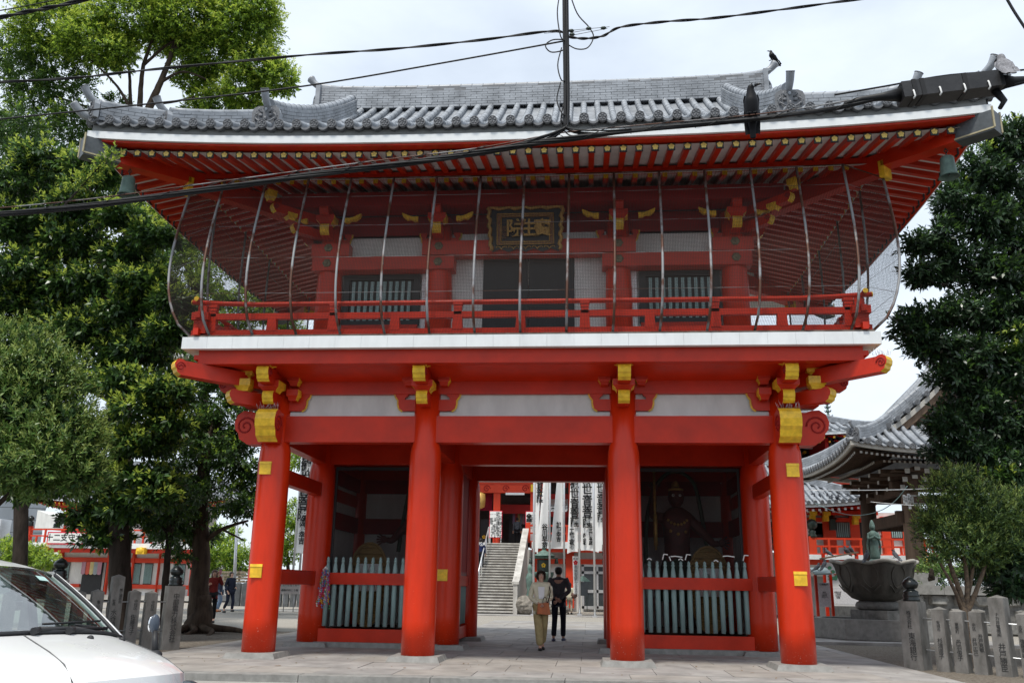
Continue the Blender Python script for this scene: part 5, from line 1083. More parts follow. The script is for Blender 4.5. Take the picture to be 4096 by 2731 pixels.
# dark broad-leaved evergreen behind the left fence
t2 = thing('evergreen_tree', 'dark glossy evergreen with pale yellow-green tips behind the left stone fence', 'tree', (-10.131,4.400,-0.209))
D2 = [((-13.936,4.200,12.677),(1.02,0.90,0.40)),((-14.733,4.200,12.021),(1.02,0.90,0.56)),((-12.137,3.600,11.991),(0.73,0.79,0.32)),((-11.681,3.400,12.177),(0.40,0.45,0.40)),((-14.387,4.400,10.773),(1.13,1.02,0.56)),((-12.925,4.200,11.180),(0.90,0.90,0.40)),((-11.016,3.600,10.615),(0.79,0.79,0.28)),((-10.105,3.500,10.054),(0.62,0.68,0.25)),((-12.896,4.600,10.302),(1.02,1.02,0.40)),((-14.163,4.400,9.471),(1.13,1.02,0.51)),((-11.092,4.000,9.650),(0.79,0.79,0.34)),((-12.463,4.400,9.065),(1.02,0.90,0.45)),((-10.337,3.700,8.788),(0.85,0.79,0.34)),((-9.401,3.500,8.228),(0.56,0.56,0.28)),((-10.863,4.200,8.111),(0.90,0.90,0.40)),((-9.357,3.500,7.408),(0.62,0.62,0.32)),((-12.254,4.600,7.756),(1.13,1.02,0.56)),((-10.545,4.300,7.172),(1.02,0.90,0.45)),
 ((-10.276,3.600,6.123),(0.85,0.79,0.28)),((-9.115,3.300,5.771),(0.68,0.68,0.28)),((-9.728,3.400,5.353),(0.85,0.79,0.28)),((-9.006,3.400,4.970),(0.51,0.56,0.25)),((-11.704,4.600,6.539),(1.02,0.90,0.56)),((-9.724,3.600,4.568),(0.90,0.79,0.32)),((-11.108,4.400,4.864),(1.02,0.90,0.56)),((-9.558,3.500,3.696),(0.85,0.73,0.32)),((-9.170,3.400,3.215),(0.56,0.56,0.25)),((-10.833,4.200,3.718),(0.90,0.90,0.45)),((-12.175,4.000,3.470),(0.68,0.68,0.28)),((-11.896,4.400,3.847),(0.79,0.79,0.45)),((-12.638,3.600,3.317),(0.45,0.45,0.18)),((-10.155,4.200,2.963),(0.79,0.79,0.34)),((-11.512,4.600,2.875),(0.79,0.79,0.34)),((-10.967,4.600,2.336),(0.68,0.68,0.28)),((-13.387,5.000,7.884),(1.13,1.02,0.68)),((-13.939,5.000,8.909),(1.13,1.02,0.56)),((-14.927,5.000,8.663),(1.02,1.02,0.68))]
leaves('crown', D2, t2, [EVG, EVM, EVY], .19, .40, 9, .70, .55, .25, .45, .35, 21, .22, .35, 1.1)
leaves('low_spray', [((-7.854,-2.700,8.943),(.16,.16,.20)),((-7.742,-2.700,9.188),(.10,.1,.10)),((-8.186,-2.600,8.746),(.22,.2,.12)),((-8.642,-2.400,8.672),(.25,.2,.12))], t2, [EVM, EVY, EVY], .10, .42, 9, 1.0, .9, .16, .7, .1, 24, .1, .6, 2)
trunk(t2, [([(-10.366,0.000,9.344), (-8.523,-2.300,8.671), (-7.742,-2.700,9.188)], .03, .008)], BARKD, 'limb', 5)
BR = [(p, tuple(1.0*x for x in r)) for p, r in D2 if p[1] < 3.75]
leaves('bright_boughs', BR, t2, [EVM, EVG, EVY], .19, .42, 9, .34, .95, .25, .75, .35, 23, .15, .55, 1.1)
TP2 = [(-10.131,4.400,-0.209), (-10.502,4.400,2.652), (-10.953,4.500,4.881), (-11.504,4.600,7.261), (-12.118,4.600,9.770), (-12.925,4.600,12.169)]
trunk(t2, [(TP2, .30, .10)], BARKD, seed=4); twigs(t2, polyline(TP2[1:], 4), D2, .022)
t2b = thing('evergreen_tree', 'dim slender evergreen trunk with sparse leaves left of the tall camphor, upper left', 'tree', (-16.494,10.000,0.317))
Db = [((-19.601,10.000,17.044),(1.15,1.15,0.80)),((-18.884,10.000,13.916),(1.15,1.15,0.80)),((-17.865,10.500,12.770),(1.15,1.15,0.80)),((-15.807,10.500,14.242),(1.15,1.15,0.69)),((-15.107,10.500,15.081),(0.92,0.92,0.57)),((-13.654,9.500,11.658),(1.03,1.03,0.80)),((-12.580,9.000,9.934),(0.92,0.92,0.80)),((-11.901,9.000,8.022),(0.92,0.92,0.92)),((-11.565,9.500,5.716),(0.92,0.92,0.92)),((-15.208,10.000,10.918),(1.15,1.15,0.92)),((-16.677,10.000,10.308),(1.15,1.15,0.92))]
leaves('crown', Db, t2b, [EVM, EVG, CAM], .15, .42, 9, .7, .25, .24, .3, .35, 22, .35, .4)
trunk(t2b, [([(-16.494,10.000,0.317), (-17.668,10.000,8.769), (-18.181,10.000,11.923), (-18.920,10.000,14.593), (-18.822,10.000,15.447)], .24, .10), ([(-18.181,10.000,11.923), (-16.718,10.000,12.548), (-15.558,10.400,14.022)], .1, .03), ([(-17.668,10.000,8.769), (-14.861,9.800,9.300), (-12.220,9.200,8.658)], .12, .04), ([(-17.668,10.000,8.769), (-13.395,9.500,6.421), (-11.565,9.500,5.716)], .10, .03)], BARKD, seed=5)

# tree with spreading roots left of the gate
t3 = thing('rooted_tree', 'tree with spreading surface roots between the stone fence and the left gate column', 'tree', (-9.646,7.800,-0.074))
R0 = V((-9.646,7.800,-0.074)); D3 = [((-10.594,8.000,6.802),(0.92,0.92,0.69)),((-9.637,8.000,6.799),(0.80,0.80,0.57)),((-8.878,8.000,5.995),(0.80,0.80,0.69)),((-9.870,7.600,5.530),(0.92,0.92,0.69)),((-9.078,7.800,4.788),(0.92,0.92,0.69)),((-8.447,8.000,4.305),(0.52,0.57,0.57)),((-10.493,7.800,4.398),(0.92,0.92,0.69)),((-9.398,7.600,3.625),(0.92,0.92,0.57)),((-8.687,7.800,3.524),(0.57,0.69,0.46)),((-10.560,7.400,3.226),(0.80,0.80,0.57)),((-10.204,8.200,2.667),(0.69,0.69,0.40)),((-10.969,7.600,2.623),(0.57,0.57,0.34)),((-10.212,7.800,2.031),(0.57,0.57,0.29)),((-9.752,8.600,5.567),(0.92,0.92,0.80)),((-11.577,8.000,3.776),(0.80,0.80,0.57))]
leaves('crown', D3, t3, [EVM, EVG, CAM], .14, .44, 9, .75, .25, .24, .2, .4, 31, .38, .4)
TP3 = [R0, V((-9.725,7.800,0.720)), V((-9.826,7.800,2.279)), V((-9.967,7.800,3.515)), V((-9.939,7.800,4.785)), V((-9.735,7.800,5.958))]
roots = []
rr = random.Random(8)
for k in range(9):
    a = 2*pi*k/9+rr.uniform(-.2,.2); L_ = rr.uniform(.7,1.3)*(1.5 if math.cos(a) > .3 else 1)
    roots.append(([R0+V((0,0,.45)), R0+V((math.cos(a)*.30, math.sin(a)*.30, .12)), R0+V((math.cos(a+.2)*L_*.6, math.sin(a+.2)*L_*.6, .03)), R0+V((math.cos(a-.1)*L_, math.sin(a-.1)*L_, -.10))], .16, .03))
trunk(t3, [(TP3, .34, .13), ([R0+V((0,0,-.1)), R0+V((0,0,.25)), R0+V((0,0,.9))], .46, .27), ([(-9.826,7.800,2.279), (-9.211,7.700,2.708), (-8.463,7.700,2.960)], .09, .03), ([(-9.211,7.700,2.708), (-8.537,7.700,2.410)], .04, .02), ([(-9.939,7.800,4.785), (-9.326,7.600,5.401), (-8.506,7.600,5.790)], .12, .06), ([(-9.967,7.800,3.515), (-10.727,7.800,4.142)], .07, .03)]+roots, BARK, seed=6)
t3b = thing('slender_tree', 'thin dark trunked tree just right of the thick evergreen trunk', 'tree', (-9.343,5.200,-0.282))
leaves('crown', [((-9.592,5.200,2.995),(.6,.6,.35)),((-10.051,5.200,2.712),(.5,.5,.25)),((-9.418,5.400,3.523),(.6,.6,.35)),((-9.632,5.300,2.278),(.4,.4,.2))], t3b, [EVG, EVM, EVM], .14, .42, 9, .5, .2, .24, .3, .4, 33, .3, .4)
trunk(t3b, [([(-9.343,5.200,-0.282), (-9.492,5.200,1.082), (-9.563,5.200,2.384), (-9.633,5.200,3.614)], .13, .05), ([(-9.563,5.200,2.384), (-9.948,5.200,2.824)], .05, .02), ([(-9.549,5.200,2.274), (-9.311,5.300,3.513)], .05, .02)], BARKD, seed=7)
# clipped olive-green shrub, lower left
sh = thing('clipped_shrub', 'big clipped olive-green shrub at the left edge above the van', 'shrub', (-10.196,-0.800,0.061))
DS = [((-9.910,-0.800,4.346),(1.25,1.2,1.35)),((-10.501,-0.800,5.607),(.95,.9,.75)),((-8.881,-1.000,3.792),(.75,.8,.85)),((-9.403,-1.200,3.424),(1.1,.9,.6)),((-11.115,-0.800,4.883),(1.2,1.2,1.4)),((-8.508,-0.900,3.299),(.5,.6,.45)),((-9.651,-1.000,5.190),(.75,.7,.7))]
leaves('crown', DS, sh, [OLV, EVM, OLY], .125, .28, 10, 1.05, .5, .20, .7, .05, 41, .04, .72, 2.2, .3)
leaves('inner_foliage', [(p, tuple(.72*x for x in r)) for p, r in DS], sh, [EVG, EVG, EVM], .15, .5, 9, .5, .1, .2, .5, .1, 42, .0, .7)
trunk(sh, [([(-10.196,-0.800,0.061), (-10.532,-0.800,2.293), (-10.276,-0.800,4.346)], .14, .06), ([(-10.532,-0.800,2.293), (-9.335,-0.900,3.465)], .07, .03)], BARKD, seed=8)

# dark evergreen at the right edge
t4 = thing('dark_evergreen_tree', 'near-black evergreen with layered boughs filling the right edge', 'tree', (11.432,3.200,0.079))
D4 = [((11.684,3.200,11.928),(.7,.7,.6)),((10.864,3.200,11.126),(.7,.7,.5)),((11.717,3.400,10.736),(.8,.8,.6)),((10.083,3.000,10.358),(.5,.6,.4)),((10.809,3.200,9.864),(.8,.8,.5)),((9.580,3.000,9.467),(.6,.6,.35)),((9.067,2.900,9.213),(.35,.4,.22)),((11.635,3.400,9.368),(.8,.8,.6)),((10.187,3.200,8.869),(.8,.8,.4)),((9.041,2.900,8.502),(.4,.4,.22)),((10.925,3.200,8.419),(.8,.8,.4)),((9.539,3.200,8.439),(.5,.5,.22)),
 ((8.528,2.800,7.195),(.35,.4,.22)),((9.156,3.000,7.408),(.6,.6,.3)),((10.131,3.200,7.566),(.8,.8,.4)),((11.092,3.200,7.449),(.8,.8,.5)),((9.281,3.000,6.777),(.65,.6,.35)),((8.904,3.000,6.884),(.45,.5,.3)),((10.110,3.000,6.460),(.8,.8,.5)),((9.583,3.000,6.054),(.55,.6,.3)),((11.022,3.200,6.197),(.8,.8,.6)),((10.136,3.100,5.567),(.7,.7,.4)),((9.513,3.000,5.048),(.55,.6,.3)),((9.202,3.000,4.800),(.4,.4,.22)),((10.672,3.200,4.985),(.8,.8,.5)),((9.760,3.000,4.360),(.6,.6,.35)),((9.147,3.000,4.310),(.4,.4,.22)),((10.452,3.000,3.976),(.7,.7,.4)),((10.533,2.800,3.198),(.6,.6,.5)),((10.112,2.800,2.732),(.6,.6,.4)),((10.385,2.800,2.098),(.6,.6,.45)),((10.085,2.700,1.512),(.5,.5,.25)),((9.644,2.200,1.806),(.4,.4,.3)),((9.934,2.100,1.421),(.35,.35,.22)),((10.049,2.000,1.979),(.4,.4,.4)),((12.016,3.400,7.823),(1,1,1.6)),((11.576,3.400,4.722),(.9,.9,1.4)),((11.137,3.200,2.306),(.7,.7,.8))]
leaves('crown', D4, t4, [RDK, EVG, EVM], .17, .38, 9, .80, .35, .24, .3, .35, 51, .16, .3, 1.2)
for q_ in [((11.834,3.200,12.281),(.5,.5,.2)),((10.838,3.100,11.662),(.35,.4,.15)),((10.136,3.000,10.815),(.3,.3,.12)),((10.948,2.600,6.958),(.3,.3,.15)),((10.109,2.500,3.721),(.4,.3,.12)),((10.894,2.600,6.552),(.25,.25,.15))]: leaves('pale_tip_spray', [q_], t4, [EVM, EVG, EVY], .15, .38, 9, .6, .6, .24, .6, .2, 52, .2, .4)  # small sprays with paler yellow-green tips
TP4 = [(11.432,3.200,0.079), (11.848,3.300,3.732), (12.309,3.400,7.819), (12.358,3.400,10.953)]
trunk(t4, [(TP4, .28, .08)], BARKD, seed=9); twigs(t4, polyline(TP4, 5), D4[:34], .018)
# round shrub with several stems right of the fountain
t5 = thing('round_shrub', 'rounded grey-green shrub on several leaning stems behind the right stone fence', 'shrub', (8.648,1.600,0.879))
D5_ = 0
D5 = [((9.537,1.800,2.310),(.55,.5,.5)),((9.992,1.900,2.845),(.5,.5,.5)),((8.096,1.500,2.624),(.3,.3,.35)),((8.749,1.600,3.161),(.62,.6,.6)),((8.384,1.500,2.540),(.50,.5,.45)),((9.144,1.700,2.910),(.65,.6,.6)),((8.816,1.600,2.293),(.6,.6,.4)),((8.124,1.300,2.017),(.28,.3,.18)),((9.238,1.800,1.963),(.4,.4,.25)),((8.790,1.600,3.516),(.4,.4,.3))]
leaves('crown', D5, t5, [OLV, EVG, OLY], .095, .27, 10, 1.9, .45, .17, .8, .0, 61, .10, .6, 2.0, .3)
trunk(t5, [([((8.559,1.600,0.130)[0], 1.6, -.15), (8.625,1.600,0.617), (8.664,1.600,0.945)], .13, .11), ([(8.648,1.600,0.879), (8.612,1.600,1.276), (8.432,1.500,1.859), (8.364,1.500,2.368)], .07, .03), ([(8.665,1.600,0.880), (8.774,1.600,1.445), (8.764,1.600,2.206)], .06, .03), ([(8.689,1.600,0.880), (8.956,1.600,1.364), (9.228,1.700,1.874)], .06, .03), ([(8.626,1.600,0.904), (8.419,1.400,1.357), (8.120,1.300,1.975)], .05, .02), ([(8.659,1.600,0.904), (8.964,1.700,1.786), (9.176,1.700,2.822)], .05, .02)], mat('peeling_tan_bark', (.20,.14,.09), rough=.95, col2=(.06,.045,.035), scale=14, bump=.6, bscale=30), seed=10)
for i, (nm, lab, base, bl, ms, sz, sd) in enumerate((
 ('bush', 'dark clipped hedge on the stone wall behind the round shrub', (15.040,18.000,1.750), [((14.131,18.000,2.053),(.7,.5,.45)),((15.077,18.000,2.066),(.8,.5,.5)),((16.176,18.000,2.081),(.8,.5,.5)),((17.269,18.000,2.096),(.8,.5,.5)),((18.223,18.000,2.266),(.8,.5,.5)),((15.109,18.200,1.674),(1,.5,.5)),((16.368,18.200,1.692),(1,.5,.5)),((17.463,18.200,1.708),(1,.5,.5))], [EVG, RDK, EVM], .12, 75),
 ('bush', 'small round bush on the stone wall right of the lotus basin', (12.450,13.500,1.677), [((12.488,13.500,2.022),(.55,.5,.45)),((13.023,13.800,2.105),(.5,.5,.4))], [EVM, OLV, OLY], .12, 71),
 ('bush', 'pale bush left of the hall with the striped curtain', (-33.290,36.000,1.722), [((-33.448,36.000,2.634),(1.6,1,.7)),((-34.632,36.000,2.883),(1.2,1,.8)),((-32.272,36.000,2.387),(1,1,.5))], [CAM, OLV, CAY], .22, 72),
 ('garden_tree', 'fresh green tree behind the man in the navy suit', (-16.786,27.000,1.051), [((-16.909,27.000,2.213),(1.2,1,.9)),((-17.636,27.000,2.632),(.9,.9,.8)),((-16.129,27.000,2.330),(.9,.9,.6)),((-17.459,28.000,3.551),(.8,.8,.6))], [CAM, EVM, CAY], .18, 73),
 ('garden_tree', 'reddish green garden tree seen between the left gate columns', (-14.651,30.000,1.422), [((-14.884,30.000,3.573),(1.0,1,1.1)),((-14.629,30.000,4.847),(.8,.8,.8)),((-15.055,30.000,2.771),(.9,.8,.6)),((-14.852,31.000,8.069),(1.0,.9,.8))], [CAM, CAD, CAY], .18, 74))):
    t = thing(nm, lab, 'tree' if 'tree' in nm else 'bush', base); leaves('crown', bl, t, ms, sz, .42, 8, .45, .4, .24, .4, .2, sd, .2, .5)
    trunk(t, [([base, V(base).lerp(V(bl[0][0]), .5), bl[0][0]], .12, .05)], BARKD, seed=sd)
for o in [o for o in COL.objects if o.type == 'EMPTY' and o.get('category') in ('tree', 'shrub', 'bush')]:
    for c in o.children: c.location = -o.location

# ================================================================ other buildings
def PB(name, m, A, B, dep, parent, dy=0, label=None):
    """box whose front face spans two facade points A, B (metres), set dy behind their plane"""
    b = MB(); b.box(min(A[0],B[0]), max(A[0],B[0]), A[1]+dy, A[1]+dy+dep, min(A[2],B[2]), max(A[2],B[2])); return b.build(name, m, parent, label=label)
ORG = mat('orange_vermilion_paint', (.62, .055, .02), rough=.5, spec=.3, var=.1, scale=1.5); SHADE = mat('shade_toned_plaster', (.05,.035,.03), rough=.9, var=.4)  # SHADE: gloom of the interiors put into a near-black colour
GLASSD = mat('dark_window_glass', (.04,.05,.055), rough=.12, spec=.7, var=.2); CONC = mat('stained_white_stone', (.62,.60,.56), rough=.85, col2=(.34,.32,.29), scale=2.5, stretch=(1,1,.35), bump=.15, bscale=60)
RISER = mat('dark_riser', (.17,.16,.145), rough=.9, var=.4, scale=4)  # risers darker than the treads, so each step reads
STEPM = mat('stained_granite_step', (.42,.40,.37), rough=.85, col2=(.17,.16,.145), scale=3.5, thr=(.36,.62), bump=.15, bscale=80)
def louvres(parent, A, B, n, m=GREEN, dy=0, name='louvre_window'):
    w_ = PB(name, BLACK, A, B, .05, parent, dy); x0, x1 = min(A[0],B[0]), max(A[0],B[0]); z0, z1 = min(A[2],B[2]), max(A[2],B[2]); p_ = (x1-x0)/n
    b = MB(); b.box(-p_*.28, p_*.28, A[1]+dy-.03, A[1]+dy-.002, z0+.06, z1-.06); me = b.mesh('louvre_bar', m)
    for i in range(n): link('louvre_bar', me, w_, (x0+p_*(i+.5), 0, 0))
    return w_
def railing(parent, x0, x1, y, zb, zt, m, n, along='x'):
    P = (lambda t, z: (t, y, z)) if along == 'x' else (lambda t, z: (y, t, z))
    for z, r in ((zt, .05), (lerp(zb, zt, .55), .045), (zb+.05, .05)): b = MB(); b.bar(P(x0, z), P(x1, z), r*1.6, r*2); b.build('rail', m, parent)
    for i in range(n+1): b = MB(); t = lerp(x0, x1, i/n); b.bar(P(t, zb), P(t, zt if i % 2 == 0 else lerp(zb, zt, .55)), .10, .12); b.build('rail_post', m, parent)

def small_roof(root, c, hx, hy, zE, rise, gx, lift, sp, tr, under, caps, rsp=.30, rot=0, sides='flr', rid=True, fas=WFAS, hips=True, seprows='f', capdist=.22, ridh=.4, capsz=.055):
    Rf = Roof(root, hx, hy, zE, rise, .42, gx, lift=lift, sp=sp, tr=tr, c=c, ldec=1.5)
    for sd in 'fblr':
        if sd in sides: Rf.tiles(sd, separate=sd in seprows, ends=sd in seprows, nseg=7, ntub=6)
        else:
            b = MB(); H = hx if sd in 'fb' else hy
            for i in range(12):
                u0, u1 = lerp(-H, H, i/12), lerp(-H, H, (i+1)/12); b.add([Rf.P(sd,u0,0), Rf.P(sd,u1,0), Rf.P(sd,u1,Rf.dmax(sd,u1)), Rf.P(sd,u0,Rf.dmax(sd,u0))], [(0,1,2,3)])
            b.build('roof_slope', TILE, root)
        dv = V({'f':(0,1,0),'b':(0,-1,0),'l':(1,0,0),'r':(-1,0,0)}[sd]); b = MB(); board(b, Rf.eave_path(sd, .02, -.24, 20), dv*.25, .17); b.build('eave_fascia', fas, root)
        if sd in sides:
            H = hx if sd in 'fb' else hy; rf = MB(); n = int(2*H/rsp); rz = {'f':0,'b':pi,'l':-pi/2,'r':pi/2}[sd]
            cb_ = MB(); cb_.box(-capsz,capsz,-.012,.01,-capsz,capsz); cm_ = cb_.mesh('rafter_end', caps)
            for i in range(1, n):
                u = -H+i*rsp; lf = lift*.9*abs(u/H)**2.8
                for d0, z0, L_, k in ((capdist, -.36, 1.2, 1), (1.25, -.34, 1.3, 0)):
                    Le = min(L_, H-abs(u)-d0-.05) if sd in 'fb' or True else L_
                    if Le < .1: continue
                    p = Rf.P(sd, u, d0); p = V((p.x, p.y, zE+z0+lf*(1 if k else .5))); q = p+dv*Le+V((0,0,.22*Le)); rf.bar(p, q, capsz*1.6, capsz*1.8)
                    link('rafter_end', cm_, root, p-dv*.005, (0,0,rz))
            kind(rf.build('rafters', under, root), 'stuff')
            b = MB()
            for i in range(16):
                t0, t1 = -1+i/8, -1+(i+1)/8; f_ = lambda t, d, dz: (lambda p: V((p.x, p.y, zE+dz+lift*.9*abs(t)**2.8*(1 if d < 1 else .5))))(Rf.P(sd, t*(H-d), d))
                b.add([f_(t0,.1,-.285), f_(t1,.1,-.285), f_(t1,2.6,.15), f_(t0,2.6,.15)], [(0,1,2,3)])
            b.build('soffit_boards', under, root)
    if rid and gx > .2:
        rp = [V((lerp(-gx-.3, gx+.3, i/10)+c[0], c[1], zE+rise-.05+.08*abs(-1+i/5)**4)) for i in range(11)]; Rf.ridge(rp, .40, ridh+.2, 6, .35, .09)
    if hips:
        for sx in (-1, 1):
            for s_ in (-1, 1): Rf.ridge(Rf.hip(sx, s_, .12, (hx-gx) if gx > .2 else hy-.05), .26, ridh*.8, 4, .30, .08)
    return Rf
OB = oni_mesh(.9); HB = horn_mesh(.8)
# ---------------------------------------------------------------- main hall seen through the gate
hall = thing('main_hall', 'vermilion main hall up its stone steps, seen through the gate opening', 'hall', (0, 37, -.13)); HO = hall
Y_ = 37
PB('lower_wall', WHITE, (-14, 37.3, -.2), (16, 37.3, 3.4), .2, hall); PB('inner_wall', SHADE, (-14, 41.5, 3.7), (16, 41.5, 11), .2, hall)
PB('hall_floor', WFAS, (-2.061,36.400,3.447), (5.164,36.400,3.840), 5.2, hall); PB('hall_floor', CONC, (-14,36.42,3.35), (-2.587,36.420,3.730), 5.0, hall)
PB('floor_beam', ORG, (-2.065,36.500,3.248), (5.162,36.500,3.526), .3, hall)
PB('wall_band', ORG, (-1.959,37.000,2.580), (5.180,37.000,2.882), .25, hall)
for x0, x1 in ((1545,1600),(1905,1955)): PB('lower_column', ORG, (-0.043,36.900,0.067) if x0 == 1545 else (3.024,36.900,0.118), (0.441,36.900,3.454) if x0 == 1545 else (3.514,36.900,3.490), .4, hall)
PB('lower_column', ORG, (-1.996,36.950,0.115), (-1.787,36.950,3.430), .3, hall)
dr_ = PB('entrance_door', GLASSD, (1.007,37.100,0.063), (2.857,37.100,2.477), .1, hall)
for a, e in (((0.896,37.050,0.038), (1.042,37.050,2.561)), ((1.768,37.050,0.053), (1.889,37.050,2.463)), ((0.902,37.050,0.946), (2.833,37.050,1.116)), ((0.909,37.050,2.030), (2.851,37.050,2.182)), ((0.896,37.050,0.013), (2.818,37.050,0.193)), ((0.912,37.050,2.450), (2.857,37.050,2.585))): PB('door_frame', STEEL, a, e, .05, dr_)
# upper storey front
for nm, a, e in (('column', (-4.541,37.600,3.468), (-4.122,37.600,7.360)), ('column', (-2.241,37.600,3.495), (-2.060,37.600,7.371)), ('column', (0.104,38.500,3.559), (0.481,38.500,7.942)), ('column', (-6.245,37.600,3.448), (-5.857,37.600,7.350)), ('column', (2.472,38.500,3.586), (2.989,38.500,7.955))): PB(nm, ORG if nm else RED, a, e, .45, hall)
cb1 = PB('carved_beam', ORG, (-7.705,37.500,6.832), (-2.054,37.500,7.315), .4, hall); PB('upper_beam', ORG, (-7.756,37.700,7.350), (-2.073,37.700,8.105), .4, hall)
for cx in ((-4.970,37.490,7.073), (-3.788,37.490,7.080), (-2.566,37.490,7.088), (-5.699,37.490,7.068)): b = MB(); spiral(b, cx, (1,0,0), (0,0,1), .22, 1.5, .025); b.build('carved_whorl', REDD, cb1)
PB('beam_nose', GOLD, (-2.209,37.300,6.891), (-2.042,37.300,7.338), .3, hall); b = MB(); b.ball((-1.614,37.400,7.128), (.42,.15,.30), 14, 9); b.build('beam_nose', ORG, hall); b = MB(); b.ball((-1.563,37.460,7.099), (.45,.14,.34), 14, 9); b.build('beam_nose_gilding', GOLD, hall)
PB('fluorescent_lamp', WFAS, (-3.778,37.450,6.701), (-2.606,37.450,6.833), .08, hall)
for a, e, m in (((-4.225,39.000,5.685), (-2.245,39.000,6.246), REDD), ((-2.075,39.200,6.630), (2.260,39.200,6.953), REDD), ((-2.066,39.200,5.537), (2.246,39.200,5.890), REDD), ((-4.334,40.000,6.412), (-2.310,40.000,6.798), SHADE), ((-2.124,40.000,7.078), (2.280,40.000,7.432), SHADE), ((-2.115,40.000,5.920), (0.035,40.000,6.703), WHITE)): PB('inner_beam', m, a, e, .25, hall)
for x in (-6.9, -4.6, -2.2, -.2, 2.0, 4.2, 6.5): PB('inner_column', REDD, (x-.18, 40.2, 3.7), (x+.18, 40.2, 9), .35, hall)
PB('red_curtain', mat('crimson_cloth', (.22,.004,.02), rough=.9, var=.3, scale=5), (-5.444,38.300,5.799), (-4.687,38.300,6.907), .08, hall)
cu = bpy.data.objects.new('curtain', None)
for i, c in enumerate(((.16,.10,.16),(.30,.035,.03),(.30,.24,.10),(.14,.15,.17),(.22,.10,.12))):
    a, e = V((-3.489,39.500,5.092)), V((-2.690,39.500,5.829)); w_ = (e.x-a.x)/5; b = MB(); b.grid(lambda u, v, i=i: V((a.x+w_*(i+u), a.y+.03*math.sin(u*6+i), lerp(a.z, e.z, v)+(.05*abs(math.sin(u*pi)) if v < .1 else 0)*-1)), 4, 3); b.build('curtain_panel', mat('faded_curtain_%d' % i, c, rough=.95, var=.2), hall)
PB('dark_doorway', BLACK, (-3.826,40.600,3.911), (-2.795,40.600,6.010), .1, hall)
b = MB(); b.box(*[lerp((-5.453,38.800,3.809)[0], (-4.949,38.800,3.815)[0], t) for t in (0,1)], 38.8, 39.4, 3.75, 5.3); ob_ = b.build('offertory_box', BLACK, hall)
b = MB()
for k in range(5): a = pi/2+2*pi*k/5; b.ball(V((-5.219,38.760,4.202))+V((.075*math.cos(a), 0, .075*math.sin(a))), (.05,.02,.05), 8, 6)
b.build('gold_blossom_crest', GOLD, ob_)
b = MB(); b.lathe([(.05,.0),(.28,-.1),(.32,-.5),(.28,-.9),(.05,-1.0)], (-5.288,37.000,6.796), 14); b.build('hanging_gold_ornament', GILT, hall)
railing(hall, (-2.295,36.600,3.793)[0], 14, 36.6, (-2.164,36.600,3.794)[2], (-2.173,36.600,4.795)[2], ORG, 14)
PB('corner_newel', ORG, (-2.438,36.500,3.888), (-2.168,36.500,4.969), .3, hall); b = MB(); f_ = link('jewel_finial', gbm, hall, V((-2.257,36.650,4.996))); f_.scale = (1.35,)*3
small_roof(hall, (1.0, 44.5), 18.0, 8.6, 10.2, 5.2, 10.5, .5, .5, .10, REDB, GOLD, rsp=.6, sides='fl', seprows='')
PB('side_wall', REDD, (-14, 37.5, 3.7), (-13.8, 37.5, 10.3), 12, hall); PB('side_wall', REDD, (15.8, 37.5, 3.7), (16, 37.5, 10.3), 12, hall)
# steps
steps = thing('stone_steps', 'broad stained granite steps up to the main hall with a steel handrail', 'steps', (0, 29, -.13))
z0, z1, ya, yb = -.13, (-2.586,36.400,3.721)[2], 29.3, 36.4; n = 26; xr = (-2.537,29.300,-0.078)[0]
for i in range(n):
    b = MB(); ys_, zs_ = lerp(ya, yb, i/n), lerp(z0, z1, (i+1)/n); b.box(-11, xr, ys_, yb-.002 if i == n-1 else ys_+.60, zs_-.21 if i else z0, zs_-.061); b.box(-11, xr, ys_-.035, ys_+.6 if i < n-1 else yb, zs_-.060, zs_, 1); b.build('step', [RISER, CONC], steps)
b = MB(); b.prism([(xr+.001, ya-.35, z0), (xr+.001, ya-.35, 1.35), (xr+.001, ya+.2, 1.45), (xr+.001, yb-.1, z1+.75), (xr+.001, yb+.1, z1+.75), (xr+.001, yb+.1, z0)], (.22, 0, 0)); b.build('balustrade_wall', CONC, steps)
b = MB(); b.prism([(xr-.06, ya-.4, 1.351), (xr-.06, ya+.2, 1.452), (xr-.06, yb-.1, z1+.752), (xr-.06, yb-.1, z1+.88), (xr-.06, ya+.2, 1.59), (xr-.06, ya-.4, 1.48)], (.36, 0, 0)); b.build('balustrade_coping', CONC, steps)
hx_ = -4.6; b = MB(); b.tube([(hx_, ya+.1, .95), (hx_, yb-.6, z1+.9), (hx_, yb-.1, z1+.9)], .035, 8)
for t in (0, .17, .34, .5, .67, .83, 1): y = lerp(ya+.1, yb-.6, t); b.tube([(hx_, y, lerp(z0, z1, t)), (hx_, y, lerp(.95, z1+.9, t))], .025, 6)
b.build('handrail', STEEL, steps)
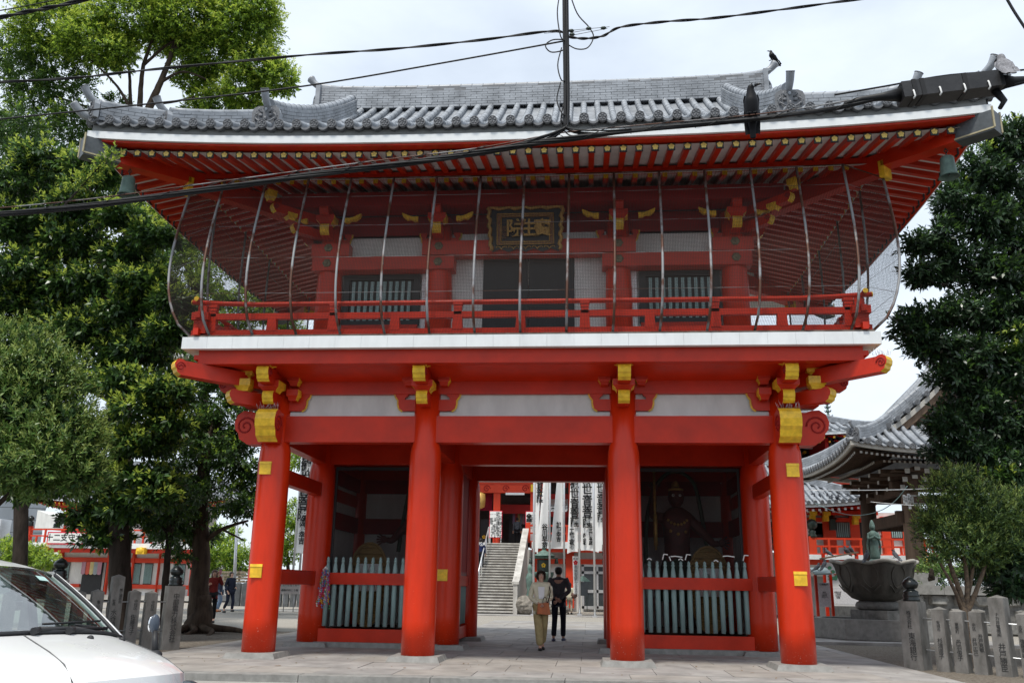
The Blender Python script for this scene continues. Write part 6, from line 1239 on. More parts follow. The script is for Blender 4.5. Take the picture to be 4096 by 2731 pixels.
# sign boards at the head of the steps
def vsign(lab, A, B, cols, dep=.05, border=True, cat='sign board', legs=.5):
    t = thing('notice_board', lab, cat, ((A[0]+B[0])/2, A[1], min(A[2],B[2])-legs)); o = t.location.copy(); w, h = abs(B[0]-A[0]), abs(B[2]-A[2]); bd = w*.05
    b = MB(); b.box(-w/2, w/2, 0, dep, legs, legs+h); b.build('red_border', PINKR if border else BLACK, t)
    b = MB(); b.box(-w/2+bd, w/2-bd, -.006, -.001, legs+bd, legs+h-bd); f = b.build('board_face', PAPER, t)
    for x in (-.42, .42): b = MB(); b.box(x*w-.02, x*w+.02, .005, dep-.005, 0, legs-.001); b.build('leg', WFAS, t)
    for s_, fx_, fz, sz in cols: text(s_, sz, f, (fx_*w, -.012, legs+h*fz), vert=True, lead=.95)
    return t
vsign('red-bordered white notice board standing left at the head of the steps', (-4.669,36.600,4.040), (-3.879,36.600,5.653), [('ご祈祷のすすめ', .36, .92, .27), ('当山では各種ご祈祷を承ります', .21, .96, .14), ('お申込みは本堂受付まで', .10, .96, .14), ('一 日時 午前九時〜午後五時', -.05, .90, .13), ('一 毎日二回', -.16, .66, .15), ('一 祈祷金 三千円より', -.28, .90, .14), ('一 郵送可', -.40, .90, .14)])
vsign('white notice board with a red border, half hidden by the railing newel', (-2.511,37.200,3.819), (-1.773,37.200,5.685), [('お守り授与所', .30, .9, .22), ('ご朱印受付', .05, .9, .2)])
b = MB(); A_, E_2 = (-1.253,37.900,5.746), (0.006,37.900,6.094); sg_ = thing('name_board', 'white name board lettered for temple stamps under the hall beams', 'sign', A_); b.box(0, E_2[0]-A_[0], 0, .05, 0, E_2[2]-A_[2]); bb = b.build('board', PAPER, sg_); text('御朱印所', .46, bb, ((E_2[0]-A_[0])/2, -.005, (E_2[2]-A_[2])/2))

# ---------------------------------------------------------------- flag poles with votive banners
def banner(lab, base, x_tilt, H, z0, z1, w0, w1, lines, side=1, group='votive banners before the hall', rz=0, pole=True):
    t = thing('votive_banner', lab, 'banner', base, rz, group)
    if pole: b = MB(); b.tube([(0,0,0), (0,0,H)], .055, 10); b.box(-.12,.12,-.12,.12,0,.10); b.build('pole', STEEL, t)
    b = MB()
    def f(u, v):
        w_ = lerp(w0, w1, v); x = side*(.07+w_*u); return V((x, .05*math.sin(u*5+v*3)*(.3+u)-.02, lerp(z0, z1, v)+(.06*math.sin(u*pi) if v < .02 else 0)-.10*u*(1-v)))
    b.grid(f, 8, 20); c = b.build('cloth', CLOTH, t)
    for s_, fx_, z, sz in lines: text(s_, sz, c, (side*(.07+lerp(w0, w1, (z-z0)/(z1-z0))*fx_), -.10, z), vert=True, lead=.93, sx=.9, bold=.012)
    return t
zt = 8.2
def zz(p): return p[2]+.13
banner('nearest big votive banner with bold bodhisattva lettering and a round shop mark', (0.834,29.000,-0.130), 0, 10, (0.852,29.000,3.066)[2]+.13, 9.2, .92, .78, [('南無聖観世音菩薩', .45, (1.196,29.000,4.420)[2]+.2+.56*8*.93, .60), ('三清本店', .58, (1.232,29.000,4.163)[2]+.13, .22), ('水野清仁', .22, (1.044,29.000,3.942)[2]+.13, .16)])
b = MB(); q = V((1.218,28.850,4.315)); b.tube([q+V((.10*math.cos(a), 0, .10*math.sin(a))) for a in [k*pi/8 for k in range(17)]], .018, 5); tag(b.build('round_mark', INK), 'round shop mark printed on the nearest big banner', 'emblem')
banner('votive banner left of the nearest big one, lettered down its outer edge', V((0.834,29.000,-0.130))+V((0,.02,0)), 0, 10, (0.704,29.000,2.992)[2]+.13, 9.2, .55, .25, [('南無聖観世音菩薩', .55, (0.711,29.000,4.415)[2]+.1+.5*8*.93, .52), ('工藤倉鍵', .62, (0.672,29.000,4.158)[2]+.13, .28)], side=-1, pole=False)
banner('slim tapering votive banner lettered for a donor, third pole from the right', (0.004,31.000,-0.023), 0, 10, (-0.249,31.000,3.169)[2]+.13, 9.4, .66, .08, [('加藤幸吉', .40, (-0.187,31.000,4.505)[2]+.13, .28)], side=-1)
banner('tapering votive banner beside the second pole, ending low over the lantern', (-0.726,30.000,-0.009), 0, 10, (-0.980,30.000,3.158)[2]+.13, 9.2, .60, .05, [('谷川早苗', .38, (-0.871,30.000,4.318)[2]+.13, .34)], side=-1)
banner('votive banner on the leftmost pole, folded narrow', (-1.457,28.200,-0.146), 0, 10, (-1.373,28.200,2.937)[2]+.13, 9.2, .14, .34, [('南無聖観世音菩薩', .7, 8.5, .40)])
banner('votive banner on the rightmost pole, only its lower point showing', (1.580,27.000,-0.143), 0, 10, (1.930,27.000,2.966)[2]+.13, 9.2, .85, .55, [('南無聖観世音菩薩', .5, 8.2, .5), ('服部正美', .5, 3.4, .25)])
# small banner with the red blossom
lb_ = thing('small_banner', 'low white banner with a red plum blossom beside the lantern', 'banner', (0.831,29.600,0.241)); A_, E_2 = V((0.479,29.600,0.912))-lb_.location, V((0.786,29.600,2.796))-lb_.location
b = MB(); b.grid(lambda u, v: V((lerp(A_.x, E_2.x, u)+.05*(1-v), .02*math.sin(u*6+v*4), lerp(A_.z, E_2.z, v))), 5, 10); c = b.build('cloth', CLOTH, lb_)
text('南無聖観世音菩薩', .21, c, ((A_.x+E_2.x)/2+.02, -.05, lerp(A_.z, E_2.z, .76)), vert=True, lead=.93); text('奉 納', .12, c, ((A_.x+E_2.x)/2, -.05, lerp(A_.z, E_2.z, .93)))
b = MB(); cc = V(((A_.x+E_2.x)/2, -.045, lerp(A_.z, E_2.z, .83)))
for k in range(5): a = pi/2+2*pi*k/5; b.ball(cc+V((.07*math.cos(a), 0, .07*math.sin(a))), (.05,.008,.05), 8, 5)
b.build('red_blossom', REDINK, c)
for i, (a, x) in enumerate((((-0.686,30.500,0.123), 0),)): pass
# left-hand banners between the left gate columns
for i, (bx_, lo, w_) in enumerate((((-12.428,24.000,0.473), (-12.524,24.000,2.585), .5), ((-12.281,24.500,0.468), (-12.324,24.500,2.767), .75))):
    banner(('votive banner seen through the left bay gap, outer of the two' if i == 0 else 'votive banner seen through the left bay gap, inner and wider of the two'), bx_, 0, 9, lo[2]-bx_[2], 8.6, w_, w_*.8, [('南無聖観世音菩薩', .5, 8.2, .62), ('加藤幸吉', .5, lo[2]-bx_[2]+1.6, .32)], group='votive banners left of the gate')
# bronze lantern, small guardian, rock
BL = thing('bronze_lantern', 'tall green bronze lantern with a gold blossom before the hall', 'lantern', (-1.097,31.500,0.093)); h_ = (-1.114,31.500,3.317)[2]-(-1.097,31.500,0.093)[2]; k_ = h_/4.2
b = MB(); b.lathe([(p*k_, z*k_) for p, z in ((.75,0),(.72,.25),(.45,.4),(.30,.7),(.28,1.7),(.42,1.95),(.62,2.15),(.70,2.35),(.70,2.5))], n=20); b.build('stem', BRONZE, BL)
b = MB(); b.lathe([(p*k_, z*k_) for p, z in ((.45,2.5),(.47,2.55),(.47,3.3),(.45,3.35))], n=8, sm=False); fb_ = b.build('fire_box', BRONZED, BL)
b = MB()
for k in range(5): a = pi/2+2*pi*k/5; b.ball(((.10*math.cos(a))*k_, -.46*k_, (2.95+.10*math.sin(a))*k_), (.07*k_,.02,.07*k_), 8, 5)
b.build('gold_blossom', GOLD, fb_)
b = MB(); b.lathe([(p*k_, z*k_) for p, z in ((1.02,3.48),(.98,3.42),(.60,3.40),(.60,3.44),(.80,3.60),(.45,3.82),(.20,3.95),(.12,4.0),(.16,4.1),(.08,4.25),(.001,4.3))], n=8, sm=False); b.build('cap', BRONZE, BL)
for x in (-.9, .9): b = MB(); b.lathe([(.02,.1),(.08,.05),(.10,-.1),(.12,-.18),(.001,-.15)], (x*k_, -.3*k_, 3.3*k_), 10); b.build('hanging_bell', BRONZED, BL)
gd = thing('small_guardian_statue', 'green bronze lion-dog figure on a rock right of the steps', 'statue', (-1.944,29.200,-0.114)); A_ = V((-1.708,29.200,0.632))-gd.location; tp = V((-1.709,29.200,2.338))-gd.location
b = MB(); kz = (tp.z-A_.z); b.lathe([(.22,0),(.20,.1),(.12,.25),(.17,.35),(.16,.5),(.20,.62),(.15,.72),(.08,.76),(.13,.84),(.11,.93),(.05,1.0),(.001,1.02)], (A_.x, 0, A_.z), 14, 0, True, 1, .8, lambda a, z: 1+.12*math.sin(3*a+z*9)); b.v = [(x, y, A_.z+(z-A_.z)*kz) for x, y, z in b.v]; b.build('figure', BRONZE, gd)
def rock_mesh(r, seed, flat=.75):
    rr = random.Random(seed); ph = [rr.uniform(0,6) for _ in range(6)]; b = MB()
    b.lathe([(max(.02, math.sin(pi*i/8))*r[0], -math.cos(pi*i/8)*r[2]) for i in range(9)], (0,0,r[2]*.9), 14, 0, False, 1, r[1]/r[0], lambda a, z: 1+.14*math.sin(2*a+ph[0])+.10*math.sin(3*a+ph[1]+z*5)+.06*math.sin(7*a+ph[2]+z*9)); return b
rock_mesh((.62,.5,.5), 4).build('rock', mat('grey_brown_rock', (.26,.235,.20), rough=.95, var=.5, scale=6, bump=.7, bscale=12), gd, (.1,0,0))
r2_ = rock_mesh((.5,.45,.32), 9).build('garden_rock', MATS['grey_brown_rock'], None, (-0.276,29.500,-0.129)); tag(r2_, 'low rock on the gravel between the banner poles', 'rock')
sl_ = thing('small_lantern', 'thin legged little lantern box by the hall entrance', 'lantern', (1.008,31.000,0.031)); h_ = (1.020,31.000,1.797)[2]-sl_.location.z
b = MB(); b.box(-.25,.25,-.25,.25,h_*.45,h_*.85); b.build('case', GLASSD, sl_); b = MB(); b.lathe([(.42,0),(.05,.28),(.001,.3)], (0,0,h_*.86), 4, sm=False); b.build('cap', BRONZE, sl_)
for x in (-.2,.2): b = MB(); b.box(x-.02,x+.02,-.02,.02,0,h_*.449); b.build('leg', BRONZED, sl_)
# people by the hall
person('person in a navy lettered jacket on the left of the steps', ((-4.785,33.500,2.139)[0], 33.6, (-4.784,33.500,2.099)[2]+.02), R(170), 1.72, dict(kl=(.10,-.08,.50)), 'long', clothm('navy_team_jacket', (.02,.03,.09)), clothm('black_trousers', (.012,.012,.014)), HAIRK, 'short', SHOEW)
tt = text('USA', .30, None, V(((-4.785,33.500,2.139)[0]+.02, 33.42, (-4.844,33.500,3.520)[2]))); tt.data.materials.clear(); tt.data.materials.append(PAPER); tag(tt, 'white letters across the navy jacket on the steps', 'lettering'); tt.name = 'jacket_lettering'
person('person in a patterned dark shirt in the hall doorway', ((-3.125,38.600,3.879)[0], 38.6, 3.72), R(180), 1.68, {}, 'long', clothm('patterned_shirt', (.10,.12,.14), var=.7, scale=18), clothm('black_trousers', (.012,.012,.014)), HAIRK, 'short', SHOEB)
wp = (0.297,31.200,-0.096)
person('person in cream with a brown shoulder bag beyond the man in charcoal', wp, R(165), 1.55, {}, 'long', CREAM, clothm('beige_trousers', (.42,.38,.30)), HAIRB, 'bob', SHOEB)
b = MB(); b.ball((0,0,0), (.17,.07,.15), 12, 8); tag(b.build('shoulder_bag', mat('brown_bag', (.12,.06,.045), rough=.6), None, V(wp)+V((.22,-.12,.92))), 'brown bag on the shoulder of the person in cream by the poles', 'bag')

# ---------------------------------------------------------------- zodiac hall, left
zh = thing('zodiac_hall', 'vermilion two-storey hall with a lettered balcony sign, behind the left trees', 'hall', (-33, 42, 0)); y = 42
PB('wall', WHITE, (-35.280,42.400,0.127), (-26.006,42.400,3.446), 7, zh)
PB('plinth', CONC, (-35.110,42.000,-0.036), (-25.150,42.000,0.291), 8, zh)
for a, e in (((-35.076,42.100,0.134), (-34.837,42.100,3.039)), ((-29.776,42.100,0.217), (-29.637,42.100,3.101)), ((-27.904,42.100,0.247), (-27.865,42.100,3.122)), ((-25.597,42.100,0.283), (-25.580,42.100,3.150)), ((-31.432,42.100,0.191), (-31.553,42.100,3.079))): PB('column', ORG, a, e, .35, zh)
PB('sill_beam', ORG, (-31.265,42.200,0.714), (-25.524,42.200,0.989), .2, zh); PB('sill_beam', ORG, (-34.842,42.200,0.746), (-33.369,42.200,0.959), .2, zh); PB('head_beam', ORG, (-35.111,42.200,2.408), (-25.727,42.200,2.719), .2, zh)
for a, e in (((-34.728,42.300,0.958), (-34.285,42.300,2.372)), ((-29.729,42.300,0.975), (-29.177,42.300,2.380)), ((-28.919,42.300,0.987), (-28.353,42.300,2.391)), ((-27.590,42.300,1.006), (-27.164,42.300,2.348)), ((-26.896,42.300,1.016), (-26.038,42.300,2.363))): louvres(zh, a, e, 9)
PB('doorway', BLACK, (-33.274,42.250,0.160), (-31.883,42.250,2.421), .12, zh); PB('door_leaf', BLACK, (-31.294,41.600,0.029), (-31.274,41.600,2.412), .06, zh)
for i, c in enumerate(((.45,.25,.30),(.62,.12,.08),(.62,.52,.25),(.32,.36,.38),(.45,.25,.30))):
    a, e = V((-33.245,42.000,1.647)), V((-31.806,42.000,2.415)); w_ = (e.x-a.x)/5; b = MB(); b.grid(lambda u, v, i=i: V((a.x+w_*(i+u), a.y+.03*math.sin(u*6+i), lerp(a.z, e.z, v)-(.08*abs(math.sin(u*pi)) if v < .1 else 0))), 4, 3); b.build('curtain_panel', mat('striped_curtain_%d' % i, c, rough=.95, var=.12), zh)
PB('balcony_slab', WFAS, (-37.086,40.800,3.290), (-24.903,40.800,3.637), 3, zh); PB('balcony_beam', REDB, (-36.908,41.000,3.012), (-25.067,41.000,3.417), .5, zh)
b = MB(); b.ball((-37.287,40.900,3.177), (.55,.15,.30), 14, 9); b.build('beam_nose', GOLD, zh)
for p in ((-35.349,40.700,3.172), (-28.467,40.700,3.158)): b = MB(); b.box(p[0]-.28,p[0]+.28,p[1]-.2,p[1]+.25,p[2]-.22,p[2]+.20); b.ball((p[0],p[1]-.1,p[2]), (.28,.2,.24), 12, 8); b.build('beam_nose', GOLD, zh)
railing(zh, (-36.677,40.900,3.549)[0], (-25.053,40.900,3.678)[0], 40.9, (-35.536,40.900,3.542)[2], (-35.697,40.900,4.505)[2], ORG, 20)
PB('corner_newel', ORG, (-36.795,40.800,3.524), (-36.582,40.800,4.704), .35, zh)
for p in ((-36.720,40.900,4.709), (-36.454,43.600,4.767)): f_ = link('jewel_finial', gbm, zh, p); f_.scale = (1.9,)*3
PB('upper_wall', WHITE, (-35.367,43.000,3.621), (-26.615,43.000,6.291), 5, zh); PB('upper_column', ORG, (-35.464,42.800,3.651), (-35.359,42.800,6.205), .4, zh); PB('upper_window', GLASSD, (-34.933,42.950,3.763), (-33.992,42.950,5.976), .04, zh)
PB('upper_beam', ORG, (-35.772,42.700,5.941), (-26.476,42.700,6.266), .3, zh)
zs = thing('hall_sign', 'long white sign with a red border on the balcony of the left hall', 'sign', (-35.221,40.700,3.517)); w_ = (-30.703,40.700,3.568)[0]-zs.location.x; h_ = (-35.358,40.700,4.342)[2]-zs.location.z
b = MB(); b.box(0,w_,0,.08,0,h_); b.build('red_border', PINKR, zs); b = MB(); b.box(.08,w_-.08,-.01,-.001,.08,h_-.08); f_ = b.build('board_face', PAPER, zs); text('十二支守本尊奉安殿', .52, f_, (w_/2, -.02, h_/2), bold=.006)
small_roof(zh, (-30.2, 46.0), 7.2, 4.6, (-35.299,41.400,6.580)[2], 2.6, 3.6, .35, .42, .09, REDB, GOLD, sides='fl', seprows='')
lb2 = MB(); lb2.lathe([(.12,.25),(.28,.18),(.26,-.25),(.15,-.3),(.001,-.32)], n=6, sm=False); tag(lb2.build('hanging_lantern', BRONZED, None, (-35.183,42.000,5.440)), 'little dark lantern hung at the corner of the left hall', 'lantern')
ob = thing('office_building', 'pale blue-grey office block with rounded bays behind the left hall', 'building', (-55, 62, 0)); OBM = mat('pale_blue_tile_cladding', (.42,.47,.53), rough=.6, var=.08, scale=.6)
b = MB(); A_, E_2 = (-58.776,60.000,3.034), (-50.673,60.000,18.651); cx = (A_[0]+E_2[0])/2; rx = (E_2[0]-A_[0])/2; b.lathe([(rx, -1), (rx, 34)], (cx, 64, 0), 40, 0, True, 1, .5); b.build('wall', OBM, ob)
for zz_ in ((-50.989,60.000,7.712)[2], (-50.789,60.000,6.577)[2], (-50.588,60.000,5.439)[2], (-50.384,60.000,4.284)[2], (-51.233,60.000,9.093)[2], (-51.468,60.000,10.422)[2], (-51.705,60.000,11.762)[2]): b = MB(); b.lathe([(rx+.03, zz_-.06), (rx+.03, zz_+.06)], (cx, 64, 0), 40, 0, True, 1, .5); b.build('joint_band', mat('dark_cladding_joint', (.16,.18,.20), rough=.8), ob)
for a, e in (((-50.382,59.600,4.840), (-50.141,59.600,6.450)), ((-52.276,59.300,8.161), (-51.835,59.300,9.739)), ((-52.004,59.000,4.791), (-51.334,59.000,6.395))): w_ = PB('window', STEEL, a, e, 1.5, ob, .0); PB('pane', GLASSD, (a[0]+.15,a[1]-.03,a[2]+.15), (e[0]-.15,e[1]-.03,e[2]-.15), .02, w_)
b = MB(); A_ = (-46.097,56.000,5.424); b.prism([(A_[0],56,A_[2]),((-43.875,56.000,5.446)[0],56,(-43.875,56.000,5.446)[2]),((-43.872,56.000,6.241)[0],56,(-43.872,56.000,6.241)[2]),((-46.094,56.000,6.961)[0],56,(-46.094,56.000,6.961)[2])], (0,4,0)); tag(b.build('white_annex', WHITE), 'white annex with a sloping top between the office block and the left hall', 'building')
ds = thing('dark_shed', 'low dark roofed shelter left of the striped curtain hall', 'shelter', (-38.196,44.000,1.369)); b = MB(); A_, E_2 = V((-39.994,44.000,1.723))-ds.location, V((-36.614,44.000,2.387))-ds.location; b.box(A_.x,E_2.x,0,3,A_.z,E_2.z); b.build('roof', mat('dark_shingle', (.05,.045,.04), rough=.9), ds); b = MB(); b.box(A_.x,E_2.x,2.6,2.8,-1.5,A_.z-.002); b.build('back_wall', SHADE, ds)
# votive rack, low stone fence and notice left behind the gate
vr = thing('votive_rack', 'rack crowded with pale votive plaques behind the walking man', 'rack', (-15.421,25.000,0.929)); b = MB(); A_, E_2 = V((-16.400,25.000,1.055))-vr.location, V((-14.709,25.000,1.743))-vr.location
for x in (A_.x, 0, E_2.x): b.box(x-.04,x+.04,.08,.16,-.2,E_2.z+.1)
b.build('frame', WOOD, vr); b = MB(); rr = random.Random(4)
for i in range(24):
    for j in range(5): x = lerp(A_.x, E_2.x, (i+.5)/24)+rr.uniform(-.03,.03); z = lerp(A_.z, E_2.z, (j+.6)/5); a = rr.uniform(-.3,.3); q = V((math.cos(a),0,math.sin(a)))*.055; p = V((-math.sin(a),0,math.cos(a)))*.045; y_ = rr.uniform(-.03,.05); b.add([V((x,y_,z))-q-p, V((x,y_-.02,z))+q-p, V((x,y_-.02,z))+q+p, V((x,y_,z))+p*1.5, V((x,y_,z))-q+p], [(0,1,2,3,4)])
kind(b.build('votive_plaques', mat('pale_wood_plaque', (.45,.36,.25), rough=.8, var=.3, scale=15), vr), 'stuff')
pm2 = MB(); pm2.hexa([(-.12,-.1,0),(.12,-.1,0),(.12,.1,0),(-.12,.1,0),(-.12,-.1,1.0),(.12,-.1,1.0),(.12,.1,1.0),(-.12,.1,1.0)]); pm2.add([(-.12,-.1,1.0),(.12,-.1,1.0),(.12,.1,1.0),(-.12,.1,1.0),(0,0,1.08)], [(0,1,4),(1,2,4),(2,3,4),(3,0,4)]); pmm = pm2.mesh('rear_stone_post', STONE)
for i in range(13):
    t_ = link('rear_stone_post', pmm, None, V((-15.101,23.500,0.188)).lerp(V((-11.183,23.500,0.196)), i/12)); tag(t_, 'short stone post, %s from the left in the rear row behind the left bay' % 'first second third fourth fifth sixth seventh eighth ninth tenth eleventh twelfth thirteenth'.split()[i], 'stone post', 'short stone posts in the rear row')
gs = thing('direction_sign', 'white direction board with two lines of lettering between the left gate columns', 'sign', (-7.641,9.500,0.541)); A_, E_2 = V((-7.997,9.500,0.936))-gs.location, V((-7.371,9.500,1.311))-gs.location
b = MB(); b.box(A_.x,E_2.x,0,.03,A_.z,E_2.z); f_ = b.build('board', PAPER, gs); cx = (A_.x+E_2.x)/2; text('仁王門を出て右へ', .075, f_, (cx,-.005,lerp(A_.z,E_2.z,.68))); text('道路の向こう側', .075, f_, (cx,-.005,lerp(A_.z,E_2.z,.28)))
for x in (-.15,.15): b = MB(); b.tube([(cx+x,.02,-.12),(cx+x,.02,A_.z)], .015, 6); b.build('leg', STEEL, gs)
b = MB(); b.tube([(-6.632,5.500,0.171), (-6.661,5.500,1.393)], .022, 8); b.box(-.0,.0,0,0,0,0); pp = tag(b.build('dark_standing_pole', BLACK), 'thin dark pole standing just behind the left outer column', 'pole')

# ---------------------------------------------------------------- right: red hall, pagoda roof, bell tower
rh = thing('red_hall', 'vermilion hall with barred windows and balcony behind the lotus basin', 'hall', (15, 30, 0))
PB('wall', WHITE, (12.793,31.000,4.110), (18.591,31.000,5.263), 6, rh); PB('wall', WHITE, (12.637,31.000,2.002), (18.287,31.000,2.991), 6, rh); PB('wall', WHITE, (12.703,31.000,2.890), (18.478,31.000,4.200), 5.9, rh, .05)
for a, e in (((13.589,30.800,3.022), (14.207,30.800,5.146)), ((14.953,30.800,3.038), (15.426,30.800,5.156)), ((16.544,30.800,3.058), (16.989,30.800,5.040)), ((17.600,30.800,3.071), (18.264,30.800,4.922)), ((12.825,31.200,3.026), (13.229,31.200,4.972))): PB('column', ORG, a, e, .3, rh)
louvres(rh, (14.178,30.900,3.926), (15.082,30.900,4.785), 9); louvres(rh, (16.925,30.900,3.923), (17.783,30.900,4.784), 8); PB('door', BLACK, (15.263,30.950,3.047), (16.043,30.950,4.784), .05, rh); PB('door', BLACK, (13.101,31.000,3.919), (13.773,31.000,4.702), .05, rh)
PB('window_jamb', WFAS, (15.006,30.900,3.902), (15.161,30.900,4.805), .06, rh); PB('window_jamb', WFAS, (16.861,30.900,3.922), (17.002,30.900,4.777), .06, rh)
PB('head_beam', ORG, (12.782,30.750,4.753), (18.470,30.750,4.953), .3, rh); PB('eave_beam', REDB, (12.700,30.300,5.081), (16.273,30.300,5.284), .4, rh)
for p in ((13.605,30.200,5.158), (15.140,30.400,5.026), (12.864,29.900,5.147)): b = MB(); p = V(p); b.box(p.x-.16,p.x+.16,p.y-.3,p.y,p.z-.15,p.z+.05); b.box(p.x-.12,p.x+.12,p.y-.1,p.y+.3,p.z-.42,p.z-.151); b.build('gilded_bracket', GOLD, rh)
railing(rh, (12.644,29.400,3.831)[0], (18.904,29.400,3.774)[0], 29.4, (13.814,29.400,2.978)[2], (13.883,29.400,3.807)[2], ORG, 16)
PB('corner_newel', ORG, (12.431,29.300,2.958), (12.801,29.300,3.920), .3, rh); b = MB(); p = V((12.664,29.450,4.510)); b.ball(p, .28, 16, 10); b.lathe([(.2,0),(.22,.1),(.15,.2),(.2,.3),(.1,.4)], p-V((0,0,.65)), 14); b.build('iron_ball_finial', BRONZED, rh)
PB('balcony_slab', WFAS, (12.271,29.200,2.781), (18.503,29.200,3.016), 2.5, rh); PB('balcony_beam', ORG, (12.323,29.500,2.532), (18.595,29.500,2.844), .5, rh); b = MB(); b.ball((18.046,29.200,2.689), (.30,.3,.26), 12, 8); b.build('beam_nose', GOLD, rh)
small_roof(rh, ((15.764,29.000,5.454)[0]-6.4, 34.0), 6.6, 5.2, (13.864,28.800,5.516)[2], 2.6, 3.2, .32, .34, .08, REDB, WFAS, rsp=.32, sides='fr', seprows='f')
PB('upper_wall', ORG, (14.021,36.000,6.714), (15.583,36.000,7.382), 1, rh); PB('upper_wall', WHITE, (14.571,35.900,6.707), (15.027,35.900,7.038), .2, rh)
b = MB(); b.box(0,.3,0,.25,0,.55); b.lathe([(.3,0),(.001,.25)], (.15,.12,.55), 4, sm=False); tag(b.build('wall_lantern', BRONZED, None, (13.857,30.500,4.316)), 'square dark lantern on a red column behind the basin', 'lantern')
pg = thing('pagoda', 'tile-roofed pagoda with a spiked bronze finial, far right behind the gate column', 'pagoda', (18, 44, 0)); ap = V((18.084,44.000,12.224)); ez = (16.627,40.500,10.265)[2]
PB('wall', ORG, (ap.x-2.6,41.5,ez-3), (ap.x+2.6,41.5,ez-.4), 5.2, pg)
Rp = Roof(pg, 4.1, 4.1, ez, ap.z-ez, .40, 0.02, lift=.3, sp=.36, tr=.09, c=(ap.x, 44.6)); Rp.tiles('f', nseg=8, ntub=6); Rp.tiles('l', separate=False, ends=False); Rp.tiles('r', separate=False, ends=False); Rp.tiles('b', separate=False, ends=False)
for sd in 'flr': dv = V({'f':(0,1,0),'l':(1,0,0),'r':(-1,0,0)}[sd]); b = MB(); board(b, Rp.eave_path(sd,.02,-.26,16), dv*.25, .18); b.build('eave_fascia', WFAS, pg)
for i in range(10): b = MB(); b.box(-.07,.07,0,.5,-.07,.07); b.build('gilded_rafter_end', GOLD, pg, (ap.x-3.4+i*.75, 41.0, ez-.45+.25*abs(-1+i/4.5)**3))
fn = MB(); k_ = ((18.150,44.600,14.541)[2]-ap.z)/4.0; fn.box(-.85*k_,.85*k_,-.85*k_,.85*k_,-.35*k_,.15*k_); fn.box(-.95*k_,.95*k_,-.95*k_,.95*k_,.15*k_,.25*k_)
fn.lathe([(p*k_, z*k_) for p, z in ((.70,.25),(.72,.45),(.55,.8),(.30,.95),(.14,1.0),(.12,3.6),(.001,3.62))], n=14); fn.build('finial', BRONZE, pg, ((18.060,44.600,12.547)[0], 44.6, ap.z))
fn = MB()
for z, r in ((1.25,.62),(1.85,.45),(2.35,.42),(2.8,.38)):
    for k in range(8): a = k*pi/4; d = V((math.cos(a), math.sin(a), 0)); fn.tube([d*.10*k_+V((0,0,z*k_)), d*r*.7*k_+V((0,0,z*k_)), d*r*k_+V((0,0,(z+.22)*k_))], [.07*k_,.06*k_,.012*k_], 5)
fn.build('finial_spikes', BRONZED, pg, ((18.060,44.600,12.547)[0], 44.6, ap.z)); b = MB(); b.ball((0,0,0), .34*k_, 12, 8); b.build('finial_jewel', mat('gilded_jewel', (.75,.62,.30), rough=.3, metal=.4), pg, ((18.060,44.600,12.547)[0], 44.6, ap.z+3.75*k_))

TIPM = mat('dingy_white_paint', (.42,.41,.38), rough=.8, var=.25, scale=9)
bt = thing('bell_tower', 'dark wooden bell tower with a sweeping grey tiled roof, right behind the basin', 'bell tower', (17.0, 20.8, 0), pi/2)
Rb = small_roof(bt, (0, 0), 4.8, 6.0, 6.32, 5.0, 2.5, .40, .40, .095, WOOD, TIPM, rsp=.19, capsz=.042, sides='lb', seprows='lb', fas=mat('weathered_pale_fascia', (.42,.40,.36), rough=.8, var=.25, scale=3), hips=False)
for s_ in (-1, 1):      # rake ridges, hips, demon tiles at the front gable
    Rb.ridge([Rb.P('b' if s_ > 0 else 'f', -2.6, lerp(.9, 5.95, i/16), .02) for i in range(17)], .34, .42, 4, .32, .10)
    Rb.ridge(Rb.hip(-1, s_, .25, 2.2), .30, .40, 4, .32, .09); Rb.ridge(Rb.hip(1, s_, .25, 2.2), .30, .40, 4, .32, .09)
    o = link('demon_tile', OB, bt, Rb.hip(-1, s_, .15, 1)[0], (0,0,-pi/2+s_*-pi/4)); link('upturned_end_tile', HB, o, (0,.02,.42))
    dm = disc_mesh(.11)
    vb = MB(); em = MB()
    for i in range(12):      # verge tiles along the rake
        p = Rb.P('b' if s_ > 0 else 'f', -2.62, 1.2+i*.40, .06); vb.tube([p+V((.1,0,.05)), p+V((-.45,0,-.0))], .095, 8); link('eave_end_tile', dm, bt, p+V((-.46,0,0)), (0,0,-pi/2))
    vb.build('verge_tiles', TILE, bt)
    b = MB(); pts = [Rb.P('b' if s_ > 0 else 'f', -2.95, lerp(.9, 6.0, i/12), -.30) for i in range(13)]; board(b, pts, (.12,0,0), .22); b.build('bargeboard', MATS['weathered_pale_fascia'], bt)
    b = MB(); pts = [Rb.P('b' if s_ > 0 else 'f', -2.85, lerp(1.2, 6.0, i/12), -.62) for i in range(13)]; board(b, pts, (.10,0,0), .31); b.build('bargeboard_under', WOODL, bt)
b = MB(); zg = 6.32+Rb.h(2.2); b.prism([(-2.5,-3.8,zg-.1),(-2.5,3.8,zg-.1),(-2.5,0,10.9)], (.1,0,0)); b.build('gable_wall', WOOD, bt)
for lx in (-2.6, 2.6):
    for ly in (-3.3, 3.3):
        p_ = MB(); p_.tube([(lx*1.03, ly*1.03, .5), (lx, ly, 5.6)], [.36,.31], 16); p_.build('post', WOODL if (lx < 0 and ly > 0) else WOOD, bt)
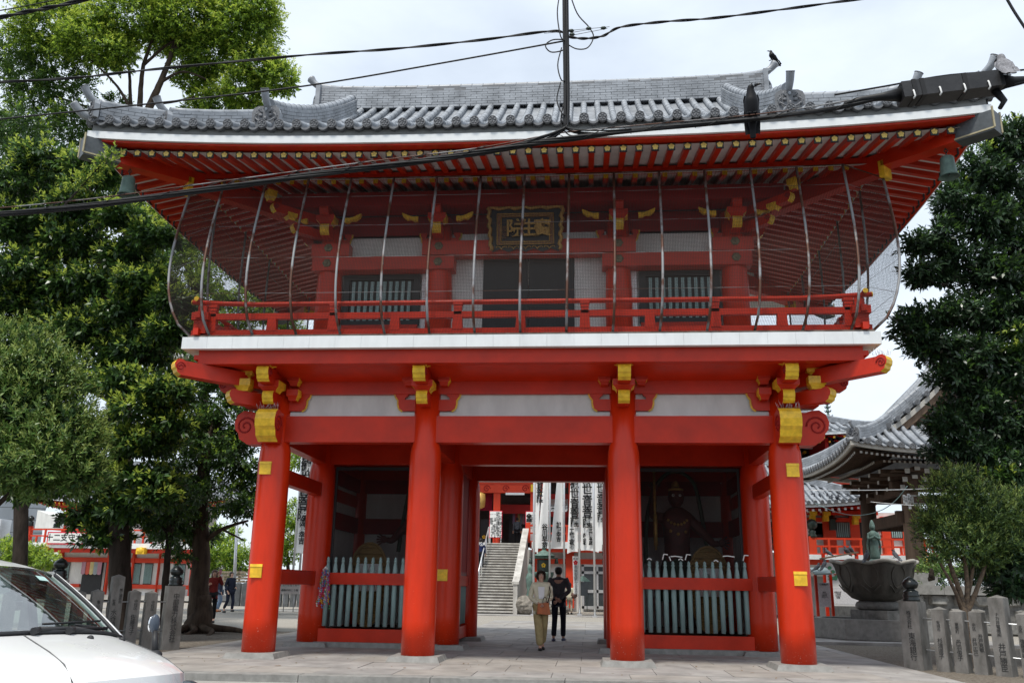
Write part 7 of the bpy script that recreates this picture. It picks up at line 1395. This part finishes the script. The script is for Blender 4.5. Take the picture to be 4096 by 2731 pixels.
for a, e, w_, h_ in (((-2.6,-3.3,2.0),(-2.6,3.3,2.0),.22,.42), ((-2.6,3.3,2.0),(2.6,3.3,2.0),.22,.42), ((-2.6,-3.9,4.05),(-2.6,3.9,4.05),.24,.45), ((-3.1,3.3,4.05),(3.1,3.3,4.05),.24,.45), ((2.6,-3.3,4.05),(2.6,3.3,4.05),.24,.45), ((-2.6,-4.0,5.2),(-2.6,4.0,5.2),.30,.40), ((-3.2,3.3,5.2),(3.2,3.3,5.2),.30,.40), ((2.6,-3.3,5.2),(2.6,3.3,5.2),.30,.40)): b = MB(); b.bar(a, e, w_, h_); b.build('tie_beam', WOOD, bt)
PB('ceiling', WOOD, (-3.4,-4,5.75), (3.4,-4,5.75), 8, bt).data.transform(M.Translation((0,0,0))); b = MB(); b.box(-3.3,3.3,-4,4,5.72,5.80); b.build('ceiling_boards', WOOD, bt)
for i in range(6):      # bracket clusters with white tipped arms
    for f, s0 in (('x', i),):
        ly = -3.3+i*1.32
        for dx, z in ((-.30,5.15),(-.62,5.42),(-.95,5.70)):
            b = MB(); b.box(-2.6+dx-.1,-2.5,ly-.11,ly+.11,z,z+.16); k = b.build('bracket_arm', WOOD, bt); c = MB(); c.box(-2.6+dx-.115,-2.6+dx-.101,ly-.10,ly+.10,z+.01,z+.15); c.build('white_arm_tip', TIPM, k)
            b = MB(); b.box(-2.6+dx-.06,-2.6+dx+.08,ly-.42,ly+.42,z-.02,z+.10); k = b.build('bracket_arm', WOOD, bt)
            for s_ in (-1, 1): c = MB(); c.box(-2.6+dx-.075,-2.6+dx-.061,ly+s_*.36-.09,ly+s_*.36+.09,z-.10,z+.08); c.build('white_arm_tip', TIPM, k)
for i in range(5):
    lx = -2.6+i*1.3
    for dy, z in ((.30,5.15),(.62,5.42),(.95,5.70)):
        b = MB(); b.box(lx-.11,lx+.11,3.2,3.3+dy+.1,z,z+.16); k = b.build('bracket_arm', WOOD, bt); c = MB(); c.box(lx-.10,lx+.10,3.3+dy+.101,3.3+dy+.115,z+.01,z+.15); c.build('white_arm_tip', TIPM, k)
b = MB(); b.lathe([(.05,.1),(.45,.0),(.62,-.25),(.68,-1.2),(.78,-1.45),(.70,-1.45),(.001,-1.2)], (0,0,4.6), 24); tag(b.build('temple_bell', BRONZED, None, (17.0,20.8,0)), 'large dark bell hanging in the shade of the wooden tower', 'bell')
fr_ = MB(); A_, E_2 = (13.436,17.300,4.435), (14.197,17.300,4.794)
nb_ = thing('framed_tablet', 'dark tablet in a pale frame under the bell tower beam', 'tablet', A_); w_, h_ = E_2[0]-A_[0], E_2[2]-A_[2]; b = MB(); b.box(.06,w_-.06,0,.04,.06,h_-.06); b.build('board', WOOD, nb_)
for x0, x1, z0_, z1_ in ((0,w_,0,.06),(0,w_,h_-.06,h_),(0,.06,.06,h_-.06),(w_-.06,w_,.06,h_-.06)): b = MB(); b.box(x0,x1,-.02,.03,z0_,z1_); b.build('frame', STONE, nb_)
for i, p in enumerate(((13.271,17.600,4.671), (13.327,17.580,4.624), (13.422,17.560,4.707), (13.518,17.600,4.666), (13.430,17.550,4.454))): b = MB(); b.box(-.05,.05,0,.01,-.16,.16); o = tag(b.build('votive_sticker', PAPER, None, p), 'pale paper sticker pasted high on the bell tower post, %s' % ('leftmost', 'second from left', 'third from left', 'rightmost', 'lowest')[i], 'sticker', 'paper stickers on the bell tower post'); text('千社', .09, o, (0,-.003,.10), vert=True)
# stone base of the bell tower: rock wall with a coping
bw = thing('rubble_wall', 'rubble stone wall with pale coping under the bell tower', 'wall', (17, 15.6, 0)); rr = random.Random(12)
b = MB(); b.box(12.3,24,15.75,26,-.3,1.19); b.build('wall_core', STONED, bw); RKM = mat('grey_wall_rock', (.24,.235,.22), rough=.95, var=.5, scale=4, bump=.5, bscale=14)
for r_ in range(3):
    x = 12.3-rr.uniform(0,.3)
    while x < 19.5:
        w_ = rr.uniform(.55,.95); b = MB(); c = (x+w_/2, 15.74, -.15+r_*.47+.23); pts = []
        nn = 8
        for k in range(nn): a = 2*pi*k/nn+rr.uniform(-.15,.15); ex_ = 1/max(abs(math.cos(a))**1.0, abs(math.sin(a)))**.7; pts.append((c[0]+math.cos(a)*w_*.47*ex_*rr.uniform(.88,1.0), c[1], c[2]+math.sin(a)*.215*ex_*rr.uniform(.88,1.0)))
        mid = [((px-c[0])*.72+c[0], c[1]-.10-rr.uniform(0,.06), (pz-c[2])*.72+c[2]) for px, py, pz in pts]
        b.add(pts+mid, [(k, (k+1)%nn, nn+(k+1)%nn, nn+k) for k in range(nn)]+[tuple(range(nn, 2*nn))], 0, False); b.build('wall_rock', RKM, bw); x += w_+.02
x = 12.15
while x < 19: b = MB(); b.box(x+.005,x+1.4,15.5,16.3,1.20,1.50); b.build('coping_stone', STONE, bw); x += 1.405
b = MB()
for k in range(4): b.box(12.2-.25*k,13.6-.1*k,15.8-.001*k,18,1.425+.0+.17*(2-k) if k < 3 else 0, 1.425+.17*(3-k) if k < 3 else .001)
b.build('step_block', STONE, bw)

# ---------------------------------------------------------------- lotus basin
lotus = thing('lotus_basin', 'big dark stone lotus basin in an octagonal pool behind the right gate column', 'fountain', (9.98, 11.3, -.13))
def octo(b, r, z0, z1, ri=None, rot=pi/8):
    P = [(r*math.cos(rot+k*pi/4), r*math.sin(rot+k*pi/4)) for k in range(8)]
    if ri is None: b.prism([(x, y, z0) for x, y in P], (0,0,z1-z0)); return
    Q = [(ri*math.cos(rot+k*pi/4), ri*math.sin(rot+k*pi/4)) for k in range(8)]
    for k in range(8):
        a, e, c, d = P[k], P[(k+1)%8], Q[(k+1)%8], Q[k]; b.hexa([(*a,z0),(*e,z0),(*c,z0),(*d,z0),(*a,z1),(*e,z1),(*c,z1),(*d,z1)])
b = MB(); octo(b, 1.98, 0, .62, 1.74, pi/2); b.build('pool_wall', STONE, lotus); b = MB(); octo(b, 2.04, .0, .08, None, pi/2); b.build('pool_footing', STONED, lotus)
b = MB(); octo(b, 1.72, .09, .45, None, pi/2); b.build('pool_water', mat('dark_pool_water', (.02,.025,.025), rough=.06, spec=.6), lotus)
b = MB(); octo(b, .82, .45, .86, None, pi/2); b.build('octagon_base', STONED, lotus)
b = MB(); b.lathe([(.50,.861),(.62,.90),(.64,1.0),(.60,1.08),(.52,1.12)], n=32); b.build('neck_ring', STONED, lotus)
BOWLM = mat('dark_stained_stone', (.115,.105,.09), rough=.85, spec=.2, col2=(.055,.05,.043), scale=4, stretch=(1,1,.3), bump=.3, bscale=60); RIMM = mat('pale_worn_rim_stone', (.36,.34,.30), rough=.85, var=.3, scale=6)
def petal(a, z): k = (z-1.1)/1.2; return 1+.055*max(0, k)*math.cos(8*a+.3)*min(1, k*2)
b = MB(); b.lathe([(.50,1.12),(.72,1.2),(.90,1.38),(1.0,1.6),(1.07,1.85),(1.12,2.08),(1.19,2.24)], n=96, wob=petal); bo = b.build('bowl', BOWLM, lotus)
b = MB(); b.lathe([(1.19,2.241),(1.25,2.27),(1.25,2.32),(1.20,2.345),(1.08,2.32),(1.05,2.20)], n=96, wob=petal); b.v = [(x, y, z-.045*(1-math.cos(8*math.atan2(y,x)+.3))/2*1.6) for x, y, z in b.v]; b.build('rim', RIMM, lotus)
b = MB(); b.lathe([(1.06,2.2),(1.06,2.22)], n=40); b.build('bowl_water', MATS['dark_pool_water'], lotus)
b = MB()
for k in range(8):      # carved petals in relief
    a0 = 2*pi*(k+.5)/8-.04
    for s_ in (-1, 1):
        P = []
        for t, da in ((2.12,.12),(1.95,.20),(1.75,.19),(1.58,.10),(1.50,.0)):
            r = lerp(.95, 1.15, (t-1.45)/.7)*1.0*petal(a0+s_*da, t)+.004; P.append((r*math.cos(a0+s_*da), r*math.sin(a0+s_*da), t))
        b.tube(polyline(P, 4), .022, 6)
        P = [(lerp(.90,1.05,i/3)*math.cos(a0+s_*lerp(.05,.26,i/3)), lerp(.90,1.05,i/3)*math.sin(a0+s_*lerp(.05,.26,i/3)), 1.38+.2*i/3) for i in range(4)]; b.tube(polyline(P, 3), .018, 6)
b.build('petal_carving', BOWLM, lotus)
kn = thing('goddess_statue', 'slender green bronze goddess statue standing in the lotus basin', 'statue', (10.04, 11.3, 2.10)); b = MB()
b.lathe([(.20,-.1),(.24,.04),(.17,.10),(.14,.13)], n=12, wob=lambda a, z: 1+.1*math.sin(4*a)); b.lathe([(.13,.12),(.15,.2),(.13,.45),(.145,.62),(.12,.72),(.15,.84),(.14,.92),(.075,.96),(.045,.99),(.04,1.02)], n=16, fy=.75, wob=lambda a, z: 1+.08*math.sin(5*a+z*9)); b.build('robed_figure', BRONZE, kn)
b = MB(); b.ball((0,-.01,1.09), (.062,.068,.085), 12, 9); b.lathe([(.085,.0),(.085,.10),(.07,.17),(.05,.22),(.03,.27),(.001,.29)], (0,.02,1.02), 12, fx=1, fy=.9); b.ball((0,-.075,1.08), (.012,.015,.02), 6, 4); b.build('veiled_head', BRONZE, kn)
b = MB()
for s_ in (-1, 1): b.tube(polyline([(s_*.13,0,.90),(s_*.17,-.06,.74),(s_*.06,-.15,.76),(-.02,-.17,.79)], 4), .038, 7); b.tube(polyline([(s_*.15,.0,.75),(s_*.19,.02,.5),(s_*.16,.03,.25)], 4), .03, 6)
b.build('sleeved_arms', BRONZE, kn); b = MB(); b.ball((-.02,-.19,.80), (.03,.03,.045), 8, 6); b.build('hands', BRONZE, kn)
b = MB(); b.box(7.3,13,8.4,9.1,-.14,-.06); b.box(7.6,13,9.1,13,-.139,-.085); kind(b.build('basin_paving', PAVE))
# map board and notice by the basin
mb = thing('map_board', 'white precinct map board on red posts left of the lotus basin', 'notice board', (9.677,14.000,0.335)); w0 = mb.location
A_, E_2 = V((9.228,14.000,0.790))-w0, V((10.325,14.000,2.191))-w0
b = MB(); b.box(A_.x,E_2.x,0,.04,A_.z,E_2.z); mf = b.build('board', PAPER, mb)
for x in (A_.x-.03, E_2.x-.03): b = MB(); b.box(x-.05,x+.05,.045,.14,-.5,E_2.z+.3); b.build('red_post', REDB, mb)
rm = random.Random(2); mw, mh_ = E_2.x-A_.x, E_2.z-A_.z
for i in range(15): b = MB(); b.ball((A_.x+mw*rm.choice((.12,.2,.28,.6,.75,.85))*rm.uniform(.9,1.1), -.006, A_.z+mh_*rm.uniform(.55,.9)), (.07,.004,.06), 8, 5); b.build('map_tree', mat('map_green_ink', (.12,.36,.2), rough=.8), mf)
for u, v in ((.42,.85),(.45,.62),(.65,.8),(.3,.7)): b = MB(); x, z = A_.x+mw*u, A_.z+mh_*v; b.box(x-.06,x+.06,-.008,-.003,z-.05,z+.02); b.box(x-.09,x+.09,-.009,-.003,z+.021,z+.05); b.build('map_hall', mat('map_red_ink', (.6,.15,.1), rough=.8), mf)
b = MB(); b.box(A_.x+.04,E_2.x-.04,-.006,-.001,A_.z+.05,A_.z+mh_*.42); pn = b.build('map_panel', mat('grey_map_print', (.70,.70,.71), rough=.8, var=.15, scale=22), mf)
text('大須観音境内案内図', .085, mf, (A_.x+mw*.94,-.01,A_.z+mh_*.48), vert=True); text('お知らせ\nご祈祷\n七五三\n厄除', .06, mf, (A_.x+mw*.3,-.01,A_.z+mh_*.25))
b = MB(); p, q = V((9.088,13.900,2.308))-w0, V((10.236,13.900,2.523))-w0; b.bar(p, q, .55, .05); b.build('plank_roof', WOODL, mb)
nb2 = thing('small_notice_board', 'little roofed notice board against the right gate column edge', 'notice board', (8.806,13.000,0.355)); w0 = nb2.location; A_, E_2 = V((8.680,13.000,0.767))-w0, V((9.058,13.000,1.522))-w0
b = MB(); b.box(A_.x,E_2.x,0,.03,A_.z,E_2.z); f_ = b.build('board', mat('pinkish_notice_paper', (.62,.58,.60), rough=.8, var=.2, scale=20), nb2); text('行事案内', .07, f_, ((A_.x+E_2.x)/2,-.005,E_2.z-.06)); text('縁日\n十八日\n節分会\n花まつり', .05, f_, ((A_.x+E_2.x)/2,-.005,(A_.z+E_2.z)/2))
for x in (A_.x-.04, E_2.x+.06): b = MB(); b.box(x-.04,x+.04,.035,.12,-.4,E_2.z+.35); b.build('red_post', REDB, nb2)
b = MB(); p, q = V((8.525,12.900,1.850))-w0, V((9.051,12.900,1.871))-w0; b.hexa([(p.x,-.35,p.z-.1),(q.x,-.35,q.z-.1),(q.x,.35,q.z+.10),(p.x,.35,p.z+.10),(p.x,-.35,p.z-.05),(q.x,-.35,q.z-.05),(q.x,.35,q.z+.15),(p.x,.35,p.z+.15)]); b.build('lean_roof', mat('grey_green_copper_sheet', (.24,.30,.30), rough=.5, metal=.3, var=.2), nb2)
# keep every building's and board's parts where they were measured
for o in [hall, steps, zh, ob, rh, pg, bw]:
    for c in o.children: c.location = V(c.location)-o.location

# ================================================================ overhead cables
CB = -9.5
def rope(name, pts, r, parent, m=WIRE, n=6, sm=5): b = MB(); b.tube(polyline(pts, sm), r, n); return b.build(name, m, parent)
mainp = [V(p) for p in ((-4.902,-9.500,4.771), (-3.723,-9.500,4.858), (-2.392,-9.500,5.016), (-1.518,-9.500,5.130), (-0.651,-9.500,5.225), (-0.007,-9.500,5.301), (0.631,-9.500,5.400), (1.055,-9.500,5.453), (1.686,-9.500,5.523), (2.725,-9.500,5.602), (3.547,-9.500,5.692), (3.958,-9.500,5.780), (4.246,-9.500,5.850))]
sup = [V(p) for p in ((-4.915,-9.500,4.837), (-3.733,-9.500,4.930), (-2.400,-9.500,5.087), (-1.523,-9.500,5.192), (-0.654,-9.500,5.291), (0.205,-9.500,5.384), (0.843,-9.500,5.497), (1.097,-9.500,5.532), (1.897,-9.500,5.591), (2.843,-9.500,5.659), (3.551,-9.500,5.748), (4.249,-9.500,5.878))]
cbl = thing('cable_bundle', 'thick bundle of black cables sagging across the whole front of the gate', 'cable', mainp[0]); o_ = -V(mainp[0])
for k in range(6):
    a = k*2*pi/6; P = [p+V((0, .022*math.cos(a+i*1.3), .022*math.sin(a+i*1.3)))*(1.0 if i < 8 else .55)+o_ for i, p in enumerate(mainp)]; rope('cable', P, (.013, .009, .011, .008, .012, .007)[k], cbl)
rope('support_wire', [p+o_ for p in sup], .006, cbl, IRON)
dm_ = polyline(mainp, 10); sm_ = polyline(sup, 10)
def near(L_, x): return min(L_, key=lambda p: abs(p.x-x))
x = -4.2
while x < 4.0:      # lashing loops
    a, e, c = near(dm_, x), near(sm_, x+.30), near(dm_, x+.52); P = [a+V((0,-.02,-.03)), a.lerp(e, .6)+V((0,-.03,.0)), e+V((0,0,.012)), e+V((.08,.01,.0)), c+V((0,.02,-.02))]; rope('lashing', [p+o_ for p in P], .004, cbl, WIRE, 4, 4); x += .60
vt = thing('vertical_cable_bundle', 'bundle of black cables hanging straight down over the roof to the crossing cables', 'cable', (1.055,-9.500,5.462)); o2 = -V(vt.location)
for k in range(7):
    a = k*2*pi/7; q = V((.020*math.cos(a), .02*math.sin(a), 0)); side = 1 if k % 2 else -1
    e = near(dm_, 1.05+side*(.25+.08*k)); P = [V((1.045,-9.500,7.825))+q, V((1.053,-9.500,6.723))+q, V((1.060,-9.500,6.026))+q, V((1.055,-9.500,5.666))+q*.9, V((1.055,-9.500,5.557))+V((side*.03,q.y,0)), e.lerp(V((1.055,-9.500,5.524)), .45)+V((0,q.y,.0)), e+V((0,q.y,.01))]; rope('cable', [p+o2 for p in P], (.014,.010,.012,.009,.013,.008,.011)[k], vt)
for pts in ([(1.000,-9.500,7.137), (0.970,-9.520,6.865), (1.006,-9.550,6.564), (1.065,-9.500,6.545)], [(1.013,-9.500,6.472), (0.974,-9.500,6.275), (1.014,-9.530,6.082), (1.078,-9.500,6.114)], [(1.004,-9.500,6.077), (0.966,-9.500,5.884), (1.022,-9.530,5.711), (1.081,-9.500,5.717)], [(1.076,-9.500,7.185), (1.167,-9.500,6.871), (1.285,-9.500,6.702), (1.332,-9.500,6.584), (1.274,-9.500,6.462), (1.165,-9.500,6.451), (1.070,-9.500,6.510)], [(1.057,-9.500,6.561), (0.925,-9.500,6.566), (0.851,-9.500,6.504), (0.904,-9.500,6.427), (1.013,-9.500,6.437), (1.061,-9.500,6.480)], [(1.030,-9.500,5.834), (1.004,-9.500,5.644), (1.038,-9.500,5.548), (1.106,-9.500,5.489), (1.224,-9.500,5.504)]):
    rope('slack_loop', [V(p)+o2 for p in pts], .0065, vt)
def wire(lab, pts, r=.010, twist=True, name='overhead_wire'):
    t = thing(name, lab, 'wire', pts[0]); o3 = -V(pts[0])
    if twist:
        for k in (0, 1): P = polyline(pts, 12); rope('strand', [p+V((0, r*.8*math.cos(i*.45+k*pi), r*.8*math.sin(i*.45+k*pi)))+o3 for i, p in enumerate(P)], r*.8, t, sm=1)
    else: rope('strand', [V(p)+o3 for p in pts], r, t)
    return t
wire('twisted black wire from the left, the higher of the two, meeting the vertical cables', [(-5.048,-9.500,6.300), (-4.135,-9.500,6.318), (-3.244,-9.500,6.387), (-1.628,-9.500,6.493), (-0.720,-9.500,6.528), (0.174,-9.500,6.593), (0.903,-9.500,6.668), (1.057,-9.500,6.616)], .0095)
wire('thin straight black wire from the left, the lower of the two, crossing before the roof', [(-4.964,-9.500,5.851), (-3.192,-9.500,5.988), (-1.599,-9.500,6.133), (-0.262,-9.500,6.333), (1.057,-9.500,6.551)], .0085, False)
wire('twisted black wire leaving the vertical cables to the upper right', [(1.057,-9.500,6.601), (1.231,-9.500,6.568), (1.427,-9.500,6.590), (1.603,-9.500,6.683), (2.015,-9.500,6.726), (2.531,-9.500,6.748), (3.215,-9.500,6.818), (4.020,-9.500,6.906), (4.689,-9.500,6.949)], .0095)
wire('black wire cutting the top right corner of the picture', [(5.305,-9.500,6.954), (5.392,-9.500,6.688), (5.527,-9.500,6.358)], .014, False)
wire('thick black cable cutting the top left corner of the picture', [(-5.191,-9.500,7.067), (-4.759,-9.500,7.151), (-4.328,-9.500,7.229), (-3.617,-9.500,7.387)], .016)
wire('thin grey wire over the thick cable in the top left corner', [(-5.208,-9.500,7.160), (-4.773,-9.500,7.228), (-4.102,-9.500,7.355)], .006, False)
iw = thing('insulator_wires', 'thin stay wires with small insulators right of the vertical cables', 'wire', (1.101,-9.500,6.645)); o3 = -V(iw.location)
for a, e in (((1.070,-9.500,6.666), (1.494,-9.500,6.693)), ((1.101,-9.500,6.640), (1.298,-9.500,6.671)), ((1.109,-9.500,6.609), (1.472,-9.500,6.674)), ((0.837,-9.500,6.646), (1.057,-9.500,6.657))): rope('stay_wire', [V(a)+o3, V(e)+o3], .0035, iw, IRON, 4, 2)
for p in ((1.110,-9.500,6.664), (1.118,-9.500,6.619), (1.285,-9.500,6.682), (1.433,-9.500,6.681)): b = MB(); b.ball(V(p)+o3, (.03,.018,.018), 8, 6); b.build('insulator', BRONZED, iw)
sp = thing('cable_splice_box', 'fat black rubber splice box on the cables at the upper right', 'splice box', (4.689,-9.500,5.871)); o3 = -V(sp.location)
A_, E_2 = V((4.228,-9.500,5.827))+o3, V((5.152,-9.500,5.925))+o3; d = (E_2-A_).normalized()
b = MB(); b.bar(A_, E_2, .20, .165); b.build('body', mat('scuffed_black_rubber', (.022,.022,.024), rough=.5, spec=.45, var=.5, scale=5, bump=.1, bscale=30), sp)
for t in (.12, .20, .62): b = MB(); p = A_.lerp(E_2, t); b.bar(p-d*.02, p+d*.02, .212, .178); b.build('strap', WIRE, sp)
b = MB(); b.tube([A_+d*.01, A_-d*.16, A_-d*.36, A_-d*.52+V((0,0,-.03))], [.07,.04,.028,.018], 10); b.build('cable_boot', WIRE, sp); b = MB(); b.tube([E_2-d*.01, E_2+d*.14, E_2+d*.3], [.085,.04,.025], 10); b.tube([E_2+V((0,0,-.06)), E_2+d*.2+V((0,0,-.03)), E_2+d*.5+V((0,0,.03))], .02, 8); b.tube([E_2+V((0,0,-.08))-d*.05, E_2+d*.02+V((0,0,-.2)), E_2-d*.03+V((0,0,-.27))], [.04,.03,.02], 8); b.build('cable_boot', WIRE, sp)
for t in (.10, .36, .60, .84): b = MB(); p = A_.lerp(E_2, t)+V((0,-.108,-.075)); b.tube([p+V((0,.008,.05)), p+V((-.004,-.01,.03)), p+V((.004,-.012,-.02)), p+V((-.012,-.004,-.045))], .008, 6); b.build('hook', PAPER, sp)
rope('support_wire', [A_+V((-.6,0,.02)), A_+V((-.1,0,.10)), A_.lerp(E_2,.5)+V((0,-.05,.115)), E_2+V((.3,0,.13)), E_2+V((.8,0,.20))], .009, sp)
rope('cable', [E_2+d*.3, E_2+d*.8+V((0,0,.02)), E_2+d*1.5+V((0,0,.10))], .022, sp)

def thin(lab, pts, m=STEEL, r=.012): tt_ = thing('stay_rope', lab, 'rope', pts[0]); rope('rope', [V(p)-V(pts[0]) for p in pts], r, tt_, m, 5, 4)
thin('thin wire running level across the eaves of the bell tower', [(9.081,15.400,4.741), (11.934,15.400,4.770), (14.054,15.400,4.862), (15.109,15.400,4.923)])
thin('green rope sagging from the bell tower bracket down to the red hall', [(12.724,15.600,4.930), (12.548,16.500,4.487), (12.406,18.000,4.238), (12.434,21.000,4.316), (12.616,25.000,4.813), (12.720,29.000,5.575)], mat('green_rope', (.16,.24,.24), rough=.9), .016)
thin('thin wire under the bell tower roof from its left post to the round shrub', [(11.514,16.000,4.404), (12.372,15.800,4.304), (14.152,15.500,4.162)])
lp_ = thing('lamp_pole', 'slim grey pole rising behind the walking man in the suit', 'pole', (-15.158,24.000,0.390)); b = MB(); b.tube([(0,0,0), V((-15.356,24.000,4.165))-lp_.location], [.09,.06], 10); b.build('shaft', STEEL, lp_)

# ================================================================ birds
CROW = mat('black_crow_feather', (.006,.006,.008), rough=.55, spec=.25, var=.5, scale=30, stretch=(1,1,.25)); PIG = mat('slate_pigeon_feather', (.07,.075,.09), rough=.6, var=.5, scale=25); GRB = mat('ruffled_grey_feather', (.22,.22,.235), rough=.8, var=.5, scale=40, stretch=(1,1,.3), bump=.6, bscale=60); BEAK = mat('dark_beak', (.02,.02,.022), rough=.35)
def bird(name, lab, loc, rz, s, m, pitch=0, head=0, cat='bird', group=None, upright=False):
    """faces -Y; origin at the feet; head = turn of the head about Z"""
    t = thing(name, lab, cat, loc, rz, group); c, n = math.cos(pitch), math.sin(pitch)
    def q(y, z): return V((0, y*c-z*n, y*n+z*c+.0))
    hd = q(-.115, .235); hv = V((math.sin(head), -math.cos(head), 0))
    pts = [q(.30,.055), q(.20,.075), q(.10,.10), q(.0,.125), q(-.07,.155), q(-.10,.195), hd, hd+hv*.035]
    if upright:
        pts = [V((0,.105,-.21)), V((0,.09,-.12)), V((0,.065,-.01)), V((0,.035,.09)), V((0,.01,.18)), V((0,-.005,.245)), V((0,-.015,.295))]; hd = pts[-1]; pts.append(hd+hv*.035)
    skin('body', [p*s for p in pts], [(i, i+1) for i in range(7)], [(.030*s,.010*s),(.034*s,.014*s),(.055*s,.045*s),(.078*s,.072*s),(.066*s,.062*s),(.044*s,.044*s),(.042*s,.042*s),(.026*s,.026*s)], m, t, 3, 2)
    b = MB(); b.tube([(hd+hv*.045)*s, (hd+hv*.085+V((0,0,-.002)))*s, (hd+hv*.115+V((0,0,-.012)))*s], [.017*s,.012*s,.003*s], 8); b.build('beak', BEAK, t)
    b = MB(); x_ = hv.cross(V((0,0,1)))
    for k in (-1, 1): b.ball((hd+hv*.028+x_*k*.030+V((0,0,.010)))*s, .0065*s, 6, 5)
    b.build('eyes', mat('glossy_eye', (.02,.01,.008), rough=.1), t)
    b = MB()
    for k in (-1, 1):      # folded wings
        P = [q(-.07,.165), q(.03,.145), q(.16,.10), q(.27,.065)] if not upright else [V((0,.02,.20)), V((0,.055,.10)), V((0,.085,-.02)), V((0,.11,-.16))]; W_ = [.055,.085,.05,.012]
        for (p0, w0), (p1, w1) in zip(zip(P, W_), zip(P[1:], W_[1:])):
            b.add([(p0+V((k*.066,0,w0*.35)))*s, (p0+V((k*.078,0,-w0*.55)))*s, (p1+V((k*.07,0,-w1*.55)))*s, (p1+V((k*.05,0,w1*.35)))*s, (p0+V((k*.030,0,w0*.35)))*s, (p1+V((k*.02,0,w1*.35)))*s], [(0,1,2,3),(4,0,3,5)], 0, True)
    b.build('wings', m, t)
    b = MB()
    for k in (-.03, .03):
        b.tube([(V((0,.04,.05)) if upright else q(.0,.08))*s+V((k*s,0,0)), V((k*s,0,.004*s))], .007*s, 6)
        for a in (-.4, 0, .4): b.tube([(k*s,0,.004*s),(k*s+math.sin(a)*.04*s,-math.cos(a)*.045*s,.003*s)], .005*s, 5)
    b.build('feet', BEAK, t); return t
bird('crow', 'big black crow perched on the cable in front of the right roof slope', V(near(sm_, V((2.843,-9.500,5.659)).x))+V((0,0,.006)), R(-8), .98, CROW, 0, R(62), 'crow', upright=True)
bird('crow', 'small black crow on the right end of the roof ridge', (6.20, 3.66, 14.78), R(-62), 1.05, CROW, R(-28), R(-10), 'crow')
bird('crow', 'ruffled grey bird hunched on the splice box at the upper right', V((5.198,-9.500,5.951)), R(172), .95, GRB, R(-30), R(20), 'bird')
for lab, p, rz, pt in (('dark pigeon on the plank roof of the map board, the lower of the pair', (9.876,13.850,2.466), R(-60), -25), ('dark pigeon on the plank roof of the map board, the higher of the pair', (10.011,13.850,2.518), R(-75), -35), ('dark pigeon at the left end of the plank roof of the map board', (9.269,13.850,2.399), R(-100), -20), ('dark pigeon on the rim of the lotus basin left of the statue', (9.523,10.250,2.199), R(120), -40), ('dark pigeon on the rim of the lotus basin right of the statue', (10.255,10.250,2.216), R(-150), -30), ('dark pigeon on the copper roof of the small notice board, upper one', (8.928,12.800,1.993), R(120), -35), ('dark pigeon on the copper roof of the small notice board, lower one', (8.683,12.800,1.884), R(100), -20)):
    bird('pigeon', lab, p, rz, .92, PIG, R(pt), 0, 'pigeon')
pz = bird('pigeon', 'pigeon resting on the tiles of the red hall roof', (14.014,29.300,5.721), R(40), 1.15, PIG, R(-15), 0, 'pigeon', 'pigeons crowding the roof of the red hall'); rb_ = random.Random(9)
for p in [(13.65, 31.46, 6.23), (13.88, 30.98, 6.1), (12.98, 30.26, 5.91), (13.08, 29.94, 5.83), (13.23, 29.78, 5.79), (13.61, 30.34, 5.93), (13.73, 29.98, 5.84), (13.77, 29.54, 5.73), (14.25, 30.58, 6.0), (14.16, 29.18, 5.64), (14.55, 30.18, 5.9), (14.53, 29.58, 5.74), (14.55, 29.14, 5.63), (14.94, 30.1, 5.88), (14.89, 29.54, 5.74), (14.9, 29.06, 5.62), (15.27, 29.94, 5.84), (15.28, 29.46, 5.72), (15.25, 28.98, 5.6), (14.33, 31.78, 6.32), (13.52, 31.98, 6.37), (13.76, 29.18, 5.64), (14.37, 30.34, 5.94), (14.9, 30.5, 5.98)]:
    dup(pz, p, rb_.uniform(0, 6.28))

# ================================================================ lettering: outlines to meshes
bpy.context.view_layer.update(); DG = bpy.context.evaluated_depsgraph_get(); cache = {}
for o in [o for o in COL.objects if o.type == 'FONT']:
    c = o.data; key = (c.body, c.size, c.extrude, c.offset, c.space_line, c.align_y, c.materials[0].name)
    if key not in cache: cache[key] = bpy.data.meshes.new_from_object(o.evaluated_get(DG)); cache[key].name = o.name
    n = o.name; m = bpy.data.objects.new('tmp', cache[key]); m.parent = o.parent; m.location = o.location; m.rotation_euler = o.rotation_euler; m.scale = o.scale
    for k in o.keys():
        if k in ('label', 'category', 'group', 'kind'): m[k] = o[k]
    bpy.data.objects.remove(o); m.name = n; COL.objects.link(m)
print('LEAVES', sum(LEAFN))
